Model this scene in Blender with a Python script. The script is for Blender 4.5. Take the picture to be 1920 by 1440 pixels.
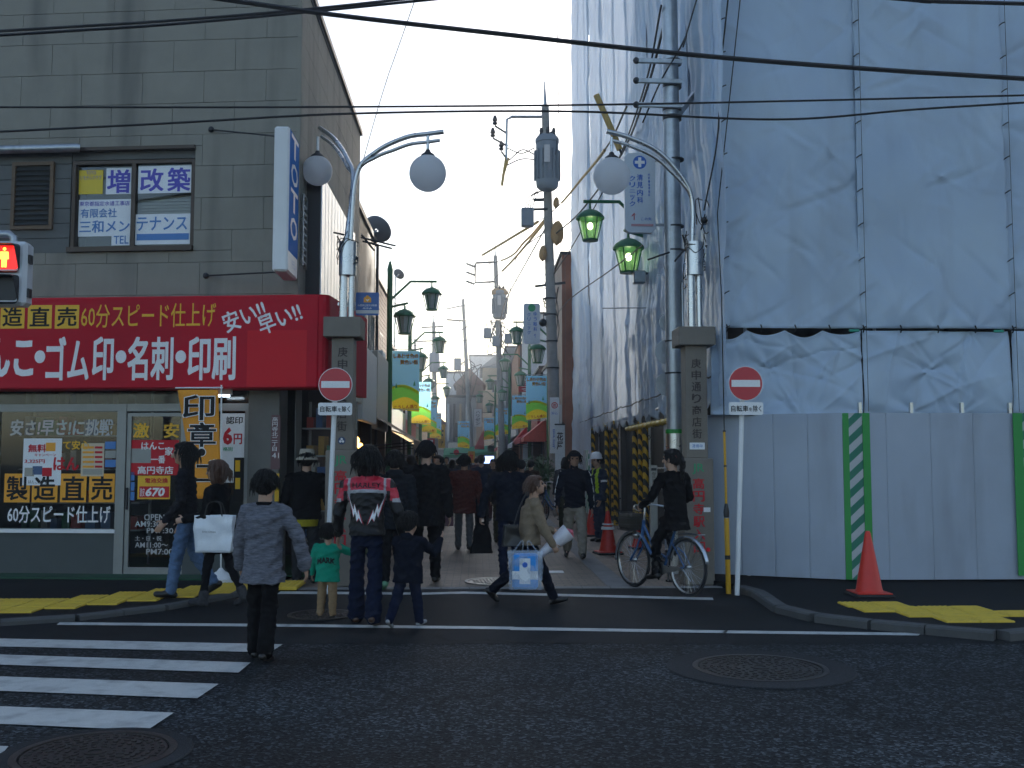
import bpy, bmesh, math, random
import numpy as np
from math import sin, cos, pi, radians as R, atan2, sqrt, atan, tan
from mathutils import Vector, Matrix, noise
from mathutils.bvhtree import BVHTree

sc = bpy.context.scene
for _o in list(bpy.data.objects): bpy.data.objects.remove(_o)
rnd = random.Random(7)

# ---------------------------------------------------------------- camera
F, CX, CY, HZ, VPX, CAMH = 1900.0, 960.0, 720.0, 860.0, 893.0, 1.65   # focal length and vanishing point in 1920-wide pixels
YAW, PITCH = atan((CX-VPX)/F), atan((HZ-CY)/F)
cam_d = bpy.data.cameras.new('camera'); cam = bpy.data.objects.new('camera', cam_d); sc.collection.objects.link(cam)
cam_d.sensor_width = 36; cam_d.lens = F/1920*36; cam_d.clip_end = 3000; cam_d.clip_start = .05
cam.location = (0, 0, CAMH); cam.rotation_euler = (pi/2+PITCH, 0, -YAW); sc.camera = cam
CROT = cam.rotation_euler.to_matrix()

# ---------------------------------------------------------------- sky, sun, exposure
SUN_EL, SUN_AZ = R(21), R(29)            # azimuth clockwise from +Y (down the alley), sun ahead and to the right
w = bpy.data.worlds.new('World'); sc.world = w; w.use_nodes = True
nt = w.node_tree; bg = nt.nodes['Background']
sky = nt.nodes.new('ShaderNodeTexSky'); sky.sky_type = 'NISHITA'; sky.sun_disc = False
sky.sun_elevation = SUN_EL; sky.sun_rotation = SUN_AZ; sky.dust_density = 1.9; sky.air_density = 1.0; sky.ozone_density = 1.0
nt.links.new(sky.outputs[0], bg.inputs[0]); bg.inputs[1].default_value = .13
sd = bpy.data.lights.new('sun', 'SUN'); sd.energy = 4.5; sd.angle = R(3); sd.color = (1, .93, .82)
sun = bpy.data.objects.new('sun', sd); sc.collection.objects.link(sun)
sv = Vector((sin(SUN_AZ)*cos(SUN_EL), cos(SUN_AZ)*cos(SUN_EL), sin(SUN_EL)))
sun.rotation_euler = sv.to_track_quat('Z', 'Y').to_euler(); sun.location = (0, 0, 40)
sc.view_settings.view_transform = 'Standard'; sc.view_settings.look = 'None'; sc.view_settings.gamma = 1
sc.view_settings.use_curve_mapping = False; sc.view_settings.exposure = 1.08
sc.render.engine = 'CYCLES'; sc.cycles.use_denoising = True; sc.cycles.max_bounces = 5; sc.cycles.diffuse_bounces = 3; sc.cycles.glossy_bounces = 3; sc.cycles.transparent_max_bounces = 8; sc.cycles.use_adaptive_sampling = True; sc.cycles.adaptive_threshold = .05
sc.cycles.caustics_reflective = False; sc.cycles.caustics_refractive = False; sc.cycles.sample_clamp_indirect = 6

# ---------------------------------------------------------------- placing helpers
def ray(px, py): return CROT @ Vector(((px-CX)/F, -(py-CY)/F, -1))
def at(px, py, Y):                       # the point at depth Y down the alley
    d = ray(px, py); t = Y/d.y; return Vector((0, 0, CAMH))+d*t
def gr(px, py, z=0.):                    # the point on level ground at height z
    d = ray(px, py); t = (z-CAMH)/d.z; return Vector((0, 0, CAMH))+d*t
class Frame:                             # a wall's own axes: x to the right along it, y into it, z up
    def __init__(s, o, th): s.o = Vector((o[0], o[1], 0)); s.th = th; s.u = Vector((cos(th), sin(th), 0)); s.v = Vector((-sin(th), cos(th), 0))
    def px(s, px, py, y=0.):
        d = ray(px, py); c = Vector((0, 0, CAMH)); p0 = s.o+s.v*y
        t = (p0-c).dot(s.v)/d.dot(s.v); p = c+d*t; return (p-s.o).dot(s.u), p.z
    def w(s, x, y, z): return s.o+s.u*x+s.v*y+Vector((0, 0, z))

# ---------------------------------------------------------------- objects
def tag(o, label=None, cat=None, group=None, kind=None):
    if label: o['label'] = label
    if cat: o['category'] = cat
    if group: o['group'] = group
    if kind: o['kind'] = kind
    return o
def link(o, parent=None):
    sc.collection.objects.link(o)
    if parent is not None: o.parent = parent
    return o
def thing(name, label, cat, loc=(0, 0, 0), rz=0., group=None, kind=None):
    o = bpy.data.objects.new(name, None); o.empty_display_size = .1; link(o); o.location = loc; o.rotation_euler = (0, 0, rz)
    return tag(o, label, cat, group, kind)
def copy_tree(o, parent=None):
    c = o.copy(); sc.collection.objects.link(c); c.parent = parent
    for ch in [x for x in o.children]: copy_tree(ch, c)
    return c
def ortho(d):
    d = Vector(d).normalized(); a = Vector((0, 0, 1)) if abs(d.z) < .9 else Vector((1, 0, 0))
    u = d.cross(a).normalized(); return u, u.cross(d).normalized(), d
class MB:
    def __init__(s): s.v = []; s.f = []; s.m = []
    def add(s, vs, fs, m=0):
        b = len(s.v); s.v += [tuple(p) for p in vs]; s.f += [tuple(i+b for i in f) for f in fs]; s.m += [m]*len(fs); return s
    def box(s, x0, x1, y0, y1, z0, z1, m=0):
        return s.add([(x0,y0,z0),(x1,y0,z0),(x1,y1,z0),(x0,y1,z0),(x0,y0,z1),(x1,y0,z1),(x1,y1,z1),(x0,y1,z1)],
                     [(0,3,2,1),(4,5,6,7),(0,1,5,4),(1,2,6,5),(2,3,7,6),(3,0,4,7)], m)
    def bbox(s, x0, x1, y0, y1, z0, z1, b=.01, m=0):        # box with chamfered edges
        vs = []
        for (sx, xa) in ((1, x0), (-1, x1)):
            for (sy, ya) in ((1, y0), (-1, y1)):
                for (sz, za) in ((1, z0), (-1, z1)):
                    vs += [(xa, ya+sy*b, za+sz*b), (xa+sx*b, ya, za+sz*b), (xa+sx*b, ya+sy*b, za)]
        bm = bmesh.new(); [bm.verts.new(v) for v in vs]; r = bmesh.ops.convex_hull(bm, input=bm.verts); bm.verts.index_update()
        s.add([v.co[:] for v in bm.verts], [[v.index for v in f.verts] for f in bm.faces], m); bm.free(); return s
    def bar(s, p0, p1, wd, ht, m=0, up=None):
        p0 = Vector(p0); p1 = Vector(p1); d = (p1-p0).normalized()
        if up is not None: u = d.cross(Vector(up)).normalized(); v = u.cross(d)
        else: u, v, d = ortho(d)
        c = [(-1,-1),(1,-1),(1,1),(-1,1)]
        vs = [p+u*(a*wd/2)+v*(b*ht/2) for p in (p0, p1) for a, b in c]
        return s.add(vs, [(0,1,2,3),(7,6,5,4),(0,4,5,1),(1,5,6,2),(2,6,7,3),(3,7,4,0)], m)
    def tube(s, pts, r, n=10, m=0, cap=True):
        pts = [Vector(p) for p in pts]; k = len(pts); rr = r if isinstance(r, (list, tuple)) else [r]*k
        vs = []; fs = []; pu = None
        for i, p in enumerate(pts):
            d = (pts[min(i+1, k-1)]-pts[max(i-1, 0)])
            if d.length < 1e-9: d = Vector((0, 0, 1))
            d.normalize()
            if pu is None: u, v, _ = ortho(d)
            else:
                u = pu-d*pu.dot(d)
                if u.length < 1e-6: u, v, _ = ortho(d)
                u.normalize(); v = u.cross(d).normalized()
            pu = u
            vs += [p+(u*cos(2*pi*j/n)+v*sin(2*pi*j/n))*rr[i] for j in range(n)]
        for i in range(k-1):
            for j in range(n): a = i*n+j; b = i*n+(j+1) % n; fs.append((a, a+n, b+n, b))
        if cap: fs.append(tuple(range(n))); fs.append(tuple(range((k-1)*n, k*n))[::-1])
        return s.add(vs, fs, m)
    def lathe(s, prof, n=20, c=(0, 0, 0), m=0, axis=(0, 0, 1), ph=0., cap=True):
        u, v, d = ortho(axis); c = Vector(c); vs = []; fs = []; k = len(prof)
        for r, z in prof: vs += [c+d*z+(u*cos(2*pi*j/n+ph)+v*sin(2*pi*j/n+ph))*r for j in range(n)]
        for i in range(k-1):
            for j in range(n): a = i*n+j; b = i*n+(j+1) % n; fs.append((a, a+n, b+n, b))
        if cap: fs.append(tuple(range(n))); fs.append(tuple(range((k-1)*n, k*n))[::-1])
        return s.add(vs, fs, m)
    def ball(s, c, r, n=16, k=10, m=0, sc_=(1, 1, 1)):
        prof = [(r*sin(pi*(i+.02)/(k+.04)), -r*cos(pi*(i+.02)/(k+.04))) for i in range(k+1)]
        b = len(s.v); s.lathe(prof, n, (0, 0, 0), m)
        s.v[b:] = [(c[0]+x*sc_[0], c[1]+y*sc_[1], c[2]+z*sc_[2]) for x, y, z in s.v[b:]]; return s
    def prism(s, poly, t0, t1, o=(0, 0, 0), u=(1, 0, 0), v=(0, 0, 1), m=0):   # outline in the plane (u, v), thick along u x v
        u = Vector(u); v = Vector(v); nrm = u.cross(v); o = Vector(o); n = len(poly)
        vs = [o+u*a+v*b+nrm*t0 for a, b in poly]+[o+u*a+v*b+nrm*t1 for a, b in poly]
        return s.add(vs, [tuple(range(n))[::-1], tuple(range(n, 2*n))]+[(i, (i+1) % n, n+(i+1) % n, n+i) for i in range(n)], m)
    def grid(s, fn, nu, nv, m=0):
        vs = [fn(i/nu, j/nv) for j in range(nv+1) for i in range(nu+1)]
        return s.add(vs, [(j*(nu+1)+i, j*(nu+1)+i+1, (j+1)*(nu+1)+i+1, (j+1)*(nu+1)+i) for j in range(nv) for i in range(nu)], m)
    def mesh(s, name, mats, smooth=False):
        me = bpy.data.meshes.new(name); me.from_pydata(s.v, [], s.f)
        for mt in (mats if isinstance(mats, (list, tuple)) else [mats]): me.materials.append(mt)
        if any(s.m): me.polygons.foreach_set('material_index', s.m)
        if smooth:
            me.polygons.foreach_set('use_smooth', [True]*len(me.polygons))
            try: me.set_sharp_from_angle(angle=R(smooth if smooth is not True else 42))
            except Exception: pass
        me.update(); return me
    def build(s, name, mats, parent=None, smooth=False, loc=None, rot=None, normals=True):
        me = s.mesh(name, mats, smooth)
        if normals:
            bm = bmesh.new(); bm.from_mesh(me); bmesh.ops.recalc_face_normals(bm, faces=bm.faces); bm.to_mesh(me); bm.free()
        o = bpy.data.objects.new(name, me); link(o, parent)
        if loc is not None: o.location = loc
        if rot is not None: o.rotation_euler = rot
        return o
def circ(r, n=32, a=1., b=1., ph=0.): return [(r*a*cos(2*pi*i/n+ph), r*b*sin(2*pi*i/n+ph)) for i in range(n)]
def rrect(w_, h_, r, k=5):
    out = []
    for cx_, cy_, a0 in ((w_/2-r, h_/2-r, 0), (-w_/2+r, h_/2-r, pi/2), (-w_/2+r, -h_/2+r, pi), (w_/2-r, -h_/2+r, 3*pi/2)):
        out += [(cx_+r*cos(a0+pi/2*i/k), cy_+r*sin(a0+pi/2*i/k)) for i in range(k+1)]
    return out

# ---------------------------------------------------------------- materials
def M(name, col, rough=.6, metal=0., var=.0, vs=6., bump=0., bs=60., spec=.5, emit=None, es=1., dirt=None, coat=0., stretch=(1, 1, 1), hue=None):
    m = bpy.data.materials.new(name); m.use_nodes = True; t = m.node_tree; p = t.nodes['Principled BSDF']
    p.inputs['Roughness'].default_value = rough; p.inputs['Metallic'].default_value = metal; p.inputs['Specular IOR Level'].default_value = spec
    p.inputs['Coat Weight'].default_value = coat
    c = (*col, 1); p.inputs['Base Color'].default_value = c
    if emit: p.inputs['Emission Color'].default_value = (*emit, 1); p.inputs['Emission Strength'].default_value = es
    if var or bump or dirt:
        tc = t.nodes.new('ShaderNodeTexCoord'); mp = t.nodes.new('ShaderNodeMapping'); mp.inputs['Scale'].default_value = stretch
        t.links.new(tc.outputs['Object'], mp.inputs[0])
    last = None
    if var:
        n = t.nodes.new('ShaderNodeTexNoise'); n.inputs['Scale'].default_value = vs; n.inputs['Detail'].default_value = 5; n.inputs['Roughness'].default_value = .65
        t.links.new(mp.outputs[0], n.inputs[0]); r = t.nodes.new('ShaderNodeValToRGB'); e = r.color_ramp.elements
        c2 = hue or col
        e[0].position = .3; e[1].position = .7; e[0].color = (*[max(0, x*(1-var)) for x in c2], 1); e[1].color = (*[min(1, x*(1+var*.7)) for x in col], 1)
        t.links.new(n.outputs[0], r.inputs[0]); last = r.outputs[0]
        rr = t.nodes.new('ShaderNodeMapRange'); rr.inputs[3].default_value = max(.02, rough-.08); rr.inputs[4].default_value = min(1, rough+.1)
        t.links.new(n.outputs[0], rr.inputs[0]); t.links.new(rr.outputs[0], p.inputs['Roughness'])
    if dirt:                                # streaky weathering: colour, amount, stretched noise
        n2 = t.nodes.new('ShaderNodeTexNoise'); mp2 = t.nodes.new('ShaderNodeMapping'); mp2.inputs['Scale'].default_value = dirt[2]
        t.links.new(tc.outputs['Object'], mp2.inputs[0]); t.links.new(mp2.outputs[0], n2.inputs[0]); n2.inputs['Scale'].default_value = 1; n2.inputs['Detail'].default_value = 7
        r2 = t.nodes.new('ShaderNodeMapRange'); r2.inputs[1].default_value = .5; r2.inputs[2].default_value = .78; r2.inputs[4].default_value = dirt[1]
        mx = t.nodes.new('ShaderNodeMix'); mx.data_type = 'RGBA'; t.links.new(n2.outputs[0], r2.inputs[0]); t.links.new(r2.outputs[0], mx.inputs[0])
        if last: t.links.new(last, mx.inputs[6])
        else: mx.inputs[6].default_value = c
        mx.inputs[7].default_value = (*dirt[0], 1); last = mx.outputs[2]
    if last: t.links.new(last, p.inputs['Base Color'])
    if bump:
        n = t.nodes.new('ShaderNodeTexNoise'); n.inputs['Scale'].default_value = bs; n.inputs['Detail'].default_value = 6
        t.links.new(mp.outputs[0], n.inputs[0]); b = t.nodes.new('ShaderNodeBump'); b.inputs['Strength'].default_value = bump; b.inputs['Distance'].default_value = .01
        t.links.new(n.outputs[0], b.inputs['Height']); t.links.new(b.outputs[0], p.inputs['Normal'])
    return m
def srgb(r, g, b): return tuple(((c/255)/12.92 if c/255 <= .04045 else ((c/255+.055)/1.055)**2.4) for c in (r, g, b))
def glass_mat(name, tint=(.8, .85, .85), alpha=.25, rough=.03):
    m = bpy.data.materials.new(name); m.use_nodes = True; t = m.node_tree; o = t.nodes['Material Output']; p = t.nodes['Principled BSDF']
    p.inputs['Base Color'].default_value = (.02, .025, .03, 1); p.inputs['Roughness'].default_value = rough
    tr = t.nodes.new('ShaderNodeBsdfTransparent'); tr.inputs[0].default_value = (*tint, 1)
    gl = t.nodes.new('ShaderNodeBsdfGlossy'); gl.inputs['Roughness'].default_value = rough
    fr = t.nodes.new('ShaderNodeFresnel'); fr.inputs[0].default_value = 1.5
    mx = t.nodes.new('ShaderNodeMixShader'); t.links.new(fr.outputs[0], mx.inputs[0]); t.links.new(tr.outputs[0], mx.inputs[1]); t.links.new(gl.outputs[0], mx.inputs[2])
    t.links.new(mx.outputs[0], o.inputs[0]); return m

PAL = {}
def pm(key, col=None, rough=.55, **k):
    if key not in PAL: PAL[key] = M(key, col, rough, **k)
    return PAL[key]
pm('white_paint', (.76, .77, .77), .45, var=.06, vs=3); pm('black_paint', (.012, .012, .014), .45); pm('red_print', (.55, .018, .03), .55, spec=.2)
pm('white_print', (.8, .8, .8), .5); pm('black_print', (.012, .012, .014), .6, spec=.2); pm('yellow_print', (.8, .45, .012), .5); pm('orange_print', (.85, .36, .015), .5)
pm('blue_print', (.02, .12, .5), .5); pm('green_print', (.02, .3, .12), .5); pm('steel', (.55, .56, .57), .28, metal=1, var=.12, vs=9)
pm('galvanised', (.42, .45, .48), .42, metal=.85, var=.2, vs=7, dirt=((.2, .2, .19), .5, (9, 9, .8)))
pm('concrete_pole', (.30, .29, .27), .85, var=.15, vs=5, bump=.3); pm('cable', (.012, .012, .013), .6); pm('dark_metal', (.03, .032, .035), .5, metal=.3)
pm('green_paint', (.025, .15, .06), .42, var=.15, vs=8, dirt=((.05, .07, .04), .5, (12, 12, 3))); pm('dark_void', (.012, .012, .013), .9)

# ---------------------------------------------------------------- lettering
_txt = {}
bench = bpy.data.scenes.new('workbench')             # empty side scene in which curves and modifiers are evaluated
def baked(o):
    bench.collection.objects.link(o); vl = bench.view_layers[0]; vl.update(); dg = vl.depsgraph
    me = bpy.data.meshes.new_from_object(o.evaluated_get(dg)); bench.collection.objects.unlink(o); return me
def glyphs(s, bold=0., line=1., align='CENTER'):
    k = (s, bold, line, align)
    if k in _txt: return _txt[k]
    cu = bpy.data.curves.new('t', 'FONT'); cu.body = s; cu.size = 1; cu.resolution_u = 2; heavy = bold if any(ord(c) > 0x2fff for c in s) else 0; cu.offset = min(bold, .005) if heavy else bold; cu.space_line = line; cu.align_x = align
    o = bpy.data.objects.new('t', cu); me = baked(o); n = len(me.vertices); co = np.empty(n*3); me.vertices.foreach_get('co', co); co = co.reshape(-1, 3)[:, :2]
    fs = [tuple(p.vertices) for p in me.polygons]
    bpy.data.objects.remove(o); bpy.data.curves.remove(cu); bpy.data.meshes.remove(me)
    lay = np.zeros(len(co))
    if heavy > .01:                          # dense characters: thickened by shifted layers, so that their strokes do not close up
        d = heavy*.75; n = len(co); sh = [(0, 0), (d, d*.6), (-d, -d*.6), (d, -d*.6), (-d, d*.6)]
        lay = np.repeat(np.arange(5), n).astype(float); f0 = fs; fs = [tuple(i+n*q for i in f) for q in range(5) for f in f0]; co = np.concatenate([co+np.array(a) for a in sh])
    _txt[k] = (co, fs, lay); return _txt[k]
def text(parent, s, c, w_, h_, mat, right=(1, 0, 0), up=(0, 0, 1), bold=0., line=1., shear=0., name='lettering', rot=0., align='CENTER', vert=False):
    """print s into the rectangle w_ x h_ centred on c in the plane (right, up)"""
    if vert: s = '\n'.join(s)
    co, fs, lay = glyphs(s, bold, line, align)
    if len(co) == 0: return None
    lo = co.min(0); hi = co.max(0); q = (co-(lo+hi)/2)/np.maximum(hi-lo, 1e-6); q = q*np.array([w_, h_]); q[:, 0] += q[:, 1]*shear
    if rot: q = np.stack([q[:, 0]*cos(rot)-q[:, 1]*sin(rot), q[:, 0]*sin(rot)+q[:, 1]*cos(rot)], 1)
    P = np.array(c)[None]+q[:, :1]*np.array(right)[None]+q[:, 1:]*np.array(up)[None]
    P = P+lay[:, None]*.0003*np.array(Vector(right).cross(Vector(up)))[None]
    me = bpy.data.meshes.new(name); me.from_pydata(P.tolist(), [], fs); me.materials.append(mat); me.update()
    o = bpy.data.objects.new(name, me); link(o, parent); return o

# ================================================================ ground
def asphalt(name, lo, hi, sc1, bump, light=.0):
    m = bpy.data.materials.new(name); m.use_nodes = True; t = m.node_tree; p = t.nodes['Principled BSDF']
    tc = t.nodes.new('ShaderNodeTexCoord'); v = t.nodes.new('ShaderNodeTexVoronoi'); v.inputs['Scale'].default_value = sc1
    n = t.nodes.new('ShaderNodeTexNoise'); n.inputs['Scale'].default_value = .55; n.inputs['Detail'].default_value = 6
    n3 = t.nodes.new('ShaderNodeTexNoise'); n3.inputs['Scale'].default_value = sc1*1.7; n3.inputs['Detail'].default_value = 3
    for x in (v, n, n3): t.links.new(tc.outputs['Object'], x.inputs['Vector'])
    r = t.nodes.new('ShaderNodeValToRGB'); e = r.color_ramp.elements; e[0].position = .12; e[1].position = .95
    e[0].color = (*lo, 1); e[1].color = (*hi, 1); e2 = e.new(.74); e2.color = (*[(a*3+b)/4 for a, b in zip(lo, hi)], 1)
    sp = t.nodes.new('ShaderNodeSeparateColor'); t.links.new(v.outputs['Color'], sp.inputs[0]); t.links.new(sp.outputs[0], r.inputs[0])
    mr = t.nodes.new('ShaderNodeMapRange'); mr.inputs[1].default_value = .3; mr.inputs[2].default_value = .7; mr.inputs[3].default_value = .72; mr.inputs[4].default_value = 1.22
    t.links.new(n.outputs[0], mr.inputs[0]); mx = t.nodes.new('ShaderNodeMix'); mx.data_type = 'RGBA'; mx.blend_type = 'MULTIPLY'; mx.inputs[0].default_value = 1
    t.links.new(r.outputs[0], mx.inputs[6]); t.links.new(mr.outputs[0], mx.inputs[7]); t.links.new(mx.outputs[2], p.inputs['Base Color'])
    ad = t.nodes.new('ShaderNodeMath'); ad.operation = 'ADD'; t.links.new(v.outputs['Distance'], ad.inputs[0]); t.links.new(n3.outputs[0], ad.inputs[1])
    b = t.nodes.new('ShaderNodeBump'); b.inputs['Strength'].default_value = bump; b.inputs['Distance'].default_value = .006
    t.links.new(ad.outputs[0], b.inputs['Height']); t.links.new(b.outputs[0], p.inputs['Normal'])
    p.inputs['Roughness'].default_value = .78; p.inputs['Specular IOR Level'].default_value = .15
    if light:                               # cracks, old patches and oily wheel tracks
        def mul(src, tex, a, b, lo_, hi_):
            q = t.nodes.new('ShaderNodeMapRange'); q.inputs[1].default_value = a; q.inputs[2].default_value = b; q.inputs[3].default_value = lo_; q.inputs[4].default_value = hi_; t.links.new(tex, q.inputs[0])
            k = t.nodes.new('ShaderNodeMix'); k.data_type = 'RGBA'; k.blend_type = 'MULTIPLY'; k.inputs[0].default_value = 1; t.links.new(src, k.inputs[6]); t.links.new(q.outputs[0], k.inputs[7]); return k.outputs[2]
        ds = t.nodes.new('ShaderNodeTexNoise'); ds.inputs['Scale'].default_value = 2.2; ds.inputs['Detail'].default_value = 4; t.links.new(tc.outputs['Object'], ds.inputs['Vector'])
        ad2 = t.nodes.new('ShaderNodeVectorMath'); ad2.operation = 'MULTIPLY_ADD'; ad2.inputs[1].default_value = (.5, .5, .5); t.links.new(ds.outputs['Color'], ad2.inputs[0]); t.links.new(tc.outputs['Object'], ad2.inputs[2])
        cr = t.nodes.new('ShaderNodeTexVoronoi'); cr.feature = 'DISTANCE_TO_EDGE'; cr.inputs['Scale'].default_value = .42; t.links.new(ad2.outputs[0], cr.inputs['Vector'])
        o1 = mul(mx.outputs[2], cr.outputs['Distance'], .0, .012, .35, 1.)
        mp = t.nodes.new('ShaderNodeMapping'); mp.inputs['Scale'].default_value = (.25, .9, 1); t.links.new(tc.outputs['Object'], mp.inputs[0]); st = t.nodes.new('ShaderNodeTexNoise'); st.inputs['Scale'].default_value = 1.1; st.inputs['Detail'].default_value = 5; t.links.new(mp.outputs[0], st.inputs['Vector'])
        o2 = mul(o1, st.outputs[0], .32, .68, .6, 1.3); t.links.new(o2, p.inputs['Base Color'])
        rr = t.nodes.new('ShaderNodeMapRange'); rr.inputs[3].default_value = .62; rr.inputs[4].default_value = .85; t.links.new(st.outputs[0], rr.inputs[0]); t.links.new(rr.outputs[0], p.inputs['Roughness'])
    return m
A_COARSE = asphalt('coarse_asphalt', (.003, .0044, .0052), (.082, .098, .108), 52, .9, True)
A_FINE = asphalt('fine_asphalt', (.009, .0105, .0118), (.024, .0265, .029), 130, .35, True)
A_WALK = asphalt('pavement_asphalt', (.007, .0075, .009), (.02, .0205, .022), 120, .4)
ROADPAINT = M('worn_road_paint', (.52, .53, .5), .6, var=.1, vs=14, bump=.4, bs=90, dirt=((.1, .1, .1), .6, (5, 5, 5)))
KERB = M('kerb_concrete', (.075, .076, .075), .85, var=.22, vs=5, bump=.4, bs=50, dirt=((.07, .07, .065), .7, (5, 5, 5)))
CONC = M('gutter_concrete', (.22, .21, .2), .8, var=.2, vs=4, bump=.3)

def poly_obj(name, pts, mat, parent=None, thick=0.):
    mb = MB(); n = len(pts); z = Vector((0, 0, 1))
    pts = [Vector(p) for p in pts]
    if thick: mb.add([p for p in pts]+[p-z*thick for p in pts], [tuple(range(n)), tuple(range(n, 2*n))[::-1]]+[(i, n+i, n+(i+1) % n, (i+1) % n) for i in range(n)])
    else: mb.add(pts, [tuple(range(n))])
    return mb.build(name, mat, parent)
ground = MB().add([(-600, -200, 0), (600, -200, 0), (600, 1500, 0), (-600, 1500, 0)], [(0, 1, 2, 3)]).build('road', A_COARSE)
tag(ground, 'dark coarse asphalt of the cross street in the foreground', 'road', kind='structure')
ap = [gr(520, 1207, .004), gr(1960, 1207, .004), Vector((9, 13.6, .004)), Vector((-9, 13.6, .004)), gr(-100, 1200, .004)]
apron = poly_obj('road_apron', ap, A_FINE); tag(apron, 'smoother darker asphalt strip across the mouth of the shopping alley', 'road', kind='structure')
def mark(name, pix, z=.009):
    o = poly_obj(name, [gr(x, y, z) for x, y in pix], ROADPAINT, ground); return o
for a, b in (((112, 1166.5, 1171.5), (540, 1170, 1175)), ((540, 1170, 1175), (958, 1175, 1180)), ((962, 1175.5, 1181), (1360, 1182, 1187)), ((1360, 1182, 1187), (1722, 1186.5, 1191.5))):
    mark('edge_line', [(a[0]-6, a[2]), (b[0], b[2]), (b[0]+6, b[1]), (a[0], a[1])])
mark('stop_line', [(520, 1113.5), (790, 1115), (790, 1111), (526, 1108.5)]); mark('stop_line', [(790, 1115), (870, 1113), (870, 1109), (790, 1111)])
mark('stop_line', [(870, 1113), (1338, 1125), (1336, 1120.5), (870, 1109)])
for tl, bl, tr, br in ((1197, 1212, (530, 1208), (506, 1223)), (1227, 1246, (470, 1242), (447, 1261)), (1268, 1295, (410, 1282), (370, 1309)), (1324, 1357, (326, 1336), (276, 1369))):
    s1 = (tr[1]-tl)/tr[0]; s2 = (br[1]-bl)/br[0]
    mark('crosswalk_stripe', [(-420, bl-420*s2), (br[0], br[1]), (tr[0], tr[1]), (-420, tl-420*s1)])
mark('crosswalk_stripe', [(-420, 1425), (-18, 1438), (16, 1399), (-420, 1384)])

# alley paving: small brown setts, a concrete gutter line along it
def brick_mat(name, c1, c2, mo, sc_, bw=.21, bh=.105, bump=.5):
    m = bpy.data.materials.new(name); m.use_nodes = True; t = m.node_tree; p = t.nodes['Principled BSDF']
    tc = t.nodes.new('ShaderNodeTexCoord'); br = t.nodes.new('ShaderNodeTexBrick'); t.links.new(tc.outputs['Object'], br.inputs[0])
    br.inputs['Scale'].default_value = 1; br.inputs['Brick Width'].default_value = bw; br.inputs['Row Height'].default_value = bh; br.inputs['Mortar Size'].default_value = .006
    br.inputs['Color1'].default_value = (*c1, 1); br.inputs['Color2'].default_value = (*c2, 1); br.inputs['Mortar'].default_value = (*mo, 1)
    n = t.nodes.new('ShaderNodeTexNoise'); n.inputs['Scale'].default_value = 1.1; n.inputs['Detail'].default_value = 7; t.links.new(tc.outputs['Object'], n.inputs[0])
    mr = t.nodes.new('ShaderNodeMapRange'); mr.inputs[1].default_value = .3; mr.inputs[2].default_value = .7; mr.inputs[3].default_value = .6; mr.inputs[4].default_value = 1.2; t.links.new(n.outputs[0], mr.inputs[0])
    mx = t.nodes.new('ShaderNodeMix'); mx.data_type = 'RGBA'; mx.blend_type = 'MULTIPLY'; mx.inputs[0].default_value = 1
    t.links.new(br.outputs[0], mx.inputs[6]); t.links.new(mr.outputs[0], mx.inputs[7]); t.links.new(mx.outputs[2], p.inputs['Base Color'])
    b = t.nodes.new('ShaderNodeBump'); b.inputs['Strength'].default_value = bump; b.inputs['Distance'].default_value = .01; b.invert = True
    t.links.new(br.outputs['Fac'], b.inputs['Height']); t.links.new(b.outputs[0], p.inputs['Normal']); p.inputs['Roughness'].default_value = .62
    return m
SETT = brick_mat('brown_setts', (.27, .2, .14), (.2, .145, .105), (.06, .055, .05), 1)
yA = gr(893, 1102).y
alley = MB()
for i in range(14): alley.add([(-3.2, yA+i*9, .008), (3.6, yA+i*9, .008), (3.6, yA+(i+1)*9, .008), (-3.2, yA+(i+1)*9, .008)], [(0, 1, 2, 3)])
alley = alley.build('alley_paving', SETT); tag(alley, 'brown brick-paved shopping alley running away between the shops', 'alley', kind='structure')
gx = gr(1158, 1098).x
for i in range(40):
    y0 = yA+.02+i*.9
    MB().bbox(gx-.15, gx+.15, y0, y0+.892, .0, .013, .004).build('gutter_slab', CONC, alley)
    if i < 24: MB().bbox(-1.95, -1.7, y0, y0+.892, .0, .013, .004).build('gutter_slab', CONC, alley)
for i in range(16): MB().bbox(-2.6+i*.36, -2.6+i*.36+.352, yA-.16, yA-.004, .0, .014, .004).build('threshold_slab', CONC, alley)
for px, py in ((1040, 1072), (1000, 1075), (815, 1033)):
    p = gr(px, py, .014); MB().bbox(p.x-.13, p.x+.13, p.y-.12, p.y+.12, .008, .018, .004).build('drain_plate', pm('white_paint'), alley)

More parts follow.
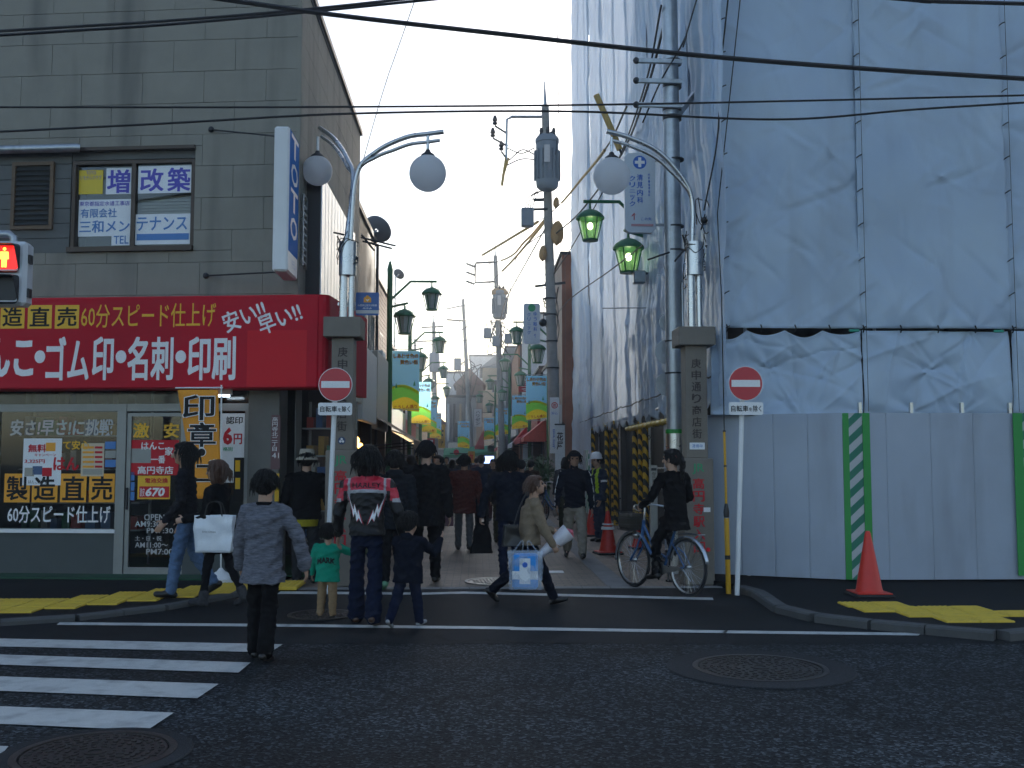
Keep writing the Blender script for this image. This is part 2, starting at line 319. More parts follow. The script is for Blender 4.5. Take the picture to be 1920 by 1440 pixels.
# pavements with kerb stones
def pavement(name, label, outer, inner, z, kw):
    top = [Vector((p.x, p.y, z)) for p in outer]+[Vector((p.x, p.y, z)) for p in inner]
    o = poly_obj(name, top, A_WALK, None, .25); tag(o, label, 'pavement', kind='structure')
    step = .6; carry = []
    for a, b in zip(outer[:-1], outer[1:]):
        d = (b-a); L = d.length; n = max(1, round(L/step)); u = d.normalized(); nrm = Vector((u.y, -u.x, 0))
        for i in range(n):
            p0 = a+u*(L*i/n+.004); p1 = a+u*(L*(i+1)/n-.004)
            mb = MB(); zt = z+.012+rnd.uniform(-.003, .003)
            pts = [p0, p1, p1+nrm*kw, p0+nrm*kw]; bt = [Vector((q.x, q.y, -.05)) for q in pts]
            pts = [Vector((q.x, q.y, zt)) for q in pts]
            ch = .018
            tp = [pts[0], pts[1], pts[2]-nrm*ch, pts[3]-nrm*ch]; md = [Vector((q.x, q.y, zt-ch)) for q in pts]
            mb.add(bt+md+tp, [(0,1,2,3)]+[(i_, (i_+1) % 4, 4+(i_+1) % 4, 4+i_) for i_ in range(4)]+[(4+i_, 4+(i_+1) % 4, 8+(i_+1) % 4, 8+i_) for i_ in range(4)]+[(8,9,10,11)])
            mb.build('kerb_stone', KERB, o)
    return o
ZL, ZR = .05, .075
lo_ = [gr(x, y, ZL) for x, y in ((-700, 1198), (-300, 1180), (0, 1162), (140, 1153), (300, 1135), (420, 1113), (468, 1103), (505, 1093))]
pavL = pavement('left_pavement', 'dark asphalt pavement in front of the stamp shop', lo_, [Vector((-2.0, 19, 0)), Vector((-14, 19, 0))], ZL, .13)
ro_ = [gr(x, y, ZR) for x, y in ((1395, 1098), (1432, 1108), (1476, 1136), (1540, 1151), (1640, 1163), (1740, 1172), (1868, 1183), (1960, 1175), (2500, 1180))]
pavR = pavement('right_pavement', 'dark asphalt pavement corner along the construction fence', ro_, [Vector((14, 17, 0)), Vector((2.9, 17, 0)), Vector((2.9, 13.6, 0))], ZR, .15)
# tactile paving
TACT = M('yellow_tactile_tile', (.68, .46, .04), .7, var=.15, vs=9, dirt=((.2, .15, .05), .55, (9, 9, 9)))
T = .34
tile = MB().bbox(-T/2+.005, T/2-.005, -T/2+.005, T/2-.005, -.03, .012, .006)
for i in range(6):
    for j in range(6): tile.lathe([(.02, .011), (.012, .017)], 6, (-T/2+T*(i+.5)/6, -T/2+T*(j+.5)/6, 0))
tileA = tile.mesh('tactile_tile', TACT)
tile = MB().bbox(-T/2+.005, T/2-.005, -T/2+.005, T/2-.005, -.03, .012, .006)
for i in range(4): tile.bbox(-T/2+.03, T/2-.03, -T/2+T*(i+.5)/4-.017, -T/2+T*(i+.5)/4+.017, .005, .017, .004)
tileB = tile.mesh('tactile_tile', TACT)
def put_tile(me, x, y, z, rz, parent):
    o = bpy.data.objects.new('tactile_tile', me); link(o, parent); o.location = (x, y, z); o.rotation_euler = (0, 0, rz)
p = gr(28, 1150, ZL)
for c in range(-4, 8):
    for r_ in range(3 if c < 6 else 2):
        put_tile(tileB if (c < 3 and r_ == 1) else tileA, p.x+c*T*1.005, p.y+T/2+(r_+max(c, 0)*.82)*T*1.005-c*.0, ZL+.004, 0, pavL)
for x0, n, py in ((3.94, 2, 1135), (3.98, 4, 1143.5), (4.3, 4, 1152), (4.52, 2, 1161)):
    y0 = gr(1600, py, ZR).y
    for i in range(n): put_tile(tileA if i % 2 == 0 else tileB, x0+T*1.005*(i+.5), gr(1600, 1135, ZR).y-(((1135, 1143.5, 1152, 1161).index(py))*T*1.005), ZR+.004, 0, pavR)
# manholes
IRON = M('cast_iron', (.045, .04, .038), .5, metal=.6, var=.3, vs=10, bump=.3)
IRON2 = M('pale_cast_iron', (.3, .3, .29), .35, metal=.7, var=.2, vs=12)
PATCH = asphalt('manhole_patch', (.024, .026, .028), (.045, .047, .05), 150, .3)
def manhole(label, px, py, rl, ra, mat, z=0., style=0):
    p = gr(px, py, z); t = thing('manhole_cover', label, 'manhole', (p.x, p.y, z), rnd.uniform(0, 3), 'manhole covers in the street')
    if ra: MB().lathe([(ra, .004), (ra-.01, .012), (rl+.05, .013)], 48, cap=False).build('surround', PATCH, t)
    MB().lathe([(rl+.055, .004), (rl+.055, .016), (rl+.012, .016), (rl+.01, .004)], 48, cap=False).build('rim', mat, t)
    mb = MB().lathe([(rl, .002), (rl, .011), (0.001, .011)], 48)
    if style == 0:
        k = 0
        for ring in range(1, 7):
            rr = rl*(.14+ring*.13); n = 5+ring*6
            for i in range(n):
                a = 2*pi*i/n+ring*.4; L = rl*.07*(1+.5*(i % 2)); tw = a+(pi/2 if (i+ring) % 3 else .6)
                c = Vector((rr*cos(a), rr*sin(a), .013)); d = Vector((cos(tw), sin(tw), 0))*L*.5
                mb.bar(c-d, c+d, rl*.045, .008)
        mb.lathe([(rl*.16, .01), (rl*.16, .018), (rl*.1, .018), (rl*.1, .01)], 16, cap=False)
    else:
        n = 11
        for i in range(n):
            for j in range(n):
                x = (i-(n-1)/2)/(n/2)*rl; y = (j-(n-1)/2)/(n/2)*rl
                if x*x+y*y < (rl*.9)**2: mb.box(x-rl*.06, x+rl*.06, y-rl*.06, y+rl*.06, .01, .018)
    mb.build('lid', mat, t); return t
manhole('large rusty manhole cover in the near left road below the crossing', 178, 1414, .385, .53, IRON)
manhole('dark manhole cover with wide grey surround in the right of the road', 1425, 1254, .47, .73, IRON)
manhole('small dark manhole cover beneath the toddler in the green jacket', 603, 1154, .3, 0, IRON, .006)
manhole('pale chequered manhole cover at the start of the brick alley', 931, 1091, .37, 0, IRON2, .009, 1)

# ================================================================ left corner building
CLAD = M('beige_cladding', (.25, .235, .195), .75, var=.1, vs=2.5, bump=.25, bs=45, dirt=((.09, .085, .075), .75, (2.2, 2.2, .22)))
CLAD2 = M('grey_boarding', (.12, .125, .12), .75, var=.15, vs=3)
BROWN = M('bronze_aluminium', (.06, .042, .03), .45, metal=.4, var=.1)
ALU = M('grey_aluminium', (.24, .25, .25), .4, metal=.5, var=.1)
GLASS = glass_mat('window_glass', (.93, .95, .95)); GLASSD = glass_mat('dusty_glass', (.5, .55, .58), rough=.12)
RED = M('red_sign_vinyl', (.5, .012, .028), .6, spec=.15, var=.05, vs=2, dirt=((.2, .01, .02), .5, (1, 1, .3)))
RED2 = M('brighter_red_panel', (.62, .02, .03), .6, spec=.15)
PURPLE = M('indigo_print', (.07, .06, .45), .5); PAPER = M('window_paper', (.8, .82, .84), .6, var=.04)
LBLUE = M('pale_blue_print', (.06, .2, .5), .5)
TH = R(-6.4); C0 = at(553, 860, 14.0); LF = Frame((C0.x, C0.y), TH); SF = Frame((C0.x, C0.y), pi/2)
BL, BD, BH = 9.5, 7.2, 8.55          # length along the street, depth along the alley, height
bld = thing('corner_building', 'beige panel-clad corner building with a stamp shop on its ground floor', 'building', (C0.x, C0.y, 0), TH)
iTH = Matrix.Rotation(-TH, 3, 'Z')
def sl(x, y, z): return iTH @ (SF.w(x, y, z)-SF.o)          # side wall point in the building's own axes
def rect(fr, x0, y0, x1, y1, y=0.):                          # a pixel rectangle on a wall plane -> x0, x1, z0, z1
    a = fr.px(x0, (y0+y1)/2, y)[0]; b = fr.px(x1, (y0+y1)/2, y)[0]; xm = (x0+x1)/2; return a, b, fr.px(xm, y1, y)[1], fr.px(xm, y0, y)[1]
def ftext(fr, parent, s, x0, y0, x1, y1, mat, y=0., **k):
    a, b, c, d = rect(fr, x0, y0, x1, y1, y); return text(parent, s, ((a+b)/2, y, (c+d)/2), b-a, d-c, mat, **k)
def fbox(fr, parent, name, x0, y0, x1, y1, mat, ya, yb, bev=0.):
    a, b, c, d = rect(fr, x0, y0, x1, y1, ya); mb = MB()
    (mb.bbox(a, b, ya, yb, c, d, bev) if bev else mb.box(a, b, ya, yb, c, d)); return mb.build(name, mat, parent)
# structural shell behind the cladding: walls as thick slabs so that rooms are hollow
sw = MB(); zs = 3.9
sw.box(-BL, -.06, .06, .3, zs, BH-.02)                                               # front wall upper
o1 = rect(LF, 134, 300, 364, 470)
shell = MB()
wx0, wx1, wz0, wz1 = o1
shell.box(-BL, -.05, .06, .25, wz1+.03, BH-.03).box(-BL, -.05, .06, .25, zs-.2, wz0-.03).box(-BL, wx0-.02, .06, .25, wz0-.03, wz1+.03).box(wx1+.02, -.05, .06, .25, wz0-.03, wz1+.03)
shell.build('wall_core', CLAD2, bld)
q = [sl(.1, .06, 0), sl(BD, .06, 0), sl(BD, .3, 0), sl(.1, .3, 0)]
mb = MB(); q2 = [Vector((p.x, p.y, BH-.03)) for p in q]; q = [Vector((p.x, p.y, zs-.2)) for p in q]
mb.add(q+q2, [(0,1,2,3),(4,5,6,7),(0,1,5,4),(1,2,6,5),(2,3,7,6),(3,0,4,7)]).build('side_wall', CLAD2, bld)
MB().box(-BL, -.3, .3, 5.2, zs-.35, zs-.2).build('floor_slab', CLAD2, bld)
e1 = sl(BD, 0, 0); MB().add([(-BL, 0, BH), (.02, 0, BH), (e1.x, e1.y, BH), (-BL, e1.y, BH), (-BL, 0, BH-.1), (.02, 0, BH-.1), (e1.x, e1.y, BH-.1), (-BL, e1.y, BH-.1)], [(0,1,2,3),(7,6,5,4),(0,4,5,1),(1,5,6,2),(2,6,7,3),(3,7,4,0)]).build('roof', CLAD2, bld)
MB().box(-BL, .03, -.03, .05, BH-.06, BH+.03).build('parapet_capping', BROWN, bld)
MB().bar(sl(-.02, 0, BH), sl(BD+.02, 0, BH), .1, .1).build('parapet_capping', BROWN, bld)
MB().box(-BL, e1.x-.4, 4.9, 5.1, 0, BH-.05).build('back_wall', CLAD2, bld)
MB().box(-BL-.1, -BL, .0, 5.1, 0, BH-.05).build('end_wall', CLAD2, bld)
# cladding panels
RH, RW, G_ = .457, .9, .0022
zt = LF.px(556, 69)[1]; zt += RH*2
op = rect(LF, -900, 288, 364, 480); op = (-BL-1, LF.px(364, 380)[0], op[2], op[3])
def clip(x0, x1, z0, z1, o):
    if x1 <= o[0] or x0 >= o[1] or z1 <= o[2] or z0 >= o[3]: return [(x0, x1, z0, z1)]
    r = []
    if z0 < o[2]: r.append((x0, x1, z0, o[2]))
    if z1 > o[3]: r.append((x0, x1, o[3], z1))
    if x1 > o[1]: r.append((o[1], x1, max(z0, o[2]), min(z1, o[3])))
    return [p for p in r if p[1]-p[0] > .03 and p[3]-p[2] > .03]
for k in range(14):
    z1 = min(zt-k*RH, BH-.06); z0 = max(zt-(k+1)*RH, zs-.15)
    if z1-z0 < .05: continue
    x1 = -.05; x = x1-(RW if k % 2 else RW*.45)
    edges = [x1]
    while edges[-1] > -BL: edges.append(edges[-1]-(RW*(.5 if (k % 2 and len(edges) == 1) else 1)))
    for a, b in zip(edges[1:], edges[:-1]):
        for r in clip(a, b, z0, z1, op):
            MB().bbox(r[0]+G_, r[1]-G_, 0, .055, r[2]+G_, r[3]-G_, 0.003).build('cladding_panel', CLAD, bld, loc=(0, rnd.uniform(-.0015, .0015), 0))
    ys = [.0]
    while ys[-1] < BD: ys.append(min(BD, ys[-1]+RW*(.5 if (k % 2 and len(ys) == 1) else 1)))
    for a, b in zip(ys[:-1], ys[1:]):
        if b-a < .05: continue
        pts = [sl(a+G_, 0, z0+G_), sl(b-G_, 0, z0+G_), sl(b-G_, 0, z1-G_), sl(a+G_, 0, z1-G_)]; nn = iTH @ (SF.v*.055)
        MB().add(pts+[p_+nn for p_ in pts], [(0,1,2,3),(7,6,5,4),(0,4,5,1),(1,5,6,2),(2,6,7,3),(3,7,4,0)]).build('cladding_panel', CLAD, bld)
MB().box(-.048, .002, 0, .055, zs-.15, BH-.06).build('corner_trim', CLAD, bld)
# recessed band with window and louvre
bz0, bz1 = op[2], op[3]; nb = 7
for i in range(nb):
    a = bz0+(bz1-bz0)*i/nb; b = bz0+(bz1-bz0)*(i+1)/nb
    MB().bbox(-BL, wx0-.03, .03, .056, a+.004, b-.003, .004).build('recess_board', CLAD2, bld)
MB().box(-BL, op[1], -.05, .05, bz1-.05, bz1-.002).build('lintel', BROWN, bld)
MB().box(wx0-.03, op[1], -.06, .06, bz0, bz0+.07).build('window_sill', BROWN, bld)
win = thing('upper_window', None, None); win.parent = bld
win.location = (0, 0, 0)
f_ = MB(); fw = .05
f_.box(wx0, wx0+fw, .0, .1, wz0, wz1).box(wx1-fw, wx1, .0, .1, wz0, wz1).box(wx0+fw, wx1-fw, .0, .1, wz0, wz0+fw).box(wx0+fw, wx1-fw, .0, .1, wz1-fw, wz1)
xm = LF.px(249, 380)[0]; f_.box(xm-.03, xm+.03, .005, .095, wz0+fw, wz1-fw); f_.build('frame', BROWN, win)
MB().box(wx0+fw, xm-.03, .068, .074, wz0+fw, wz1-fw).build('pane', GLASS, win)
MB().box(xm+.03, wx1-fw, .046, .052, wz0+fw, wz1-fw).build('pane', GLASS, win)
CREAM = M('cream_blind', (.36, .35, .27), .7)
for i in range(26):
    z = wz0+fw+.02+i*(wz1-wz0-.12)/26; MB().bar((xm+.05, .16, z), (wx1-fw-.01, .16, z), .004, .04, up=(0, .55, 1)).build('blind_slat', CREAM, win)
MB().box(wx0-.4, wx1+.3, 1.2, 1.25, wz0-.3, wz1+.3).build('room_wall', CREAM, bld)
def paper(x0, y0, x1, y1, mat, y=.062): return fbox(LF, win, 'paper_notice', x0, y0, x1, y1, mat, y, y+.002)
YSTK = M('yellow_sticker', (.72, .52, .02), .5)
pl = dict(y=.0585)
paper(148, 319, 193, 364, YSTK); ftext(LF, win, 'TOTO', 162, 321, 180, 327, PURPLE, **pl); ftext(LF, win, 'リモデルクラブ', 151, 329, 190, 337, PURPLE, **pl)
paper(199, 315, 246, 364, PAPER); ftext(LF, win, '増', 201, 318, 244, 362, PURPLE, bold=.025, **pl)
paper(259, 311, 363-4, 362, PAPER, .04); ftext(LF, win, '改', 263, 316, 307, 359, PURPLE, y=.0385, bold=.025); ftext(LF, win, '築', 314, 314, 357, 359, PURPLE, y=.0385, bold=.025)
paper(147, 374, 246, 443, PAPER); ftext(LF, win, '東京都指定水道工事店', 149, 377, 243, 386, PURPLE, bold=.01, **pl)
ftext(LF, win, '有限会社', 151, 391, 219, 408, LBLUE, bold=.012, **pl); ftext(LF, win, '三和メン', 149, 413, 243, 436, LBLUE, bold=.015, **pl)
paper(209, 440, 243, 460, PAPER, .064); ftext(LF, win, 'TEL', 213, 442, 241, 457, LBLUE, bold=.01, y=.0605)
paper(253, 401, 357, 458, PAPER, .04); ftext(LF, win, 'テナンス', 256, 406, 351, 432, LBLUE, bold=.015, y=.0385)
fbox(LF, win, 'blurred_band', 256, 438, 354, 450, LBLUE, .0365, .0385)
lv = thing('louvre_window', None, None); lv.parent = bld
a, b, c, d = rect(LF, 22, 304, 100, 430)
MB().box(a, a+.05, -.02, .05, c, d).box(b-.05, b, -.02, .05, c, d).box(a+.05, b-.05, -.02, .05, c, c+.05).box(a+.05, b-.05, -.02, .05, d-.05, d).build('frame', M('tan_wood_frame', (.13, .08, .04), .6, var=.2), lv)
for i in range(12):
    z = c+.06+(d-c-.12)*(i+.5)/12; MB().bar((a+.05, .01, z), (b-.05, .01, z), .006, .07, up=(0, .7, 1)).build('slat', M('smoked_slat', (.04, .045, .045), .3) if i == 0 else bpy.data.materials['smoked_slat'], lv)
# side-wall vent and white ribbed board
vt = thing('side_louvre', None, None); vt.parent = bld
f_ = MB()
for i in range(9): f_.bar(sl(.17, -.02, 4.42+i*.1), sl(.42, -.02, 4.42+i*.1), .05, .02)
f_.build('slat', pm('white_paint'), vt)
MB().bar(sl(.14, -.03, 4.35), sl(.14, -.03, 5.35), .04, .03).bar(sl(.45, -.03, 4.35), sl(.45, -.03, 5.35), .04, .03).bar(sl(.14, -.03, 5.36), sl(.45, -.03, 5.36), .03, .04).build('frame', pm('steel'), vt)
WMET = M('white_ribbed_metal', (.72, .75, .78), .3, metal=.25, var=.06, vs=1.2, dirt=((.4, .38, .35), .5, (2, 2, .3)))
board = thing('side_board', None, None); board.parent = bld
b0, b1 = .62, 4.7
MB().add([sl(b0, -.2, 3.95), sl(b1, -.2, 3.95), sl(b1, 0, 3.95), sl(b0, 0, 3.95), sl(b0, -.2, 5.82), sl(b1, -.2, 5.82), sl(b1, 0, 5.82), sl(b0, 0, 5.82)], [(0,3,2,1),(4,5,6,7),(0,1,5,4),(1,2,6,5),(2,3,7,6),(3,0,4,7)]).build('board_box', M('board_dark_edge', (.03, .03, .035), .5), board)
nr = 12
for i in range(nr):
    ya = b0+.02+(b1-b0-.04)*i/nr; yb = b0+.02+(b1-b0-.04)*(i+1)/nr
    pr = [(ya+.004, -.205), (ya+.012, -.222), (yb-.03, -.222), (yb-.02, -.207), (yb, -.205)]
    mb = MB(); vs = [sl(yy, xx, 3.97) for yy, xx in pr]+[sl(yy, xx, 5.8) for yy, xx in pr]
    mb.add(vs, [(j, j+1, j+6, j+5) for j in range(4)]).build('ribbed_sheet', WMET, board)
# ground floor shop: pillar, base walls, interior
TILE = M('grey_wall_tile', (.12, .12, .11), .5, var=.15, vs=4)
BASE = M('dark_grey_panel', (.055, .066, .066), .6, var=.15, vs=3)
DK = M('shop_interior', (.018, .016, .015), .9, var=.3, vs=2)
def fz(py, px=300, y=0.): return LF.px(px, py, y)[1]
def fx(px, py=860, y=0.): return LF.px(px, py, y)[0]
shop = thing('shopfront', None, None); shop.parent = bld
zf = ZL
MB().box(-BL, fx(221), .0, .12, zf, fz(1000)).build('base_wall', BASE, shop)
MB().box(-BL, fx(221), -.04, .14, fz(1000), fz(993)).build('window_sill', pm('white_paint'), shop)
MB().box(-BL, fx(465), -.01, .1, fz(771), fz(757)).build('transom', ALU, shop)
MB().box(fx(219), fx(236), -.02, .1, zf, fz(757)).build('mullion', ALU, shop); MB().box(-BL, fx(-6), 0, .1, fz(993), fz(771)).build('mullion', ALU, shop)
MB().box(-BL, fx(219), .04, .046, fz(993), fz(771)).build('shop_pane', GLASS, shop)
MB().box(-BL, fx(465), .04, .046, fz(757), zs-1.3+.0).build('transom_pane', GLASSD, shop) if fz(757) < 2.55 else None
door = thing('shop_door', None, None); door.parent = bld
dx0, dx1, dz0, dz1 = fx(237), fx(346), zf+.01, fz(774)
MB().box(dx0, dx0+.06, .0, .05, dz0, dz1).box(dx1-.06, dx1, .0, .05, dz0, dz1).box(dx0+.06, dx1-.06, .0, .05, dz0, dz0+.1).box(dx0+.06, dx1-.06, .0, .05, dz1-.05, dz1).build('frame', ALU, door)
MB().box(dx0+.06, dx1-.06, .022, .028, dz0+.1, dz1-.05).build('pane', GLASS, door)
MB().bbox(dx0+.01, dx0+.04, -.03, .0, .95, 1.25, .005).build('handle', pm('dark_metal'), door)
MB().box(fx(346), fx(465), .0, .12, zf, fz(1000)).build('base_wall', BASE, shop)
MB().box(fx(346), fx(352), -.02, .1, fz(1000), fz(757)).box(fx(459), fx(465), -.02, .1, fz(1000), fz(757)).build('window_frame', ALU, shop)
MB().box(fx(352), fx(459), .04, .046, fz(1000), fz(771)).build('shop_pane', GLASS, shop)
MB().bbox(fx(465), fx(524), -.03, .35, zf, zs-.16, .01).build('pillar', TILE, shop)
MB().box(fx(552), -.0, -.0, .3, zf, zs-.16).build('corner_post', TILE, shop)
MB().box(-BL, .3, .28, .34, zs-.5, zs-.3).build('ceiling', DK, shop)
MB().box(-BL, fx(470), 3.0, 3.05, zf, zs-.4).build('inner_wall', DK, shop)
MB().box(-BL, .25, .1, 4.9, ZL-.01, ZL+.012).build('shop_floor', M('green_floor_mat', (.02, .07, .03), .9), shop)
qs = [sl(1.3, .05, zf), sl(6.9, .05, zf), sl(6.9, .2, zf), sl(1.3, .2, zf)]; qs += [Vector((p_.x, p_.y, zs-.2)) for p_ in qs]
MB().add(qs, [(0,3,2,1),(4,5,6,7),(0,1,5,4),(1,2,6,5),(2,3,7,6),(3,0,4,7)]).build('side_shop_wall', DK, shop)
MB().box(-BL, fx(470), -.5, -.0, ZL+.001, ZL+.02).build('green_mat', M('green_entrance_mat', (.015, .07, .035), .9, var=.3, vs=5, bump=.4), shop)
GOODS = [M('goods_%d' % i, c, .5) for i, c in enumerate(((.3, .17, .03), (.28, .03, .025), (.05, .1, .22), (.35, .33, .28), (.03, .14, .07)))]
def shelf(label, x0, x1, y0, zs_, n):
    t = thing('shop_shelf', label, 'shelf', LF.w(0, 0, 0), TH)
    for z in zs_: MB().box(x0, x1, y0, y0+.35, z-.02, z).build('shelf_board', ALU, t)
    for x in (x0, x1-.03): MB().box(x, x+.03, y0+.36, y0+.4, zf, zs_[-1]+.4).build('upright', ALU, t)
    for z in zs_:
        x = x0+.06
        while x < x1-.16:
            wd = rnd.uniform(.08, .16); h = rnd.uniform(.14, .3); MB().box(x, x+wd, y0+.03, y0+.28, z+.001, z+h).build('packet', rnd.choice(GOODS), t); x += wd+rnd.uniform(.02, .09)
shelf('packed shelf seen through the left shop window', fx(-40), fx(205), 1.0, [.6, 1.0, 1.5, 2.0, 2.45], 8)
shelf('shelf of bright packets inside the shop corner beside the pillar', fx(528)+.02, fx(528)+.75, .9, [.5, .9, 1.3, 1.7, 2.1], 6)
# lettering on window and door
pt = dict(y=-.001)
OR = pm('orange_print'); YE = pm('yellow_print'); WH = pm('white_print'); BK = pm('black_print'); RE = pm('red_print')
wy = .036
def wtext(s, x0, y0, x1, y1, m, **k): return ftext(LF, shop, s, x0, y0, x1, y1, m, y=wy, **k)
def wbox(n, x0, y0, x1, y1, m, y=.0385): return fbox(LF, shop, n, x0, y0, x1, y1, m, y, y+.002)
wtext('安さ!早さ!に挑戦', 20, 786, 212, 817, pm('pale_print', (.5, .5, .5)), bold=.03, shear=.1)
wbox('poster', 43, 822, 115, 910, PAPER, .037); wtext('無料', 53, 833, 87, 848, RE, bold=.04); wtext('キャンペーン', 65, 850, 105, 856, RE, bold=.02); wtext('3,325円', 46, 861, 84, 869, RE, bold=.03); wtext('はんこ屋一番', 53, 900, 90, 907, BK)
for i, (xx, yy, mm) in enumerate(((95, 838, OR), (55, 885, GOODS[3]), (88, 885, RE), (70, 882, GOODS[2]))): wbox('poster_picture', xx-9, yy-8, xx+9, yy+8, mm, .0345)
wtext('て安心', 118, 826, 168, 843, YE, bold=.03); wtext('はん', 100, 857, 148, 882, RE, bold=.04)
wbox('poster', 152, 831, 195, 893, M('cream_poster', (.6, .5, .36), .6), .037)
for i in range(5): wbox('price_row', 155, 837+i*9, 176, 841+i*9, OR, .0345); wbox('price_row', 178, 837+i*9, 192, 841+i*9, RE, .0345)
wbox('poster_picture', 155, 879, 192, 890, GOODS[3], .0345)
for i, yy in enumerate((828, 845, 862)): wbox('card_sticker', 197, yy, 217, yy+14, (LBLUE, ALU, LBLUE)[i], .037)
for ch, xa, xb in (('製', 8, 56), ('造', 60, 108), ('直', 113, 162), ('売', 167, 215)):
    wbox('orange_square', xa, 888, xb, 942, OR, .0392); wtext(ch, xa+4, 893, xb-4, 938, BK, bold=.022)
wtext('60分スピード仕上げ', 14, 948, 207, 981, WH, bold=.012)
dy = .018
def dtext(s, x0, y0, x1, y1, m, **k): return ftext(LF, door, s, x0, y0, x1, y1, m, y=dy, **k)
def dbox(n, x0, y0, x1, y1, m, y=.0205): return fbox(LF, door, n, x0, y0, x1, y1, m, y, y+.0012)
dtext('激', 250, 793, 280, 821, YE, bold=.03); dtext('安', 307, 793, 336, 821, YE, bold=.03)
dbox('red_panel', 243, 825, 335, 891, RE); dtext('はんこ', 265, 829, 308, 843, WH, bold=.03); dtext('家', 309, 838, 325, 854, WH, bold=.03); dtext('一番', 283, 854, 310, 869, WH, bold=.03); dtext('高円寺店', 258, 874, 325, 889, WH, bold=.02)
dbox('card_sticker', 245, 841, 283, 868, ALU, .0188)
dbox('yellow_notice', 258, 892, 319, 936, YE, .0204); dbox('red_panel', 261, 912, 317, 933, RE, .0195); dtext('電池交換', 272, 896, 315, 906, RE, bold=.03); dtext('670', 273, 914, 309, 931, WH, bold=.04, shear=.2); dtext('激安', 262, 915, 271, 931, WH)
for s, xa, ya, xb, yb in (('OPEN', 270, 964, 308, 976), ('AM9:30〜', 253, 977, 315, 988), ('PM7:30', 275, 990, 325, 1000), ('土・日・祝', 253, 1005, 303, 1014), ('AM11:00〜', 253, 1017, 315, 1027), ('PM7:00', 274, 1029, 324, 1040)): dtext(s, xa, ya, xb, yb, pm('pale_print'), bold=.012)
for yy in (893, 912, 930): dbox('card_sticker', 242, yy-8, 252, yy+8, LBLUE)
wbox('poster', 412, 775, 458, 905, PAPER, .037); wtext('認印', 424, 781, 455, 795, BK, bold=.02); wtext('6', 418, 801, 436, 834, RE, bold=.05); wtext('円', 438, 813, 454, 833, RE, bold=.03); wtext('格別', 418, 838, 436, 846, pm('green_print'), bold=.02)
wbox('house_panel', 438, 858, 460, 940, BK, .0365); [wbox('yellow_key', 441, 863+i*33, 450, 884+i*33, YE, .034) for i in range(2)]
fbox(LF, shop, 'address_plaque', 508, 778, 525, 880, M('brown_plaque', (.13, .06, .065), .5), -.045, -.032); ftext(LF, shop, '高円寺北\n二丁目', 512, 783, 521, 846, WH, y=-.048, line=1.0) if False else text(shop, '高円寺北二丁目', ((fx(508)+fx(525))/2, -.048, (fz(783)+fz(846))/2), .085, fz(783)-fz(846), WH, vert=True, line=1.)
ftext(LF, shop, '41', 510, 849, 523, 859, WH, y=-.048)
fbox(LF, shop, 'yellow_strip_sign', 515, 888, 523, 940, YE, -.045, -.032)
# red fascia sign
sg = thing('shop_fascia_sign', 'long red shop sign with white stamp lettering above the shopfront', 'sign', LF.w(0, 0, 0), TH)
FY = -.5
a, b, c, d = rect(LF, 0, 552, 597, 727, FY); zb, ztp = LF.px(560, 727, FY)[1], LF.px(560, 552, FY)[1]; xr = LF.px(597, 640, FY)[0]
MB().bbox(-BL, xr, FY, -.01, zb, ztp, .02).build('sign_box', RED, sg)
mb = MB(); cor = []
for i in range(5):
    an = pi/2*i/4; cor.append((xr+.003+.12*sin(an), FY+.12-.12*cos(an)))
cor2 = [(xr+.12, 1.9), (xr+.003, 1.9)]
mb.prism(cor+cor2, zb+.003, ztp-.003, u=(1, 0, 0), v=(0, 1, 0)).build('return_panel', RED, sg)
fy = FY-.004
def stext(s, x0, y0, x1, y1, m, **k): return ftext(LF, sg, s, x0, y0, x1, y1, m, y=fy, **k)
for ch, xa, xb in (('造', 1, 46), ('直', 52, 97), ('売', 103, 148)):
    fbox(LF, sg, 'yellow_square', xa, 572, xb, 616, YE, FY-.003, FY+.001); stext(ch, xa+4, 576, xb-4, 612, BK, bold=.02)
stext('60分スピード仕上げ', 152, 569, 405, 614, YE, bold=.01)
ftext(LF, sg, 'んこ', -28, 632, 63, 707, WH, y=fy, bold=.05)
for s, xa, xb in (('ゴム', 86, 167), ('印', 173, 213), ('名刺', 239, 325), ('印刷', 352, 442)): stext(s, xa, 631, xb, 713, WH, bold=.03)
for xx in (75, 227, 339): a, b, c, d = rect(LF, xx-10, 657, xx+10, 681, FY); MB().prism(circ(.5, 24, b-a, d-c), 0, .004, ((a+b)/2, FY-.0001, (c+d)/2), (1, 0, 0), (0, 0, 1)).build('dot', WH, sg)
stext('安い!!', 417, 573, 499, 612, WH, bold=.02, rot=.36); stext('早い!!', 483, 580, 566, 616, WH, bold=.02, rot=.36)
fbox(LF, sg, 'picture_panel', 463, 619, 575, 725, RED2, FY-.003, FY+.001)
text(sg, 'はんこ', (xr+.124, .42, (zb+ztp)/2-.1), .2, .85, WH, right=(0, 1, 0), vert=True, line=1., bold=.03)
text(sg, '印章', (xr+.124, .42, ztp-.13), .2, .1, WH, right=(0, 1, 0))
tube_ = thing('grey_roller_tube', 'grey metal tube along the wall above the louvred window', 'pipe', LF.w(0, 0, 0), TH)
xa, za = LF.px(148, 277, -.12); MB().tube([(-BL, -.12, za), (xa-.03, -.12, za), (xa, -.1, za-.0)], .06, 14).build('tube', pm('galvanised'), tube_, smooth=True)
for x in (xa-.25, xa-1.4): MB().box(x, x+.04, -.12, .05, za-.02, za+.02).build('bracket', pm('dark_metal'), tube_)
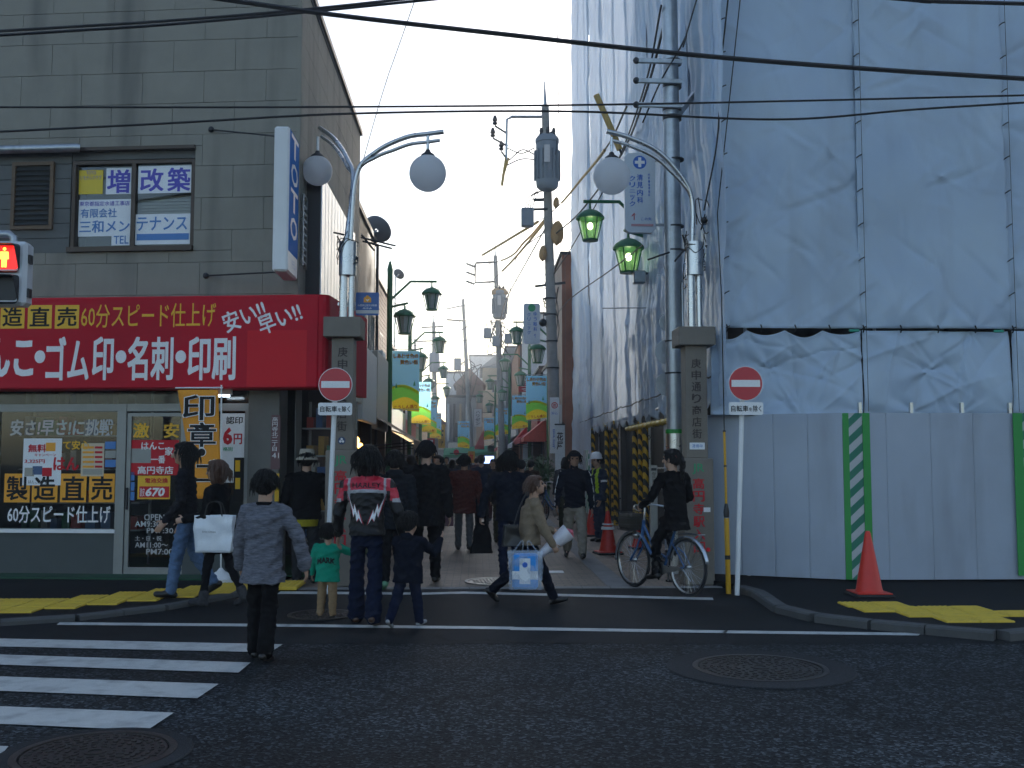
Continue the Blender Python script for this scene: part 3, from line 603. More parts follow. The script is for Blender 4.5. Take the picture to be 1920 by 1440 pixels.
# projecting blue and white sign
ps = thing('projecting_sign', 'tall white-edged blue sign box sticking out from the building corner', 'sign', (at(521, 700, 13.0).x, 13.0, 0))
z0, z1 = at(520, 508, 13.0).z, at(520, 236, 13.0).z
MB().bbox(-.1, .1, 0, .72, z0, z1, .025).build('sign_case', pm('white_paint'), ps); MB().box(.1, .104, .03, .69, z0+.28, z1-.03).build('blue_face', M('blue_sign_face', (.015, .15, .5), .7, spec=.05), ps)
for i, ch in enumerate('TOTO'): text(ps, ch, (.108, .36, z1-.2-i*.36), .5, .3, WH, right=(0, 1, 0), bold=.02)
text(ps, 'リモデル', (.108, .36, z0+.15), .3, .12, LBLUE, right=(0, 1, 0))
for (px_, py_, zz) in ((396, 243, z1-.06), (386, 517, z0+.03)):
    wp = LF.w(*(lambda t_: (t_[0], 0, t_[1]))(LF.px(px_, py_))); lp = wp-ps.location
    MB().tube([lp, (-.1, .25, zz)], .012, 6).build('stay_rod', pm('dark_metal'), ps); MB().ball(lp, .045, 8, 6).build('wall_anchor', pm('dark_metal'), ps)
MB().box(-.04, .04, .70, 1.05, z0+.06, z0+.14).build('wall_bracket', pm('dark_metal'), ps); MB().box(-.04, .04, .70, 1.05, z1-.3, z1-.22).build('wall_bracket', pm('dark_metal'), ps)
# orange banner
bn = thing('shop_banner', 'slanting orange cloth banner with black stamp lettering under the red sign', 'banner', LF.w(0, 0, 0), TH)
by = -.62
def bp(px, py): t_ = LF.px(px, py, by); return t_
tl, tr, bl_, br_ = bp(333, 731), bp(409, 731), bp(366, 935), bp(415, 935)
def bfn(u, v):
    x = (tl[0]*(1-u)+tr[0]*u)*(1-v)+(bl_[0]*(1-u)+br_[0]*u)*v; z = (tl[1]*(1-u)+tr[1]*u)*(1-v)+(bl_[1]*(1-u)+br_[1]*u)*v
    return (x, by+.012*sin(u*5+v*3)*v, z)
o = MB().grid(bfn, 10, 24).build('cloth', M('orange_cloth', (.78, .3, .015), .7, var=.06), bn, smooth=True)
m_ = o.modifiers.new('s', 'SOLIDIFY'); m_.thickness = .004
for ch, x0, y0, x1, y1 in (('印', 343, 741, 402, 788), ('章', 352, 792, 405, 838), ('●', 371, 841, 385, 855), ('ゴ', 368, 862, 408, 905)):
    ftext(LF, bn, ch, x0-1.5, y0-1.5, x1+1.5, y1+1.5, WH, y=by-.016, bold=.05); ftext(LF, bn, ch, x0, y0, x1, y1, BK, y=by-.018, bold=.015)
xa = bp(415, 730); xb = bp(417, 930); MB().tube([(xa[0], by, 2.62), (xb[0], by, .2)], .011, 8).build('pole', pm('white_paint'), bn); MB().tube([(tl[0]-.03, by, 2.585), (xa[0]+.02, by, 2.585)], .01, 8).build('crossbar', pm('white_paint'), bn)
MB().lathe([(.2, ZL+.002), (.2, ZL+.05), (.05, ZL+.14), (.02, ZL+.18)], 20, (xb[0], by, 0)).build('base_weight', pm('white_paint'), bn, smooth=True)
# lit fluorescent tube under the sign
fl = thing('fluorescent_tube', 'small lit fluorescent tube under the red sign edge', 'lamp', LF.w(fx(424), -.25, 2.5), TH)
MB().tube([(-.12, 0, 0), (.12, 0, 0)], .014, 10).build('tube', M('lit_tube', (.9, .95, 1), .4, emit=(.75, .88, 1), es=6), fl); MB().box(-.15, .15, -.03, .03, .015, .1).build('fitting', pm('white_paint'), fl)
# pedestrian signal at the left edge
sp = thing('pedestrian_signal', 'white pedestrian signal showing the red standing figure', 'traffic light', (at(16, 510, 11.5).x, 11.5, 0))
z0, z1 = at(20, 573, 11.5).z, at(20, 452, 11.5).z
MB().bbox(-.24, .2, -.02, .2, z0, z1, .04).build('housing', M('signal_housing', (.55, .57, .6), .4, var=.05), sp, smooth=30)
zm = (z0+z1)/2
for i, zc in enumerate((z0+(z1-z0)*.26, z0+(z1-z0)*.74)):
    MB().prism(rrect(.3, .27, .03), 0, .004, (-.04, -.021, zc)).build('lens', pm('black_paint') if i == 0 else M('lit_red_lens', (.5, .01, .01), .3, emit=(.8, .015, .01), es=.8), sp)
    hd = MB(); pr = rrect(.34, .31, .04)
    n = len(pr); vs = []
    for k, (u, v) in enumerate(pr): vs.append((-.04+u, -.02, zc+v))
    for k, (u, v) in enumerate(pr): vs.append((-.04+u, -.02-.16*max(.12, min(1, (v+.155)/.31)), zc+v-.02))
    hd.add(vs, [(k, (k+1) % n, n+(k+1) % n, n+k) for k in range(n)]); o = hd.build('visor', pm('black_paint'), sp); m_ = o.modifiers.new('s', 'SOLIDIFY'); m_.thickness = .006
AMB = M('lit_amber_figure', (.8, .3, .02), .4, emit=(1, .45, .06), es=1.6); zc = z0+(z1-z0)*.74
fg = MB().prism(circ(.02, 14), .002, .005, (-.04, -.026, zc+.095)).prism([(-.045, .065), (.045, .065), (.052, -.02), (.03, -.025), (.028, -.115), (.004, -.115), (0, -.03), (-.004, -.115), (-.028, -.115), (-.03, -.025), (-.052, -.02)], .002, .005, (-.04, -.026, zc)); fg.build('standing_figure', AMB, sp)
for zz in (z0+.1, z1-.25): MB().box(.2, .225, .02, .1, zz, zz+.1).build('hinge', pm('dark_metal'), sp)
MB().tube([(-.5, .1, z1+.1), (-.05, .1, z1+.1), (.0, .1, z1+.06), (.0, .1, z1-.02)], .045, 12).build('arm', pm('galvanised'), sp, smooth=True); MB().tube([(-.5, .1, ZL), (-.5, .1, z1+.5)], .07, 14).build('post', pm('galvanised'), sp, smooth=True)

# ================================================================ right: building under wraps
def tarp_mat():
    m = bpy.data.materials.new('tarpaulin'); m.use_nodes = True; t = m.node_tree; p = t.nodes['Principled BSDF']; o = t.nodes['Material Output']
    tc = t.nodes.new('ShaderNodeTexCoord'); n = t.nodes.new('ShaderNodeTexNoise'); n.inputs['Scale'].default_value = 1.6; n.inputs['Detail'].default_value = 7; t.links.new(tc.outputs['Object'], n.inputs[0])
    r = t.nodes.new('ShaderNodeValToRGB'); e = r.color_ramp.elements; e[0].position = .3; e[1].position = .72; e[0].color = (.58, .71, .87, 1); e[1].color = (.68, .82, .96, 1); t.links.new(n.outputs[0], r.inputs[0])
    n3 = t.nodes.new('ShaderNodeTexNoise'); n3.inputs['Scale'].default_value = 1; n3.inputs['Detail'].default_value = 6; mp = t.nodes.new('ShaderNodeMapping'); mp.inputs['Scale'].default_value = (3, 3, .35)
    t.links.new(tc.outputs['Object'], mp.inputs[0]); t.links.new(mp.outputs[0], n3.inputs[0]); mr = t.nodes.new('ShaderNodeMapRange'); mr.inputs[1].default_value = .5; mr.inputs[2].default_value = .8; mr.inputs[4].default_value = .35; t.links.new(n3.outputs[0], mr.inputs[0])
    mx0 = t.nodes.new('ShaderNodeMix'); mx0.data_type = 'RGBA'; t.links.new(mr.outputs[0], mx0.inputs[0]); t.links.new(r.outputs[0], mx0.inputs[6]); mx0.inputs[7].default_value = (.3, .3, .3, 1)
    t.links.new(mx0.outputs[2], p.inputs['Base Color']); p.inputs['Roughness'].default_value = .33; p.inputs['Specular IOR Level'].default_value = .5
    n2 = t.nodes.new('ShaderNodeTexNoise'); n2.noise_type = 'RIDGED_MULTIFRACTAL'; n2.inputs['Scale'].default_value = 1.7; n2.inputs['Detail'].default_value = 5; n2.inputs['Roughness'].default_value = .55; n2.inputs['Distortion'].default_value = .9; t.links.new(tc.outputs['Object'], n2.inputs[0])
    b = t.nodes.new('ShaderNodeBump'); b.inputs['Strength'].default_value = .5; b.inputs['Distance'].default_value = .03; t.links.new(n2.outputs[0], b.inputs['Height']); t.links.new(b.outputs[0], p.inputs['Normal'])
    tr = t.nodes.new('ShaderNodeBsdfTranslucent'); tr.inputs[0].default_value = (.72, .75, .8, 1); t.links.new(b.outputs[0], tr.inputs[1])
    mx = t.nodes.new('ShaderNodeMixShader'); mx.inputs[0].default_value = .42; t.links.new(p.outputs[0], mx.inputs[1]); t.links.new(tr.outputs[0], mx.inputs[2]); t.links.new(mx.outputs[0], o.inputs[0])
    return m
TARP = tarp_mat()
EYELET = pm('dark_metal')
FY0 = 13.35
RC = at(1358, 860, FY0); RF = Frame((RC.x, RC.y), 0.); RS = Frame((RC.x, RC.y), pi/2)
scaf = thing('scaffolding', 'tall pipe scaffolding wrapped in grey-white tarpaulins around the building site', 'scaffolding', (0, 0, 0))
def tarp(fr, x0, x1, z0, z1, ties, seed, amp=.035, drape=0., sag_top=None, sag_bot=0., bulge=.05, dens=26, yoff=0., name='tarpaulin', edge=None):
    """one sheet: tension creases fan out from its ties, soft folds between, slack lower edge"""
    rs = np.random.RandomState(seed); nu = max(8, int((x1-x0)*dens)); nv = max(8, int((z1-z0)*dens))
    U, V = np.meshgrid(np.linspace(0, 1, nu+1), np.linspace(0, 1, nv+1)); X = x0+(x1-x0)*U; Z = z0+(z1-z0)*V; D = np.zeros_like(X)
    W_ = x1-x0; H_ = z1-z0
    for k in range(5):
        a = rs.uniform(0, 2*pi); fq = rs.uniform(1.2, 4.5); D += amp*.35/fq*2*np.sin(fq*(X*cos(a)+Z*sin(a))*1.5+rs.uniform(0, 6)+1.2*np.sin(Z*rs.uniform(.8, 2)+X))
    for (tx, tz, s) in ties:
        dx = X-tx; dz = Z-tz; r = np.hypot(dx, dz)+1e-3; th = np.arctan2(dz, dx); L = rs.uniform(.35, .75)*s; n = rs.randint(5, 10)
        f = np.zeros_like(X)
        for j in range(4): f += rs.uniform(.3, 1)*np.cos(rs.randint(2, 9)*th+rs.uniform(0, 6))
        D += amp*.22*s*f*np.exp(-r/L)*np.minimum(r/.08, 1)
        D += -.022*s*np.exp(-(r/.16)**2)
    seeds = [(tx, tz, rs.uniform(.5, 1.5)*s) for (tx, tz, s) in ties for _k in range(2)]+[(rs.uniform(x0, x1), rs.uniform(z0, min(z1, z0+6)), rs.uniform(.4, 1.1)) for _k in range(int(14*W_*min(H_, 6)/2.5))]
    for (tx, tz, ln) in seeds:               # sharp pulled creases
        a = rs.choice([-1, 1])*rs.uniform(.15, 1.25)-pi/2*rs.choice([0, 1], p=[.55, .45]); ca, sa = cos(a), sin(a); u_ = (X-tx)*ca+(Z-tz)*sa; v_ = -(X-tx)*sa+(Z-tz)*ca+.05*np.sin(u_*3+rs.uniform(0, 6)); wd = rs.uniform(.02, .05)
        D += amp*rs.uniform(.25, .8)*rs.choice([-1, 1])*np.exp(-np.abs(v_)/wd)*np.exp(-((u_-ln*.45)/(ln*.5))**2)
    if drape:
        ph = rs.uniform(0, 6)
        for fq, a in ((rs.uniform(3, 5), 1), (rs.uniform(7, 10), .5), (rs.uniform(13, 18), .22)):
            q = np.sin(fq*(X+.18*np.sin(Z*.9+ph)+.07*np.sin(Z*2.7))+rs.uniform(0, 6)); D += drape*a*(1-2*np.abs(q)**.75)*(.55+.45*np.sin(Z*.7+rs.uniform(0, 6)))
    D += bulge*np.sin(pi*U)**.7*np.sin(pi*V)**.7*rs.uniform(-1, 1)
    if sag_top is not None:
        for (ta, tb, dp) in sag_top: q = (X-ta)/(tb-ta); m = (q > 0)*(q < 1); Z = Z-m*dp*np.sin(pi*np.clip(q, 0, 1))*V**3
    if sag_bot: Z = Z-sag_bot*np.abs(np.sin((X-x0)*pi/.9+.4*np.sin(X*3)))*(1-V)**2
    if edge is not None: X, Z, D = edge(U, V, X, Z, D)
    P = np.stack([X, yoff-D, Z], -1).reshape(-1, 3); th = fr.th
    wx = fr.o.x+P[:, 0]*cos(th)-P[:, 1]*sin(th); wy = fr.o.y+P[:, 0]*sin(th)+P[:, 1]*cos(th); P = np.stack([wx, wy, P[:, 2]], 1)
    mb = MB(); mb.v = P.tolist(); mb.f = [(j*(nu+1)+i, j*(nu+1)+i+1, (j+1)*(nu+1)+i+1, (j+1)*(nu+1)+i) for j in range(nv) for i in range(nu)]; mb.m = [0]*len(mb.f)
    o = mb.build(name, TARP, scaf, smooth=True, normals=False); m = o.modifiers.new('s', 'SOLIDIFY'); m.thickness = .002
    return o
fxr = lambda px, py=400: RF.px(px, py)[0]; fzr = lambda py, px=1610: RF.px(px, py)[1]
zlow, zmid, ztop = fzr(772), fzr(617), 14.0
xs = [fxr(1358), fxr(1611), fxr(1888)]; xs += [xs[-1]+1.8, xs[-1]+3.6, xs[-1]+5.4]
vt = [zmid+.47*i for i in range(18)]
def eties(x0, x1, big=1.): return [(x, z, .55*big*rnd.uniform(.5, 1.1)) for x in (x0, x1) for z in vt]+[(x0+(x1-x0)*i/4, zmid, .9) for i in range(5)]
def bite(U, V, X, Z, D):                  # lower left corner pulled aside: a slit opens along the corner
    k = np.exp(-((V-.03)/.07)**2)*(1-U)**6; X = X+.12*k; return X, Z, D
EX = ((fxr(1592), fzr(345), .8), (fxr(1465), fzr(238), .9), (fxr(1365), fzr(470), .9), (fxr(1490), fzr(468), .5))
for i in range(5):
    ties = eties(xs[i], xs[i+1])+[t_ for t_ in EX if xs[i]-.05 < t_[0] < xs[i+1]+.05]
    tarp(RF, xs[i]-(.16 if i == 0 else .03), xs[i+1]-.004, zmid+.012, ztop, ties, 11+i, .036, yoff=-.014*(i % 2), dens=27 if i < 3 else 9, edge=bite if i == 0 else None, bulge=.05)
x00 = fxr(1328)
for i, (a, b) in enumerate(((x00, xs[1]), (xs[1], xs[2]), (xs[2], xs[3]), (xs[3], xs[4]))):
    n = 4; tt = [(a+(b-a)*k/n, zmid, 1.2) for k in range(n+1)]+[(a+(b-a)*k/3, zlow, .9) for k in range(4)]+[(a+(b-a)*.45, (zlow+zmid)/2, 1.)]
    if i == 0: tt += [(fxr(1440), fzr(688), 1.3), (fxr(1470), fzr(752), 1.2)]
    sg_ = [(a+(b-a)*k/n, a+(b-a)*(k+1)/n, (.13, .07, .1, .06)[k] if i == 0 else .008) for k in range(n)]
    tarp(RF, a+.01, b-.01, zlow-.04, zmid-.012, tt, 41+i, .042, sag_top=sg_, dens=44 if i < 2 else 20, bulge=.12, yoff=.02, name='skirt_tarpaulin')
# eyelet ties along seams, and the clothes-line wires of the scaffold seen through them
for x in xs[:4]:
    for z in vt[:12]: MB().tube([(RC.x+x-.04, RC.y-.045, z-.02), (RC.x+x, RC.y-.06, z+.01), (RC.x+x+.04, RC.y-.045, z+.03)], .008, 6).build('tie', pm('cable'), scaf)
for i in range(4):
    for k in range(5):
        x = xs[i]+(xs[i+1]-xs[i])*k/4; MB().tube([(RC.x+x, RC.y-.03, zmid+.05), (RC.x+x+.01, RC.y-.05, zmid), (RC.x+x, RC.y-.03, zmid-.05)], .009, 6).build('tie', pm('cable'), scaf)
GRN = pm('green_clip', (.02, .3, .2), .5)
for px_ in (1597, 1866): x = fxr(px_, 617); MB().bbox(RC.x+x-.07, RC.x+x+.07, RC.y-.1, RC.y-.075, zmid-.05, zmid-.015, .008).build('green_clip', GRN, scaf)
for x in xs[1:3]:
    MB().tube([(RC.x+x+.03, RC.y-.075, zlow), (RC.x+x+.03, RC.y-.075, ztop)], .0035, 5).build('seam_rope', pm('cable'), scaf)
# alley side sheets
yE = 20.8
side_edges = [-.06, 2.1, 4.0, 5.9, 8.2, 10.5, 13, 15.6, 18.2, yE]
zsb = 2.78
for i, (a, b) in enumerate(zip(side_edges[:-1], side_edges[1:])):
    ties = [(x, zsb+.02+.6*k, .8) for x in (a, b) for k in range(13)]+[(a+(b-a)*k/3, zsb+1.7*j, 1.) for k in range(4) for j in range(4)]
    last = i >= 7
    tarp(RS, a-.4, b+.05, (1.3 if last else zsb-.28), 18.0, ties, 71+i, .024, drape=.042, sag_bot=0 if last else .16, dens=24 if i < 4 else 13, bulge=.1, yoff=rnd.uniform(-.03, .05))
for k in range(24):                       # rope along the gathered lower hem
    y0 = RC.y+.1+k*.75; MB().tube([(RC.x-.06, y0, zsb+.03*sin(k*1.7)), (RC.x-.09, y0+.37, zsb-.02), (RC.x-.06, y0+.75, zsb+.03*sin((k+1)*1.7))], .012, 5).build('hem_rope', pm('cable'), scaf)
# pipes, decks and poles
PIPE = pm('steel'); ph = MB()
for z in (2.55,): MB().tube([(RC.x+.02, RC.y+2.2, z), (RC.x+.02, RC.y+yE-3, z)], .03, 10).build('ledger_pipe', PIPE, scaf, smooth=True)
YBAND = None
def stripes(name, c1, c2, fq, ax=(0, 0, 1), off=(3, 3, 0)):
    m = bpy.data.materials.new(name); m.use_nodes = True; t = m.node_tree; p = t.nodes['Principled BSDF']; tc = t.nodes.new('ShaderNodeTexCoord')
    vm = t.nodes.new('ShaderNodeVectorMath'); vm.operation = 'DOT_PRODUCT'; vm.inputs[1].default_value = (ax[0]*fq+off[0], ax[1]*fq+off[1], ax[2]*fq+off[2]); t.links.new(tc.outputs['Object'], vm.inputs[0])
    fr_ = t.nodes.new('ShaderNodeMath'); fr_.operation = 'FRACT'; t.links.new(vm.outputs['Value'], fr_.inputs[0]); gt = t.nodes.new('ShaderNodeMath'); gt.operation = 'GREATER_THAN'; gt.inputs[1].default_value = .5; t.links.new(fr_.outputs[0], gt.inputs[0])
    mx = t.nodes.new('ShaderNodeMix'); mx.data_type = 'RGBA'; mx.inputs[6].default_value = (*c1, 1); mx.inputs[7].default_value = (*c2, 1); t.links.new(gt.outputs[0], mx.inputs[0]); t.links.new(mx.outputs[2], p.inputs['Base Color']); p.inputs['Roughness'].default_value = .5
    return m
YBLK = stripes('yellow_black_padding', (.62, .36, .015), (.012, .012, .012), 4.2, off=(5, 5, 0))
GWHT = stripes('green_white_tape', (.012, .16, .1), (.42, .44, .45), 4.4, off=(-4, 0, 0))
YPIPE = pm('yellow_padding', (.6, .4, .05), .5)
MB().tube([(RC.x-.12, at(1252, 790, 16.6).y, 2.27), (RC.x-.12, 21.2, 2.27)], .045, 12).build('padded_pipe', YPIPE, scaf, smooth=True)
for k in range(10): y = 16.7+k*.45; MB().lathe([(.055, -.03), (.06, 0), (.055, .03)], 10, (RC.x-.12, y, 2.27), axis=(0, 1, 0)).build('padding_cuff', YPIPE, scaf, smooth=True)
for x_, y_, zt_ in ((.02, 28.6, 2.5), (.5, 28.0, 2.5), (.02, 25.6, 2.5), (.02, 24.0, 2.55), (.55, 23.6, 2.5), (-.05, 20.6, 2.25), (-.12, 18.9, 2.3), (.25, 18.2, 2.3)):
    MB().tube([(0, 0, ZR), (0, 0, zt_)], .055, 12).build('padded_post', YBLK, scaf, smooth=True, loc=(RC.x+x_, y_, 0))
for k in range(9): MB().tube([(RC.x+.35, RC.y+1.2+k*2.2, ZR), (RC.x+.35, RC.y+1.2+k*2.2, 17.8)], .024, 8).build('standard_pipe', PIPE, scaf, smooth=True)
for k in range(6): MB().tube([(RC.x+.4+k*1.8, RC.y+.35, ZR), (RC.x+.4+k*1.8, RC.y+.35, ztop)], .024, 8).build('standard_pipe', PIPE, scaf, smooth=True)
DECK = M('scaffold_deck', (.09, .085, .075), .8)
for z in (2.9, 4.6, 6.3, 8.0, 9.7):
    MB().box(RC.x+.5, RC.x+.9, RC.y+.5, RC.y+9, z, z+.04).build('deck', DECK, scaf); MB().box(RC.x+.42, RC.x+10, RC.y+.42, RC.y+1.0, z-.05, z-.01).build('deck', DECK, scaf)
for z in (1.0, 1.45, .6): MB().tube([(RC.x+.9, 17.5, z), (RC.x+.9, 27, z-.03)], .02, 8).build('guard_rail', PIPE, scaf, smooth=True)
core = thing('building_shell', 'dark unfinished building standing inside the tarpaulin wrapping', 'building', (0, 0, 0))
RAW = M('raw_block', (.05, .048, .045), .9, var=.3, vs=3); MB().box(RC.x+1.15, RC.x+12, RC.y+1.15, RC.y+9, 0, 17.0).build('sun_blocking_core', RAW, core); MB().box(RC.x+1.15, RC.x+12, RC.y+9.01, RC.y+yE-.4, 0, 3.4).build('lowered_core', RAW, core)  # unseen core heights: tall front blocks the sun, low rear backlights the side sheets
for k in range(4): MB().bbox(RC.x+1.0, RC.x+1.16, RC.y+3+k*4.5, RC.y+3.4+k*4.5, ZR, 3.2, .01).build('column', M('raw_column', (.09, .085, .08), .9) if k == 0 else bpy.data.materials['raw_column'], core)
# fence
FEN = M('grey_steel_hoarding', (.34, .39, .47), .45, metal=.1, var=.08, vs=1.4, dirt=((.16, .17, .19), .5, (2.5, 2.5, .4)))
fence = thing('site_hoarding', 'pale blue-grey steel hoarding of upright panels under the tarpaulins', 'fence', (0, 0, 0))
pxs = [1328, 1385, 1449, 1517, 1581]; P0 = Vector((at(1328, 900, 13.75).x, 13.75, 0)); P1 = Vector((at(1582, 900, 13.0).x, 13.0, 0)); P2 = Vector((14.5, 12.9, 0))
zF0, zF1 = ZR+.03, 2.24
def fpanel(a, b):
    d = (b-a); L = d.length; u = d.normalized(); n = Vector((u.y, -u.x, 0)); mb = MB()
    g = .0015; prof = [(g, -.0), (g, .03), (.018, .034), (L-.018, .034), (L-g, .03), (L-g, 0)]
    vs = [a+u*x+n*y+Vector((0, 0, zF0)) for x, y in prof]+[a+u*x+n*y+Vector((0, 0, zF1+rnd.uniform(-.004, .004))) for x, y in prof]; k = len(prof)
    mb.add(vs, [(i, i+1, k+i+1, k+i) for i in range(k-1)]+[tuple(range(k))[::-1], tuple(range(k, 2*k))]); mb.build('hoarding_panel', FEN, fence)
for i in range(4): fpanel(P0+(P1-P0)*i/4, P0+(P1-P0)*(i+1)/4)
ux = [at(px_, 900, 12.97).x for px_ in (1630, 1662, 1745, 1825, 1903)]; ux += [ux[-1]+.55*k for k in range(1, 12)]
for a, b in zip(ux[:-1], ux[1:]): fpanel(Vector((a, 12.97, 0)), Vector((b, 12.97, 0)))
# striped strip between green edges
gs = Vector((at(1581, 900, 13.0).x, 13.0, 0)); ge = Vector((at(1628, 900, 12.97).x, 12.97, 0))
GE = M('bright_green_tape', (.02, .27, .045), .5)
MB().add([gs+Vector((0, -.02, zF0)), gs+Vector((.07, -.05, zF0)), gs+Vector((.07, -.05, zF1)), gs+Vector((0, -.02, zF1))], [(0, 1, 2, 3)]).build('green_edge', GE, fence)
w_ = ge.x-gs.x-.14
MB().box(0, w_, -.01, .02, zF0, zF1).build('striped_strip', GWHT, fence, loc=(gs.x+.07, 12.96, 0))
MB().add([ge+Vector((-.07, -.03, zF0)), ge+Vector((0.02, -.045, zF0)), ge+Vector((0.02, -.045, zF1)), ge+Vector((-.07, -.03, zF1))], [(0, 1, 2, 3)]).build('green_edge', GE, fence)
gx2 = at(1903, 900, 12.9).x; MB().box(gx2, gx2+.12, 12.89, 12.905, zF0+.05, zF1).build('green_edge', GE, fence)
MB().box(gx2+.12, gx2+.42, 12.9, 12.92, zF0+.05, zF1).build('striped_strip', GWHT, fence)
MB().tube([(P1.x, 13.1, zF1-.05), (14.4, 13.1, zF1-.05)], .025, 8).build('rail_pipe', PIPE, fence)
for px_ in (1612, 1708, 1803, 1893): x = at(px_, 760, 13.02).x; MB().box(x-.02, x+.02, 13.0, 13.05, zF1-.1, zF1+.14).build('clamp', PIPE, fence)
# green and white panels inside the alley side
for y_, h in ((16.9, 2.25), (29.3, 1.9)):
    t = thing('striped_site_panel', 'green and white striped panel %s under the alley-side tarpaulin' % ('nearest the steel pole' if y_ < 20 else 'far along'), 'panel', (RC.x-.06, y_, 0)); MB().box(-.02, .02, -.14 if y_ < 20 else -.35, .14 if y_ < 20 else .35, ZR, h).build('panel_sheet', stripes('green_white_panel', (.015, .24, .13), (.6, .62, .62), 3, off=(0, 2.5, 0)) if y_ < 20 else bpy.data.materials['green_white_panel'], t)
    MB().box(-.02, .02, .15 if y_ < 20 else .36, .35 if y_ < 20 else 1.0, ZR, h).build('panel_plain', FEN, t)
# cones
CONE = M('orange_red_cone', (.62, .03, .012), .42, var=.12, vs=5, dirt=((.25, .03, .02), .5, (4, 4, 2)))
def cone(label, x, y, z, h):
    t = thing('traffic_cone', label, 'traffic cone', (x, y, z), rnd.uniform(-.2, .2), 'traffic cones by the building site')
    MB().bbox(-h*.3, h*.3, -h*.3, h*.3, 0, .035, .015).build('base', pm('black_rubber', (.02, .02, .022), .8), t)
    MB().bbox(-h*.27, h*.27, -h*.27, h*.27, .036, .05, .005).build('base_rim', CONE, t)
    MB().lathe([(h*.22, .05), (h*.2, .075), (h*.045, h-.03), (h*.03, h), (.001, h)], 24).build('cone_body', CONE, t, smooth=60)
    return t
p = gr(1630, 1117, ZR); cone('orange traffic cone in front of the striped hoarding strip', p.x, p.y, ZR, .74)
p = gr(1140, 1040); c1 = cone('orange traffic cone in the alley to the left of the cyclist', p.x, p.y, .013, .74)
MB().lathe([(.118, .42), (.108, .47)], 24, cap=False).build('reflective_band', pm('white_paint'), c1); MB().lathe([(.1, .5), (.094, .525)], 24, cap=False).build('reflective_band', pm('white_paint'), c1)
p = gr(1110, 1006); cone('half-hidden orange traffic cone behind the man in striped jacket', p.x, p.y, .013, .72)
p = gr(1196, 1030); cone('orange traffic cone seen through the front wheel of the bicycle', p.x, p.y, .013, .5)
# no entry signs
def no_entry(label, px, py, bx, by_, Y, tilt):
    b = gr(bx, by_, .012); t = thing('no_entry_sign', label, 'road sign', (b.x, b.y, .012), 0, 'no entry signs at the alley mouth')
    c = at(px, py, b.y-.06)-Vector((b.x, b.y, .012)); top = Vector((c.x, .05, c.z+.22))
    MB().tube([(0, 0, 0), (c.x*.96, .03, c.z+.2)], .03, 12).build('post', pm('white_paint'), t, smooth=True)
    rr = .21
    MB().lathe([(rr, 0), (rr, .004)], 40, c, axis=(0, -1, 0)).build('disc_rim', pm('white_print'), t); MB().lathe([(rr-.008, .004), (rr-.008, .007)], 40, c, axis=(0, -1, 0)).build('red_disc', M('reflective_red', (.5, .02, .035), .35) if 'reflective_red' not in bpy.data.materials else bpy.data.materials['reflective_red'], t)
    MB().box(c.x-.175, c.x+.175, c.y-.010, c.y-.007, c.z-.042, c.z+.042).build('white_bar', WH, t)
    zp = c.z-.305; MB().prism(rrect(.42, .155, .025), 0, .006, (c.x, c.y, zp)).build('plate', WH, t)
    text(t, '自転車', (c.x-.08, c.y-.0085, zp), .21, .075, BK, bold=.012); text(t, 'を', (c.x+.055, c.y-.0085, zp-.01), .045, .045, BK, bold=.01); text(t, '除く', (c.x+.135, c.y-.0085, zp), .1, .075, BK, bold=.012)
    return t
no_entry('no entry sign standing in front of the left stone pylon', 629, 721, 611, 1110, 13, 0)
t = no_entry('no entry sign on a leaning white post before the hoarding', 1398, 719, 1382, 1116, 12.8, 0)
# yellow guarded guy wire
b = gr(1366, 1112, .012); g = thing('guy_wire', 'guy wire with a yellow and black plastic guard beside the hoarding', 'guy wire', (b.x, b.y, 0))
tp = at(1358, 808, b.y)-Vector((b.x, b.y, 0)); u = tp.normalized()
YG = pm('yellow_guard', (.62, .33, .01), .42)
MB().tube([(0, 0, .0), u*.92], .032, 12).build('guard', YG, g, smooth=True); MB().tube([u*.93, u*1.0, u*1.1], [.032, .038, .018], 12).build('guard_collar', pm('black_paint'), g, smooth=True)
MB().tube([u*1.1, tp], .016, 10).build('upper_guard', YG, g, smooth=True); MB().tube([u*.42, u*.47], .034, 12).build('black_band', pm('black_paint'), g)
for f_ in (1.55, 1.98): MB().tube([u*f_, u*(f_+.02)], .019, 10).build('black_band', pm('black_paint'), g)
MB().tube([tp, at(1353, 560, b.y+.1)-g.location, at(1345, 400, b.y+.5)-g.location, at(1392, -40, b.y+.9)-g.location], .008, 6).build('wire', pm('cable'), g); 

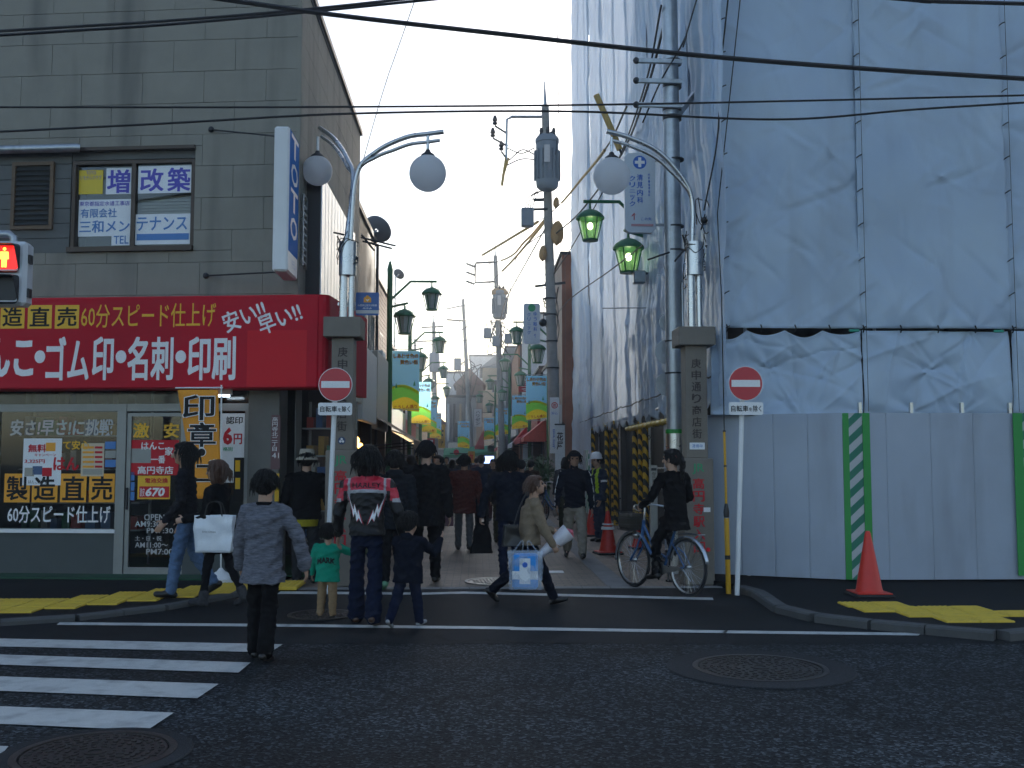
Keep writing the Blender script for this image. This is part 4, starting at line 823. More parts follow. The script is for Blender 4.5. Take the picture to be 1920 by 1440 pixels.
# ================================================================ gate pylons with globe lamps
STONE = M('beige_stone', (.19, .165, .135), .7, var=.12, vs=4, bump=.2, bs=40, dirt=((.13, .12, .1), .5, (3, 3, .5)))
GLOBE = bpy.data.materials.new('milky_globe'); GLOBE.use_nodes = True
_p = GLOBE.node_tree.nodes['Principled BSDF']; _p.inputs['Base Color'].default_value = (.82, .84, .86, 1); _p.inputs['Roughness'].default_value = .22
_t = GLOBE.node_tree; _tr = _t.nodes.new('ShaderNodeBsdfTranslucent'); _tr.inputs[0].default_value = (.9, .91, .93, 1); _mx = _t.nodes.new('ShaderNodeMixShader'); _mx.inputs[0].default_value = .7
_t.links.new(_p.outputs[0], _mx.inputs[1]); _t.links.new(_tr.outputs[0], _mx.inputs[2]); _t.links.new(_mx.outputs[0], _t.nodes['Material Output'].inputs[0])
def catmull(pts, n=8):
    pts = [Vector(p) for p in pts]; P = [pts[0]*2-pts[1]]+pts+[pts[-1]*2-pts[-2]]; out = []
    for i in range(1, len(P)-2):
        for k in range(n):
            t = k/n; a, b, c, d = P[i-1:i+3]; out.append(.5*((2*b)+(c-a)*t+(2*a-5*b+4*c-d)*t*t+(3*b-a-3*c+d)*t**3))
    return out+[pts[-1]]
def pylon(label, px, Y, arms, flip):
    b = at(px, 860, Y); t = thing('lamp_pylon', label, 'street lamp', (b.x, Y, .012), 0, 'gate pylons of the shopping street')
    ztop = at(px, 600 if not flip else 618, Y).z; zc = at(px, 637 if not flip else 652, Y).z
    mid = at(px, 843 if not flip else 858, Y).z
    MB().bbox(-.2, .2, -.2, .2, 0, mid-.02, .015).build('plinth', STONE, t); MB().bbox(-.145, .145, -.145, .145, mid-.021, zc, .01).build('shaft', STONE, t); MB().bbox(-.245, .245, -.245, .245, zc+.001, ztop, .01).build('cap', STONE, t)
    DK_ = pm('dark_engraving', (.035, .022, .02), .6)
    zs_ = [at(px, y, Y).z for y in ((652, 694), (697, 730), (733, 765), (772, 797), (802, 0))[0:0]] if False else None
    n = 7; z0, z1 = (at(px, 812, Y-.15).z, at(px, 650, Y-.15).z) if not flip else (at(px, 826, Y-.15).z, at(px, 672, Y-.15).z)
    for i, ch in enumerate('庚申通り商店街'): text(t, ch, (0, -.149, z1-(i+.5)*(z1-z0)/n), .125, (z1-z0)/n*.8, DK_, bold=.012)
    if not flip:
        zz = at(px, 828, Y-.15).z; MB().lathe([(.05, .0), (.05, .003)], 20, (0, -.146, zz), axis=(0, -1, 0)).build('emblem', pm('navy_print', (.02, .05, .13), .5), t)
        for k in range(3): a = pi/2+k*2*pi/3; MB().lathe([(.016, 0), (.016, .003)], 12, (.02*cos(a), -.1495, zz+.02*sin(a)), axis=(0, -1, 0)).build('emblem_dot', WH, t)
    else: zz = at(px, 838, Y-.15).z; MB().box(-.1, .1, -.15, -.146, zz-.045, zz+.045).build('paper_notice', PAPER, t); text(t, '清掃中', (0, -.153, zz), .14, .05, LBLUE)
    text(t, 'JR', (0, -.204, mid-.16), .16, .14, pm('green_print'), bold=.012)
    for i, ch in enumerate('高円寺駅入口'): text(t, ch, (0, -.204, mid-.35-i*.165), .15, .14, RE, bold=.015)
    if flip:
        MB().box(.06, .15, -.207, -.204, mid-.72, mid-.66).build('sticker', WH, t)
    # twin steel tubes and arms
    zj = at(px, 470, Y).z
    MB().tube([(-.02, 0, ztop), (-.02, 0, zj)], .055, 14).build('mast', pm('steel'), t, smooth=True); MB().tube([(.085, 0, ztop), (.085, 0, zj)], .04, 14).build('mast', pm('steel'), t, smooth=True)
    MB().lathe([(.115, zj-.35), (.115, zj+.1)], 18, (.03, 0, 0)).build('sleeve', pm('steel'), t, smooth=True)
    for (gx_, gy_, r, dy_, pix) in arms:
        base = Vector((.03+(.03 if pix[-1][0] > px else -.03), 0, zj+.05)); ls = [base]+[at(x, y, Y+dy_*k_)-Vector((b.x, Y, .012)) for (x, y, k_) in pix]
        c1_ = catmull(ls); MB().tube(c1_, .032, 10).build('arm', pm('steel'), t, smooth=True)
        off = Vector((.0, 0, -.11)); m_ = len(c1_); low = [c+off*min(1, max(0, (i-m_*.2)/(m_*.3))) for i, c in enumerate(c1_[:int(m_*.97)])]; MB().tube(low, .024, 10).build('lower_arm', pm('steel'), t, smooth=True)
        g = at(gx_, gy_, Y+dy_)-Vector((b.x, Y, .012))
        MB().tube([g+Vector((0, 0, r+.28)), g+Vector((0, 0, r+.08))], .022, 10).build('hanger', pm('steel'), t, smooth=True)
        MB().lathe([(.03, r+.07), (.04, r+.04), (.09, r+.005), (.1, r-.02), (.09, r-.03)], 20, g).build('globe_cap', pm('dark_metal'), t, smooth=True)
        MB().ball(g, r, 32, 20).build('globe', GLOBE, t, smooth=80)
    # small clutter: holly clamps and stub pipes half way up
    zz = at(px, 455, Y).z
    if not flip:
        for (x0, y0, x1, y1) in ((626, 436, 645, 440), (678, 440, 702, 470), (676, 445, 742, 461), (680, 452, 735, 466)): MB().tube([at(x0, y0, Y)-Vector((b.x, Y, .012)), at(x1, y1, Y+.1)-Vector((b.x, Y, .012))], .013, 7).build('stub_pipe', pm('dark_metal'), t)
    else:
        for (x0, y0, x1, y1) in ((1215, 487, 1255, 473), (1280, 440, 1299, 506), (1265, 490, 1290, 460)): MB().tube([at(x0, y0, Y)-Vector((b.x, Y, .012)), at(x1, y1, Y+.1)-Vector((b.x, Y, .012))], .013, 7).build('stub_pipe', pm('dark_metal'), t)
    for k in range(7):
        a = rnd.uniform(0, 6); q = [Vector((.03+.14*cos(a+j*.9), -.02+.1*sin(a+j), zz-.25+rnd.uniform(-.1, .1)+j*.07)) for j in range(5)]; MB().tube(catmull(q, 4), .006, 5).build('loose_wire', pm('cable'), t)
    return t
YP = 13.4
pylon('left stone pylon with two milky globe lamps on curved steel arms', 643, YP, [(802, 325, .247, -.1, [(668, 330, .1), (705, 285, .4), (760, 258, .8), (803, 251, 1), (832, 247, 1)]), (595, 320, .216, 1.0, [(662, 340, .1), (652, 300, .3), (628, 262, .6), (600, 240, 1)])], False)
pylon('right stone pylon with one milky globe lamp on a curved steel arm', 1303, YP, [(1147, 330, .25, -.1, [(1298, 380, .05), (1280, 335, .2), (1235, 285, .5), (1180, 258, .8), (1137, 246, 1)]), (1322, 300, .01, .9, [(1301, 380, .1), (1306, 345, .5), (1312, 330, 1)])][:1], True)
# ================================================================ steel pole on the right corner
stp = thing('steel_utility_pole', 'thick galvanised steel utility pole beside the right stone pylon', 'utility pole', (at(1268, 860, 14.6).x, 14.6, .012))
L_ = lambda px, py, Y: at(px, py, Y)-stp.location
MB().tube([(0, 0, 0), L_(1254, -80, 14.6)], [.135, .115], 20).build('shaft', pm('galvanised'), stp, smooth=True)
for y in (118, 162, 205, 222): c = L_(1260, y, 14.6); MB().lathe([(.14, -.03), (.14, .03)], 20, c).build('band_clamp', pm('dark_metal'), stp)
for y in (123, 160, 205): a = L_(1190, y-2, 14.6); c = L_(1262, y, 14.6); MB().bar(a+Vector((0, -.15, 0)), c+Vector((.1, -.15, 0)), .06, .06).build('cross_arm', pm('galvanised'), stp); MB().ball(a+Vector((0, -.15, 0)), .05, 8, 6).build('insulator', pm('dark_metal'), stp)
MB().bar(L_(1272, 215, 14.6), L_(1330, 140, 14.9), .07, .07).build('stay_arm', pm('galvanised'), stp)
for y in (300, 425, 470, 640, 700): c = L_(1265, y, 14.6); MB().lathe([(.138, -.012), (.138, .012)], 20, c).build('strap', pm('dark_metal'), stp)
for y in (680, 603, 660): pass
MB().tube([(.12, -.1, 0), (.1, -.1, 4.2)], .02, 8).build('conduit', pm('galvanised'), stp, smooth=True)
MB().lathe([(.15, ZR+.0), (.15, 2.05), (.138, 2.06)], 20, cap=False).build('lower_wrap', pm('steel'), stp, smooth=True); MB().lathe([(.153, 2.0), (.153, 2.06)], 20, cap=False).build('green_band', GE, stp)
for i, (yy, r) in enumerate(((605, .13), (660, .19), (720, .18))):
    t = thing('sign_disc_back', ('small grey back of a round sign, topmost of three on the steel pole', 'large grey back of a round sign, middle of three on the steel pole', 'grey back of a round sign, lowest of three on the steel pole')[i], 'road sign', at(1252, yy, 14.85)); MB().lathe([(r, 0), (r, .006)], 28, axis=(0, -1, 0)).build('disc', pm('galvanised'), t); MB().box(-.02, r, -.02, .0, -.02, .02).build('clip', pm('dark_metal'), t)
# clinic signs
def clinic(label, cat_pts, Y, w_, lines, cross, tilt=0.):
    px, y0, y1 = cat_pts; c0 = at(px, (y0+y1)/2, Y); h = at(px, y0, Y).z-at(px, y1, Y).z
    t = thing('clinic_sign', label, 'sign', c0, tilt)
    po = [(w_/2-.06, h/2), (-w_/2+.06, h/2), (-w_/2, h/2-.06), (-w_/2, -h/2+.06), (-w_/2+.06, -h/2), (w_/2-.06, -h/2), (w_/2, -h/2+.06), (w_/2, h/2-.06)]
    MB().prism(po, -.05, .05).build('sign_case', M('pale_sign_case', (.55, .6, .66), .4, var=.04) if 'pale_sign_case' not in bpy.data.materials else bpy.data.materials['pale_sign_case'], t)
    for (s, x, z, cw, ch, m, v) in lines:
        if not v: text(t, s, (x*w_, -.053, z*h), cw*w_, ch*h, m, bold=.012); continue
        for i_, c_ in enumerate(s): text(t, c_, (x*w_, -.053, (z+ch/2-(i_+.5)*ch/len(s))*h), cw*w_*(.75 if c_ == 'ッ' else 1), ch*h/len(s)*(.45 if c_ == 'ニ' else .82), m, bold=.025)
    MB().lathe([(.22*w_, 0), (.22*w_, .003)], 28, (0, -.05, h*.385), axis=(0, -1, 0)).build('emblem', cross[0], t)
    if cross[1]: MB().box(-.05*w_, .05*w_, -.056, -.0535, h*.385-.16*w_, h*.385+.16*w_).box(-.16*w_, -.0501*w_, -.056, -.0535, h*.385-.05*w_, h*.385+.05*w_).box(.0501*w_, .16*w_, -.056, -.0535, h*.385-.05*w_, h*.385+.05*w_).build('cross', WH, t)
    return t
BLP = pm('blue_print')
cs = clinic('pale clinic sign with blue cross hanging beside the right globe lamp', (1199, 289, 437), 15.2, .47, [('清見内科', .0, .05, .2, .38, BLP, True), ('クリニック', -.25, .02, .19, .4, BLP, True), ('↑', -.2, -.3, .17, .09, RE, False), ('この先', .2, -.33, .34, .04, BLP, False), ('内科・循環器科', .3, .1, .06, .3, BLP, True)], (BLP, True))
MB().box(-.14, .2, -.056, -.0535, -.52, -.485).build('pink_strip', pm('pink_print', (.5, .25, .28), .5), cs)
h_ = .55; MB().box(.0, .5, -.02, .02, .5, .53).build('bracket', pm('galvanised'), cs); MB().box(.2, .5, -.02, .02, -.5, -.47).build('bracket', pm('galvanised'), cs)
# blue plate on the left pylon mast
t = thing('blue_notice_plate', 'small square blue notice plate mounted beside the left pylon mast', 'sign', at(689, 570, 13.6))
MB().prism(rrect(.31, .31, .02), 0, .01).build('plate', M('blue_enamel', (.02, .09, .32), .35), t); MB().box(-.15, .15, -.0125, -.0105, -.13, -.085).build('pale_strip', pm('pale_print'), t)
MB().prism([(-.05, .02), (.05, .02), (.05, .08), (0, .12), (-.05, .08)], .0105, .0125).build('house_mark', OR, t); MB().prism([(-.03, .07), (0, .03), (.03, .07), (0, .055)], .013, .0145).build('tick_mark', WH, t)
text(t, '小規模企業共済取扱', (0, -.014, -.02), .26, .03, WH); text(t, '商店会', (0, -.014, -.06), .12, .025, WH); MB().box(-.4, -.13, .0, .02, -.02, .02).build('bracket', pm('steel'), t)
# white signpost next to the bicycle
b = at(1225, 860, 15.5); t = thing('white_sign_post', 'narrow cream sign post standing behind the cyclist', 'sign', (b.x, 15.5, .012)); z1 = at(1225, 874, 15.5).z
MB().bbox(-.055, .055, -.03, .03, 0, z1, .008).build('board', M('cream_board', (.4, .38, .33), .6, var=.1), t); text(t, '営業中', (0, -.032, z1-.25), .06, .3, pm('dark_engraving'), vert=True); MB().box(-.04, .04, -.034, -.0305, z1-.08, z1-.04).build('mark', pm('dark_metal'), t)

# ================================================================ shops along the alley
RUST = M('rust_brick', (.26, .11, .07), .8, var=.2, vs=3, bump=.3)
BRICKW = brick_mat('red_brick_wall', (.28, .12, .075), (.2, .09, .06), (.2, .18, .16), 1, .22, .075)
WALLS = {'grey': M('grey_render', (.24, .245, .245), .85, var=.12, vs=2, dirt=((.09, .09, .085), .6, (2, 2, .3))), 'white': M('white_render', (.58, .6, .61), .8, var=.08, vs=2, dirt=((.25, .25, .24), .6, (2, 2, .3))),
         'brown': M('brown_render', (.13, .085, .065), .8, var=.15), 'dark': M('dark_cladding', (.05, .05, .052), .6, var=.2), 'tan': M('tan_render', (.4, .31, .2), .85, var=.1), 'orange': M('orange_tile', (.38, .17, .09), .7, var=.15), 'brick': BRICKW}
SHUT = M('ribbed_shutter', (.2, .2, .2), .5, metal=.3); WPANE = M('far_window_pane', (.03, .035, .045), .08); AWN = {k: M(k+'_awning', c, .75, var=.08) for k, c in (('red', (.5, .03, .03)), ('white', (.7, .68, .66)), ('brown', (.1, .06, .035)), ('green', (.02, .2, .09)), ('beige', (.4, .33, .22)), ('yellow', (.5, .3, .04)))}
def shop_row(side, y0, y1, x, h, wall, fascia, awn, label, gh=2.9, ribs=False, nwin=2, fin=False, name='alley_shop'):
    t = thing(name, label, 'building', (x, y0, 0)); L = y1-y0; s = side           # s=+1: stands on the right, faces -x
    wm = WALLS[wall]; X = lambda a: (s*a)
    def bx(n, a0, a1, ya, yb, z0, z1, m, par=t): return MB().box(min(X(a0), X(a1)), max(X(a0), X(a1)), ya, yb, z0, z1).build(n, m, par)
    bx('upper_wall', 0, 6, .02, L-.02, gh, h, wm); bx('roof_edge', -.06, 6.02, .0, L, h+.001, h+.12, pm('dark_metal'))
    bx('ground_wall', .9, 5.9, .02, L-.02, 0, gh-.001, WALLS['dark'])
    for ya in (.02, L-.3): bx('pier', .05, .9, ya, ya+.28, 0, gh-.001, wm)
    bx('fascia_sign', -.12, .0, .15, L-.15, gh-.15, gh+.6, fascia)
    for i in range(nwin):
        wy = L*(i+.5)/nwin-.55; wz = gh+1.0
        if wz+1.3 > h: break
        w_ = thing('window', None, None); w_.parent = t
        bx('pane', -.01, .02, wy+.05, wy+1.05, wz+.05, wz+1.2, WPANE, w_); 
        f = MB()
        for (a, b, c, d) in ((wy, wy+.05, wz, wz+1.25), (wy+1.05, wy+1.1, wz, wz+1.25), (wy+.05, wy+1.05, wz, wz+.05), (wy+.05, wy+1.05, wz+1.2, wz+1.25), (wy+.53, wy+.57, wz+.05, wz+1.2)): f.box(min(X(-.04), X(.03)), max(X(-.04), X(.03)), a, b, c, d)
        f.build('frame', ALU, w_); bx('sill', -.1, .0, wy-.05, wy+1.15, wz-.06, wz-.002, pm('galvanised'), w_)
    if ribs:
        n = int((h-gh-.7)/.13)
        for i in range(n): bx('siding_board', -.03, .0, .05, L-.05, gh+.65+i*.13, gh+.65+i*.13+.115, wm)
    if fin:
        for i in range(int(L/.35)): bx('fin', -.18, 0, .1+i*.35, .18+i*.35, gh+.7, h-.3, pm('galvanised'))
    if awn:
        am = AWN[awn]; d = 1.1
        MB().add([(X(-.13), .2, gh-.2), (X(-.13), L-.2, gh-.2), (X(-.13-d), L-.2, gh-.85), (X(-.13-d), .2, gh-.85), (X(-.13-d), L-.2, gh-1.05), (X(-.13-d), .2, gh-1.05)], [(0, 1, 2, 3), (3, 2, 4, 5)]).build('awning', am, t)
        MB().tube([(X(-.1), .25, gh-1.0), (X(-.13-d), .25, gh-.9)], .015, 6).tube([(X(-.1), L-.25, gh-1.0), (X(-.13-d), L-.25, gh-.9)], .015, 6).build('awning_arm', pm('dark_metal'), t)
    MB().tube([(X(-.06), L-.12, 0), (X(-.06), L-.12, h)], .04, 8).build('downpipe', pm('dark_metal'), t)
    zc = gh+.75; MB().bbox(min(X(-.35), X(-.02)), max(X(-.35), X(-.02)), L*.62, L*.62+.75, zc, zc+.55, .02).build('air_conditioner', pm('white_paint'), t)
    return t
FW = {k: M('fascia_'+k, c, .35, var=.05) for k, c in (('cream', (.5, .47, .4)), ('brown', (.12, .06, .04)), ('green', (.03, .2, .1)), ('red', (.4, .02, .03)), ('white', (.62, .62, .6)), ('blue', (.03, .1, .3)))}
shop_row(-1, 21.3, 25.4, -2.55, 7.0, 'dark', FW['cream'], 'brown', 'dark narrow shop just behind the beige corner building', ribs=False)
shop_row(-1, 25.6, 31.0, -2.7, 6.5, 'brown', FW['brown'], 'beige', 'brown boarded shop next along the left of the alley', ribs=True, nwin=1)
shop_row(-1, 31.2, 38, -2.75, 5.2, 'grey', FW['white'], 'yellow', 'low grey shop behind the large left banner', nwin=2, gh=2.7)
shop_row(-1, 38.2, 47, -2.9, 4.6, 'white', FW['red'], None, 'low white shop further along the left of the alley', gh=2.6)
shop_row(-1, 47.2, 58, -3.2, 4.8, 'tan', FW['green'], 'brown', 'tan shop far along the left of the alley', gh=2.6)
shop_row(-1, 58.2, 74, -3.6, 5.6, 'grey', FW['cream'], None, 'last grey shop on the left side of the alley')
shop_row(1, 34.6, 38.4, 2.95, 8.7, 'brick', FW['white'], None, 'tall red brick building right behind the scaffolding', nwin=1)
shop_row(1, 38.6, 44, 2.9, 5.4, 'white', FW['cream'], 'red', 'white shop with a red awning on the right of the alley', gh=3.3)
shop_row(1, 44.2, 51, 2.8, 5.6, 'brown', FW['red'], 'white', 'brown shop with pale awning right of the alley', gh=3.2)
shop_row(1, 51.2, 60, 2.7, 9.0, 'white', FW['brown'], None, 'tall white block right of the alley', nwin=3)
shop_row(1, 60.2, 72, 2.5, 8.4, 'orange', FW['white'], 'red', 'orange tiled block with red awning deep in the alley', nwin=3, gh=3.2)
shop_row(1, 72.2, 92, 2.1, 9.6, 'grey', FW['cream'], 'brown', 'grey block with balcony deep on the right of the alley', nwin=4, gh=3.4)
def end_block(label, px0, px1, py, Y, wall, roof=None, fin=False, d=8.):
    a = at(px0, 860, Y).x; b = at(px1, 860, Y).x; h = at((px0+px1)/2, py, Y).z; t = thing('far_building', label, 'building', (a, Y, 0)); w_ = b-a
    MB().box(0, w_, 0, d, 0, h).build('wall', WALLS[wall], t)
    if roof: MB().prism([(-.3, h+.002), (w_+.3, h+.002), (w_*.5, h+1.6)], -d-.2, .4, u=(1, 0, 0), v=(0, 0, 1)).build('roof', roof, t)
    else: MB().box(-.1, w_+.1, -.1, d+.1, h+.002, h+.22).build('roof', pm('dark_metal'), t)
    nx = max(1, int(w_/2.2)); 
    for i in range(nx):
        for k in range(int((h-3.2)/2.7)):
            x = w_*(i+.5)/nx; z = 3.6+k*2.7; q = thing('window', None, None); q.parent = t
            MB().box(x-.6, x+.6, -.015, .02, z, z+1.3).build('pane', WPANE, q); MB().box(x-.68, x-.601, -.05, .02, z-.06, z+1.36).box(x+.601, x+.68, -.05, .02, z-.06, z+1.36).box(x-.6, x+.6, -.05, .02, z+1.301, z+1.36).box(x-.6, x+.6, -.08, .02, z-.06, z-.001).build('frame', ALU, q)
    if fin:
        for i in range(int(w_/.55)): MB().box(.1+i*.55, .3+i*.55, -.25, -.06, 3.2, h-.6).build('fin', (pm('galvanised'), WALLS['dark'], WALLS['tan'])[i % 3], t)
    MB().box(.2, w_-.2, -.35, -.02, 2.5, 3.1).build('shop_sign', FW['cream'], t)
    return t
ROOFB = M('brown_roof', (.12, .05, .04), .7, var=.2); ROOFG = M('slate_roof', (.16, .18, .2), .6)
end_block('grey upright-louvred shop building closing the view down the alley', 836, 892, 745, 92, 'grey', None, True)
end_block('white flat-roofed house rising behind the end of the alley', 835, 882, 700, 110, 'white')
end_block('low brown-roofed house at the far end of the alley', 855, 905, 722, 100, 'brown', ROOFB)
end_block('broad pale flat-roofed block far beyond the alley', 880, 938, 668, 126, 'white')
end_block('tan gabled house beyond the right row of shops', 905, 962, 690, 112, 'tan', ROOFG)
end_block('grey house seen beyond the left shop row', 780, 838, 800, 96, 'grey', ROOFB)
# details: ribbed boards, lit lamps, dishes
def board(label, x, y0, y1, z0, z1, m, s=''):
    t = thing('shop_board', label, 'sign', (x, y0, 0)); MB().bbox(-.06, .06, 0, y1-y0, z0, z1, .012).build('board', m, t)
    for k in (0.25, .75): MB().box(-.4, -.06, (y1-y0)*k-.02, (y1-y0)*k+.02, (z0+z1)/2-.02, (z0+z1)/2+.02).build('bracket', pm('dark_metal'), t)
    if s: text(t, s, (.064, (y1-y0)/2, (z0+z1)/2), (y1-y0)*.8, (z1-z0)*.4, RE, right=(0, 1, 0), bold=.02)
    return t
board('pale metal fascia board just behind the red sign corner', -2.1, 15.7, 18.2, 2.62, 3.72, FW['cream'])
board('weathered white shop board beyond the left pylon', -2.12, 18.5, 21.0, 2.35, 3.75, FW['white'])
board('cream shop board hanging over the left shops', -2.2, 22, 24.6, 2.3, 4.0, FW['cream'])
for i, (px, py, Y) in enumerate(((666, 826, 19.5), (675, 836, 20.4))):
    p = at(px, py, Y); t = thing('shop_lantern', ('brighter warm lamp glowing under the left awning', 'smaller warm lamp glowing deeper under the left awning')[i], 'lamp', p)
    MB().ball((0, 0, 0), .085 if i == 0 else .06, 16, 10).build('globe', M('warm_globe_%s' % 'ab'[i], (.9, .5, .2), .4, emit=(1, .48, .1), es=5), t, smooth=80); MB().tube([(0, 0, .07), (0, 0, .5)], .01, 6).build('cord', pm('cable'), t)
for i, (px, py, Y, r) in enumerate(((706, 432, 25, .37), (747, 515, 34, .2))):
    p = at(px, py, Y); t = thing('satellite_dish', ('large grey satellite dish on the roof behind the corner building', 'small grey satellite dish on a pole above the left shops')[i], 'satellite dish', p)
    prof = [(r*k/8, .22*r*(k/8)**2) for k in range(1, 9)]; ax = Vector((.35, .6, .55)).normalized()
    o = MB().lathe(prof, 28, axis=ax, cap=False).build('reflector', pm('dish_grey', (.2, .22, .25), .5), t, smooth=60); o.modifiers.new('s', 'SOLIDIFY').thickness = .012
    MB().tube([(0, 0, 0), ax*r*.9], .012, 6).build('feed_arm', pm('dark_metal'), t); z_ = 7.05 if i == 0 else 5.3; MB().tube([(0, 0, 0), (-.1, -.05, -.1), (-.1, -.05, z_-p.z)], .025, 8).build('mast', pm('galvanised'), t)
# ================================================================ green lantern posts
LGLASS = M('lantern_glass', (.42, .46, .42), .25, var=.05); LLIT = M('lit_lantern_glass', (.16, .3, .12), .3, emit=(.35, .62, .22), es=.1); _t = LLIT.node_tree; _tr = _t.nodes.new('ShaderNodeBsdfTransparent'); _tr.inputs[0].default_value = (.75, .95, .6, 1); _mx = _t.nodes.new('ShaderNodeMixShader'); _mx.inputs[0].default_value = .45; _t.links.new(_tr.outputs[0], _mx.inputs[1]); _t.links.new(_t.nodes['Principled BSDF'].outputs[0], _mx.inputs[2]); _t.links.new(_mx.outputs[0], _t.nodes['Material Output'].inputs[0]); BULB = M('bulb', (1, 1, .9), .4, emit=(.95, 1, .75), es=9)
def lantern(parent, c, lit=False, s=1.):
    e = thing('lantern', None, None); e.parent = parent; e.location = c
    n = 6; R1, R0, H = .235*s, .14*s, .42*s
    MB().lathe([(R0, -H), (R1, 0)], n, cap=False).build('glass', LLIT if lit else LGLASS, e)
    for k in range(n):
        a = 2*pi*k/n; MB().tube([(R0*1.02*cos(a), R0*1.02*sin(a), -H), (R1*1.03*cos(a), R1*1.03*sin(a), 0)], .013*s, 5).build('bar', pm('green_paint'), e)
    MB().lathe([(R0*1.1, -H-.03*s), (R0*1.14, -H)], 12).build('bottom_ring', pm('green_paint'), e)
    MB().lathe([(R1*1.18, -.02*s), (R1*1.2, .01*s), (R1*1.0, .075*s), (R1*.62, .14*s), (R1*.2, .175*s), (.025*s, .19*s), (.018*s, .3*s)], 24).build('hood', pm('green_paint'), e, smooth=50)
    if lit:
        MB().ball((0, -.01, -.16*s), .055*s, 12, 8, sc_=(1, 1, 1.3)).build('bulb', BULB, e)
    return e
def lamp_post(label, x, y, side, lit=False, post=True, zt=6.8):
    """side=+1: arms reach towards +x"""
    t = thing('lantern_post', label, 'street lamp', (x, y, .012), 0, 'green lantern posts along the alley'); s = side
    if post:
        MB().lathe([(.17, 0), (.17, .3), (.11, .42), (.095, 1.1), (.08, 1.2), (.075, zt-.2), (.085, zt-.1), (.03, zt+.12)], 16).build('post', pm('green_paint'), t, smooth=40)
    z1, z2 = zt-.42, zt-1.12
    MB().tube([(0, 0, z2+.18), (s*.55, 0, z1), (s*1.25, 0, z1)], .035, 6).build('upper_arm', pm('green_paint'), t)
    MB().tube([(0, 0, z2), (s*.5, -.35, z2+.06)], .033, 6).build('lower_arm', pm('green_paint'), t)
    lantern(t, (s*1.12, 0, z1-.33), lit); lantern(t, (s*.42, -.3, z2-.28), lit, 1.08)
    if post:
        for z in (4.55, 2.95): MB().tube([(s*.05, 0, z), (s*.82, 0, z)], .012, 6).build('banner_rod', pm('galvanised'), t)
    return t
LPS = [(-2.32, 27, 1), (-2.5, 38, 1), (-2.75, 50, 1), (-3.0, 64, 1)]
RPS = [(2.52, 35, -1), (2.42, 46, -1), (1.9, 58, -1), (1.35, 72, -1)]
ords = ('nearest', 'second', 'third', 'farthest')
for i, (x, y, s) in enumerate(LPS): lamp_post('green two-lantern post on the left of the alley, %s one there' % ords[i], x, y, s)
for i, (x, y, s) in enumerate(RPS): lamp_post('green two-lantern post on the right of the alley, %s free-standing one' % ords[i], x, y, s)
yR = 19.4; xR = at(1214, 460, yR).x
lamp_post('lit green lantern pair on arms reaching out of the tarpaulin', xR, yR, -1, True, False, at(1214, 380, yR).z+.42)
t = thing('speaker', 'small grey floodlight box fixed to the tarpaulin below the lit lanterns', 'lamp', at(1200, 520, 19.0)); MB().bbox(-.13, .1, -.1, .12, -.12, .12, .02).build('case', pm('galvanised'), t); MB().box(.08, .3, .0, .04, .06, .1).build('bracket', pm('dark_metal'), t)  # boxy speaker, gives no light
t = thing('site_rod', 'thin horizontal metal rod sticking out of the alley-side tarpaulin', 'rod', (0, 0, 0)); MB().tube([at(1130, 578, 19.5), at(1212, 577, 18.6)], .012, 6).build('rod', pm('galvanised'), t)
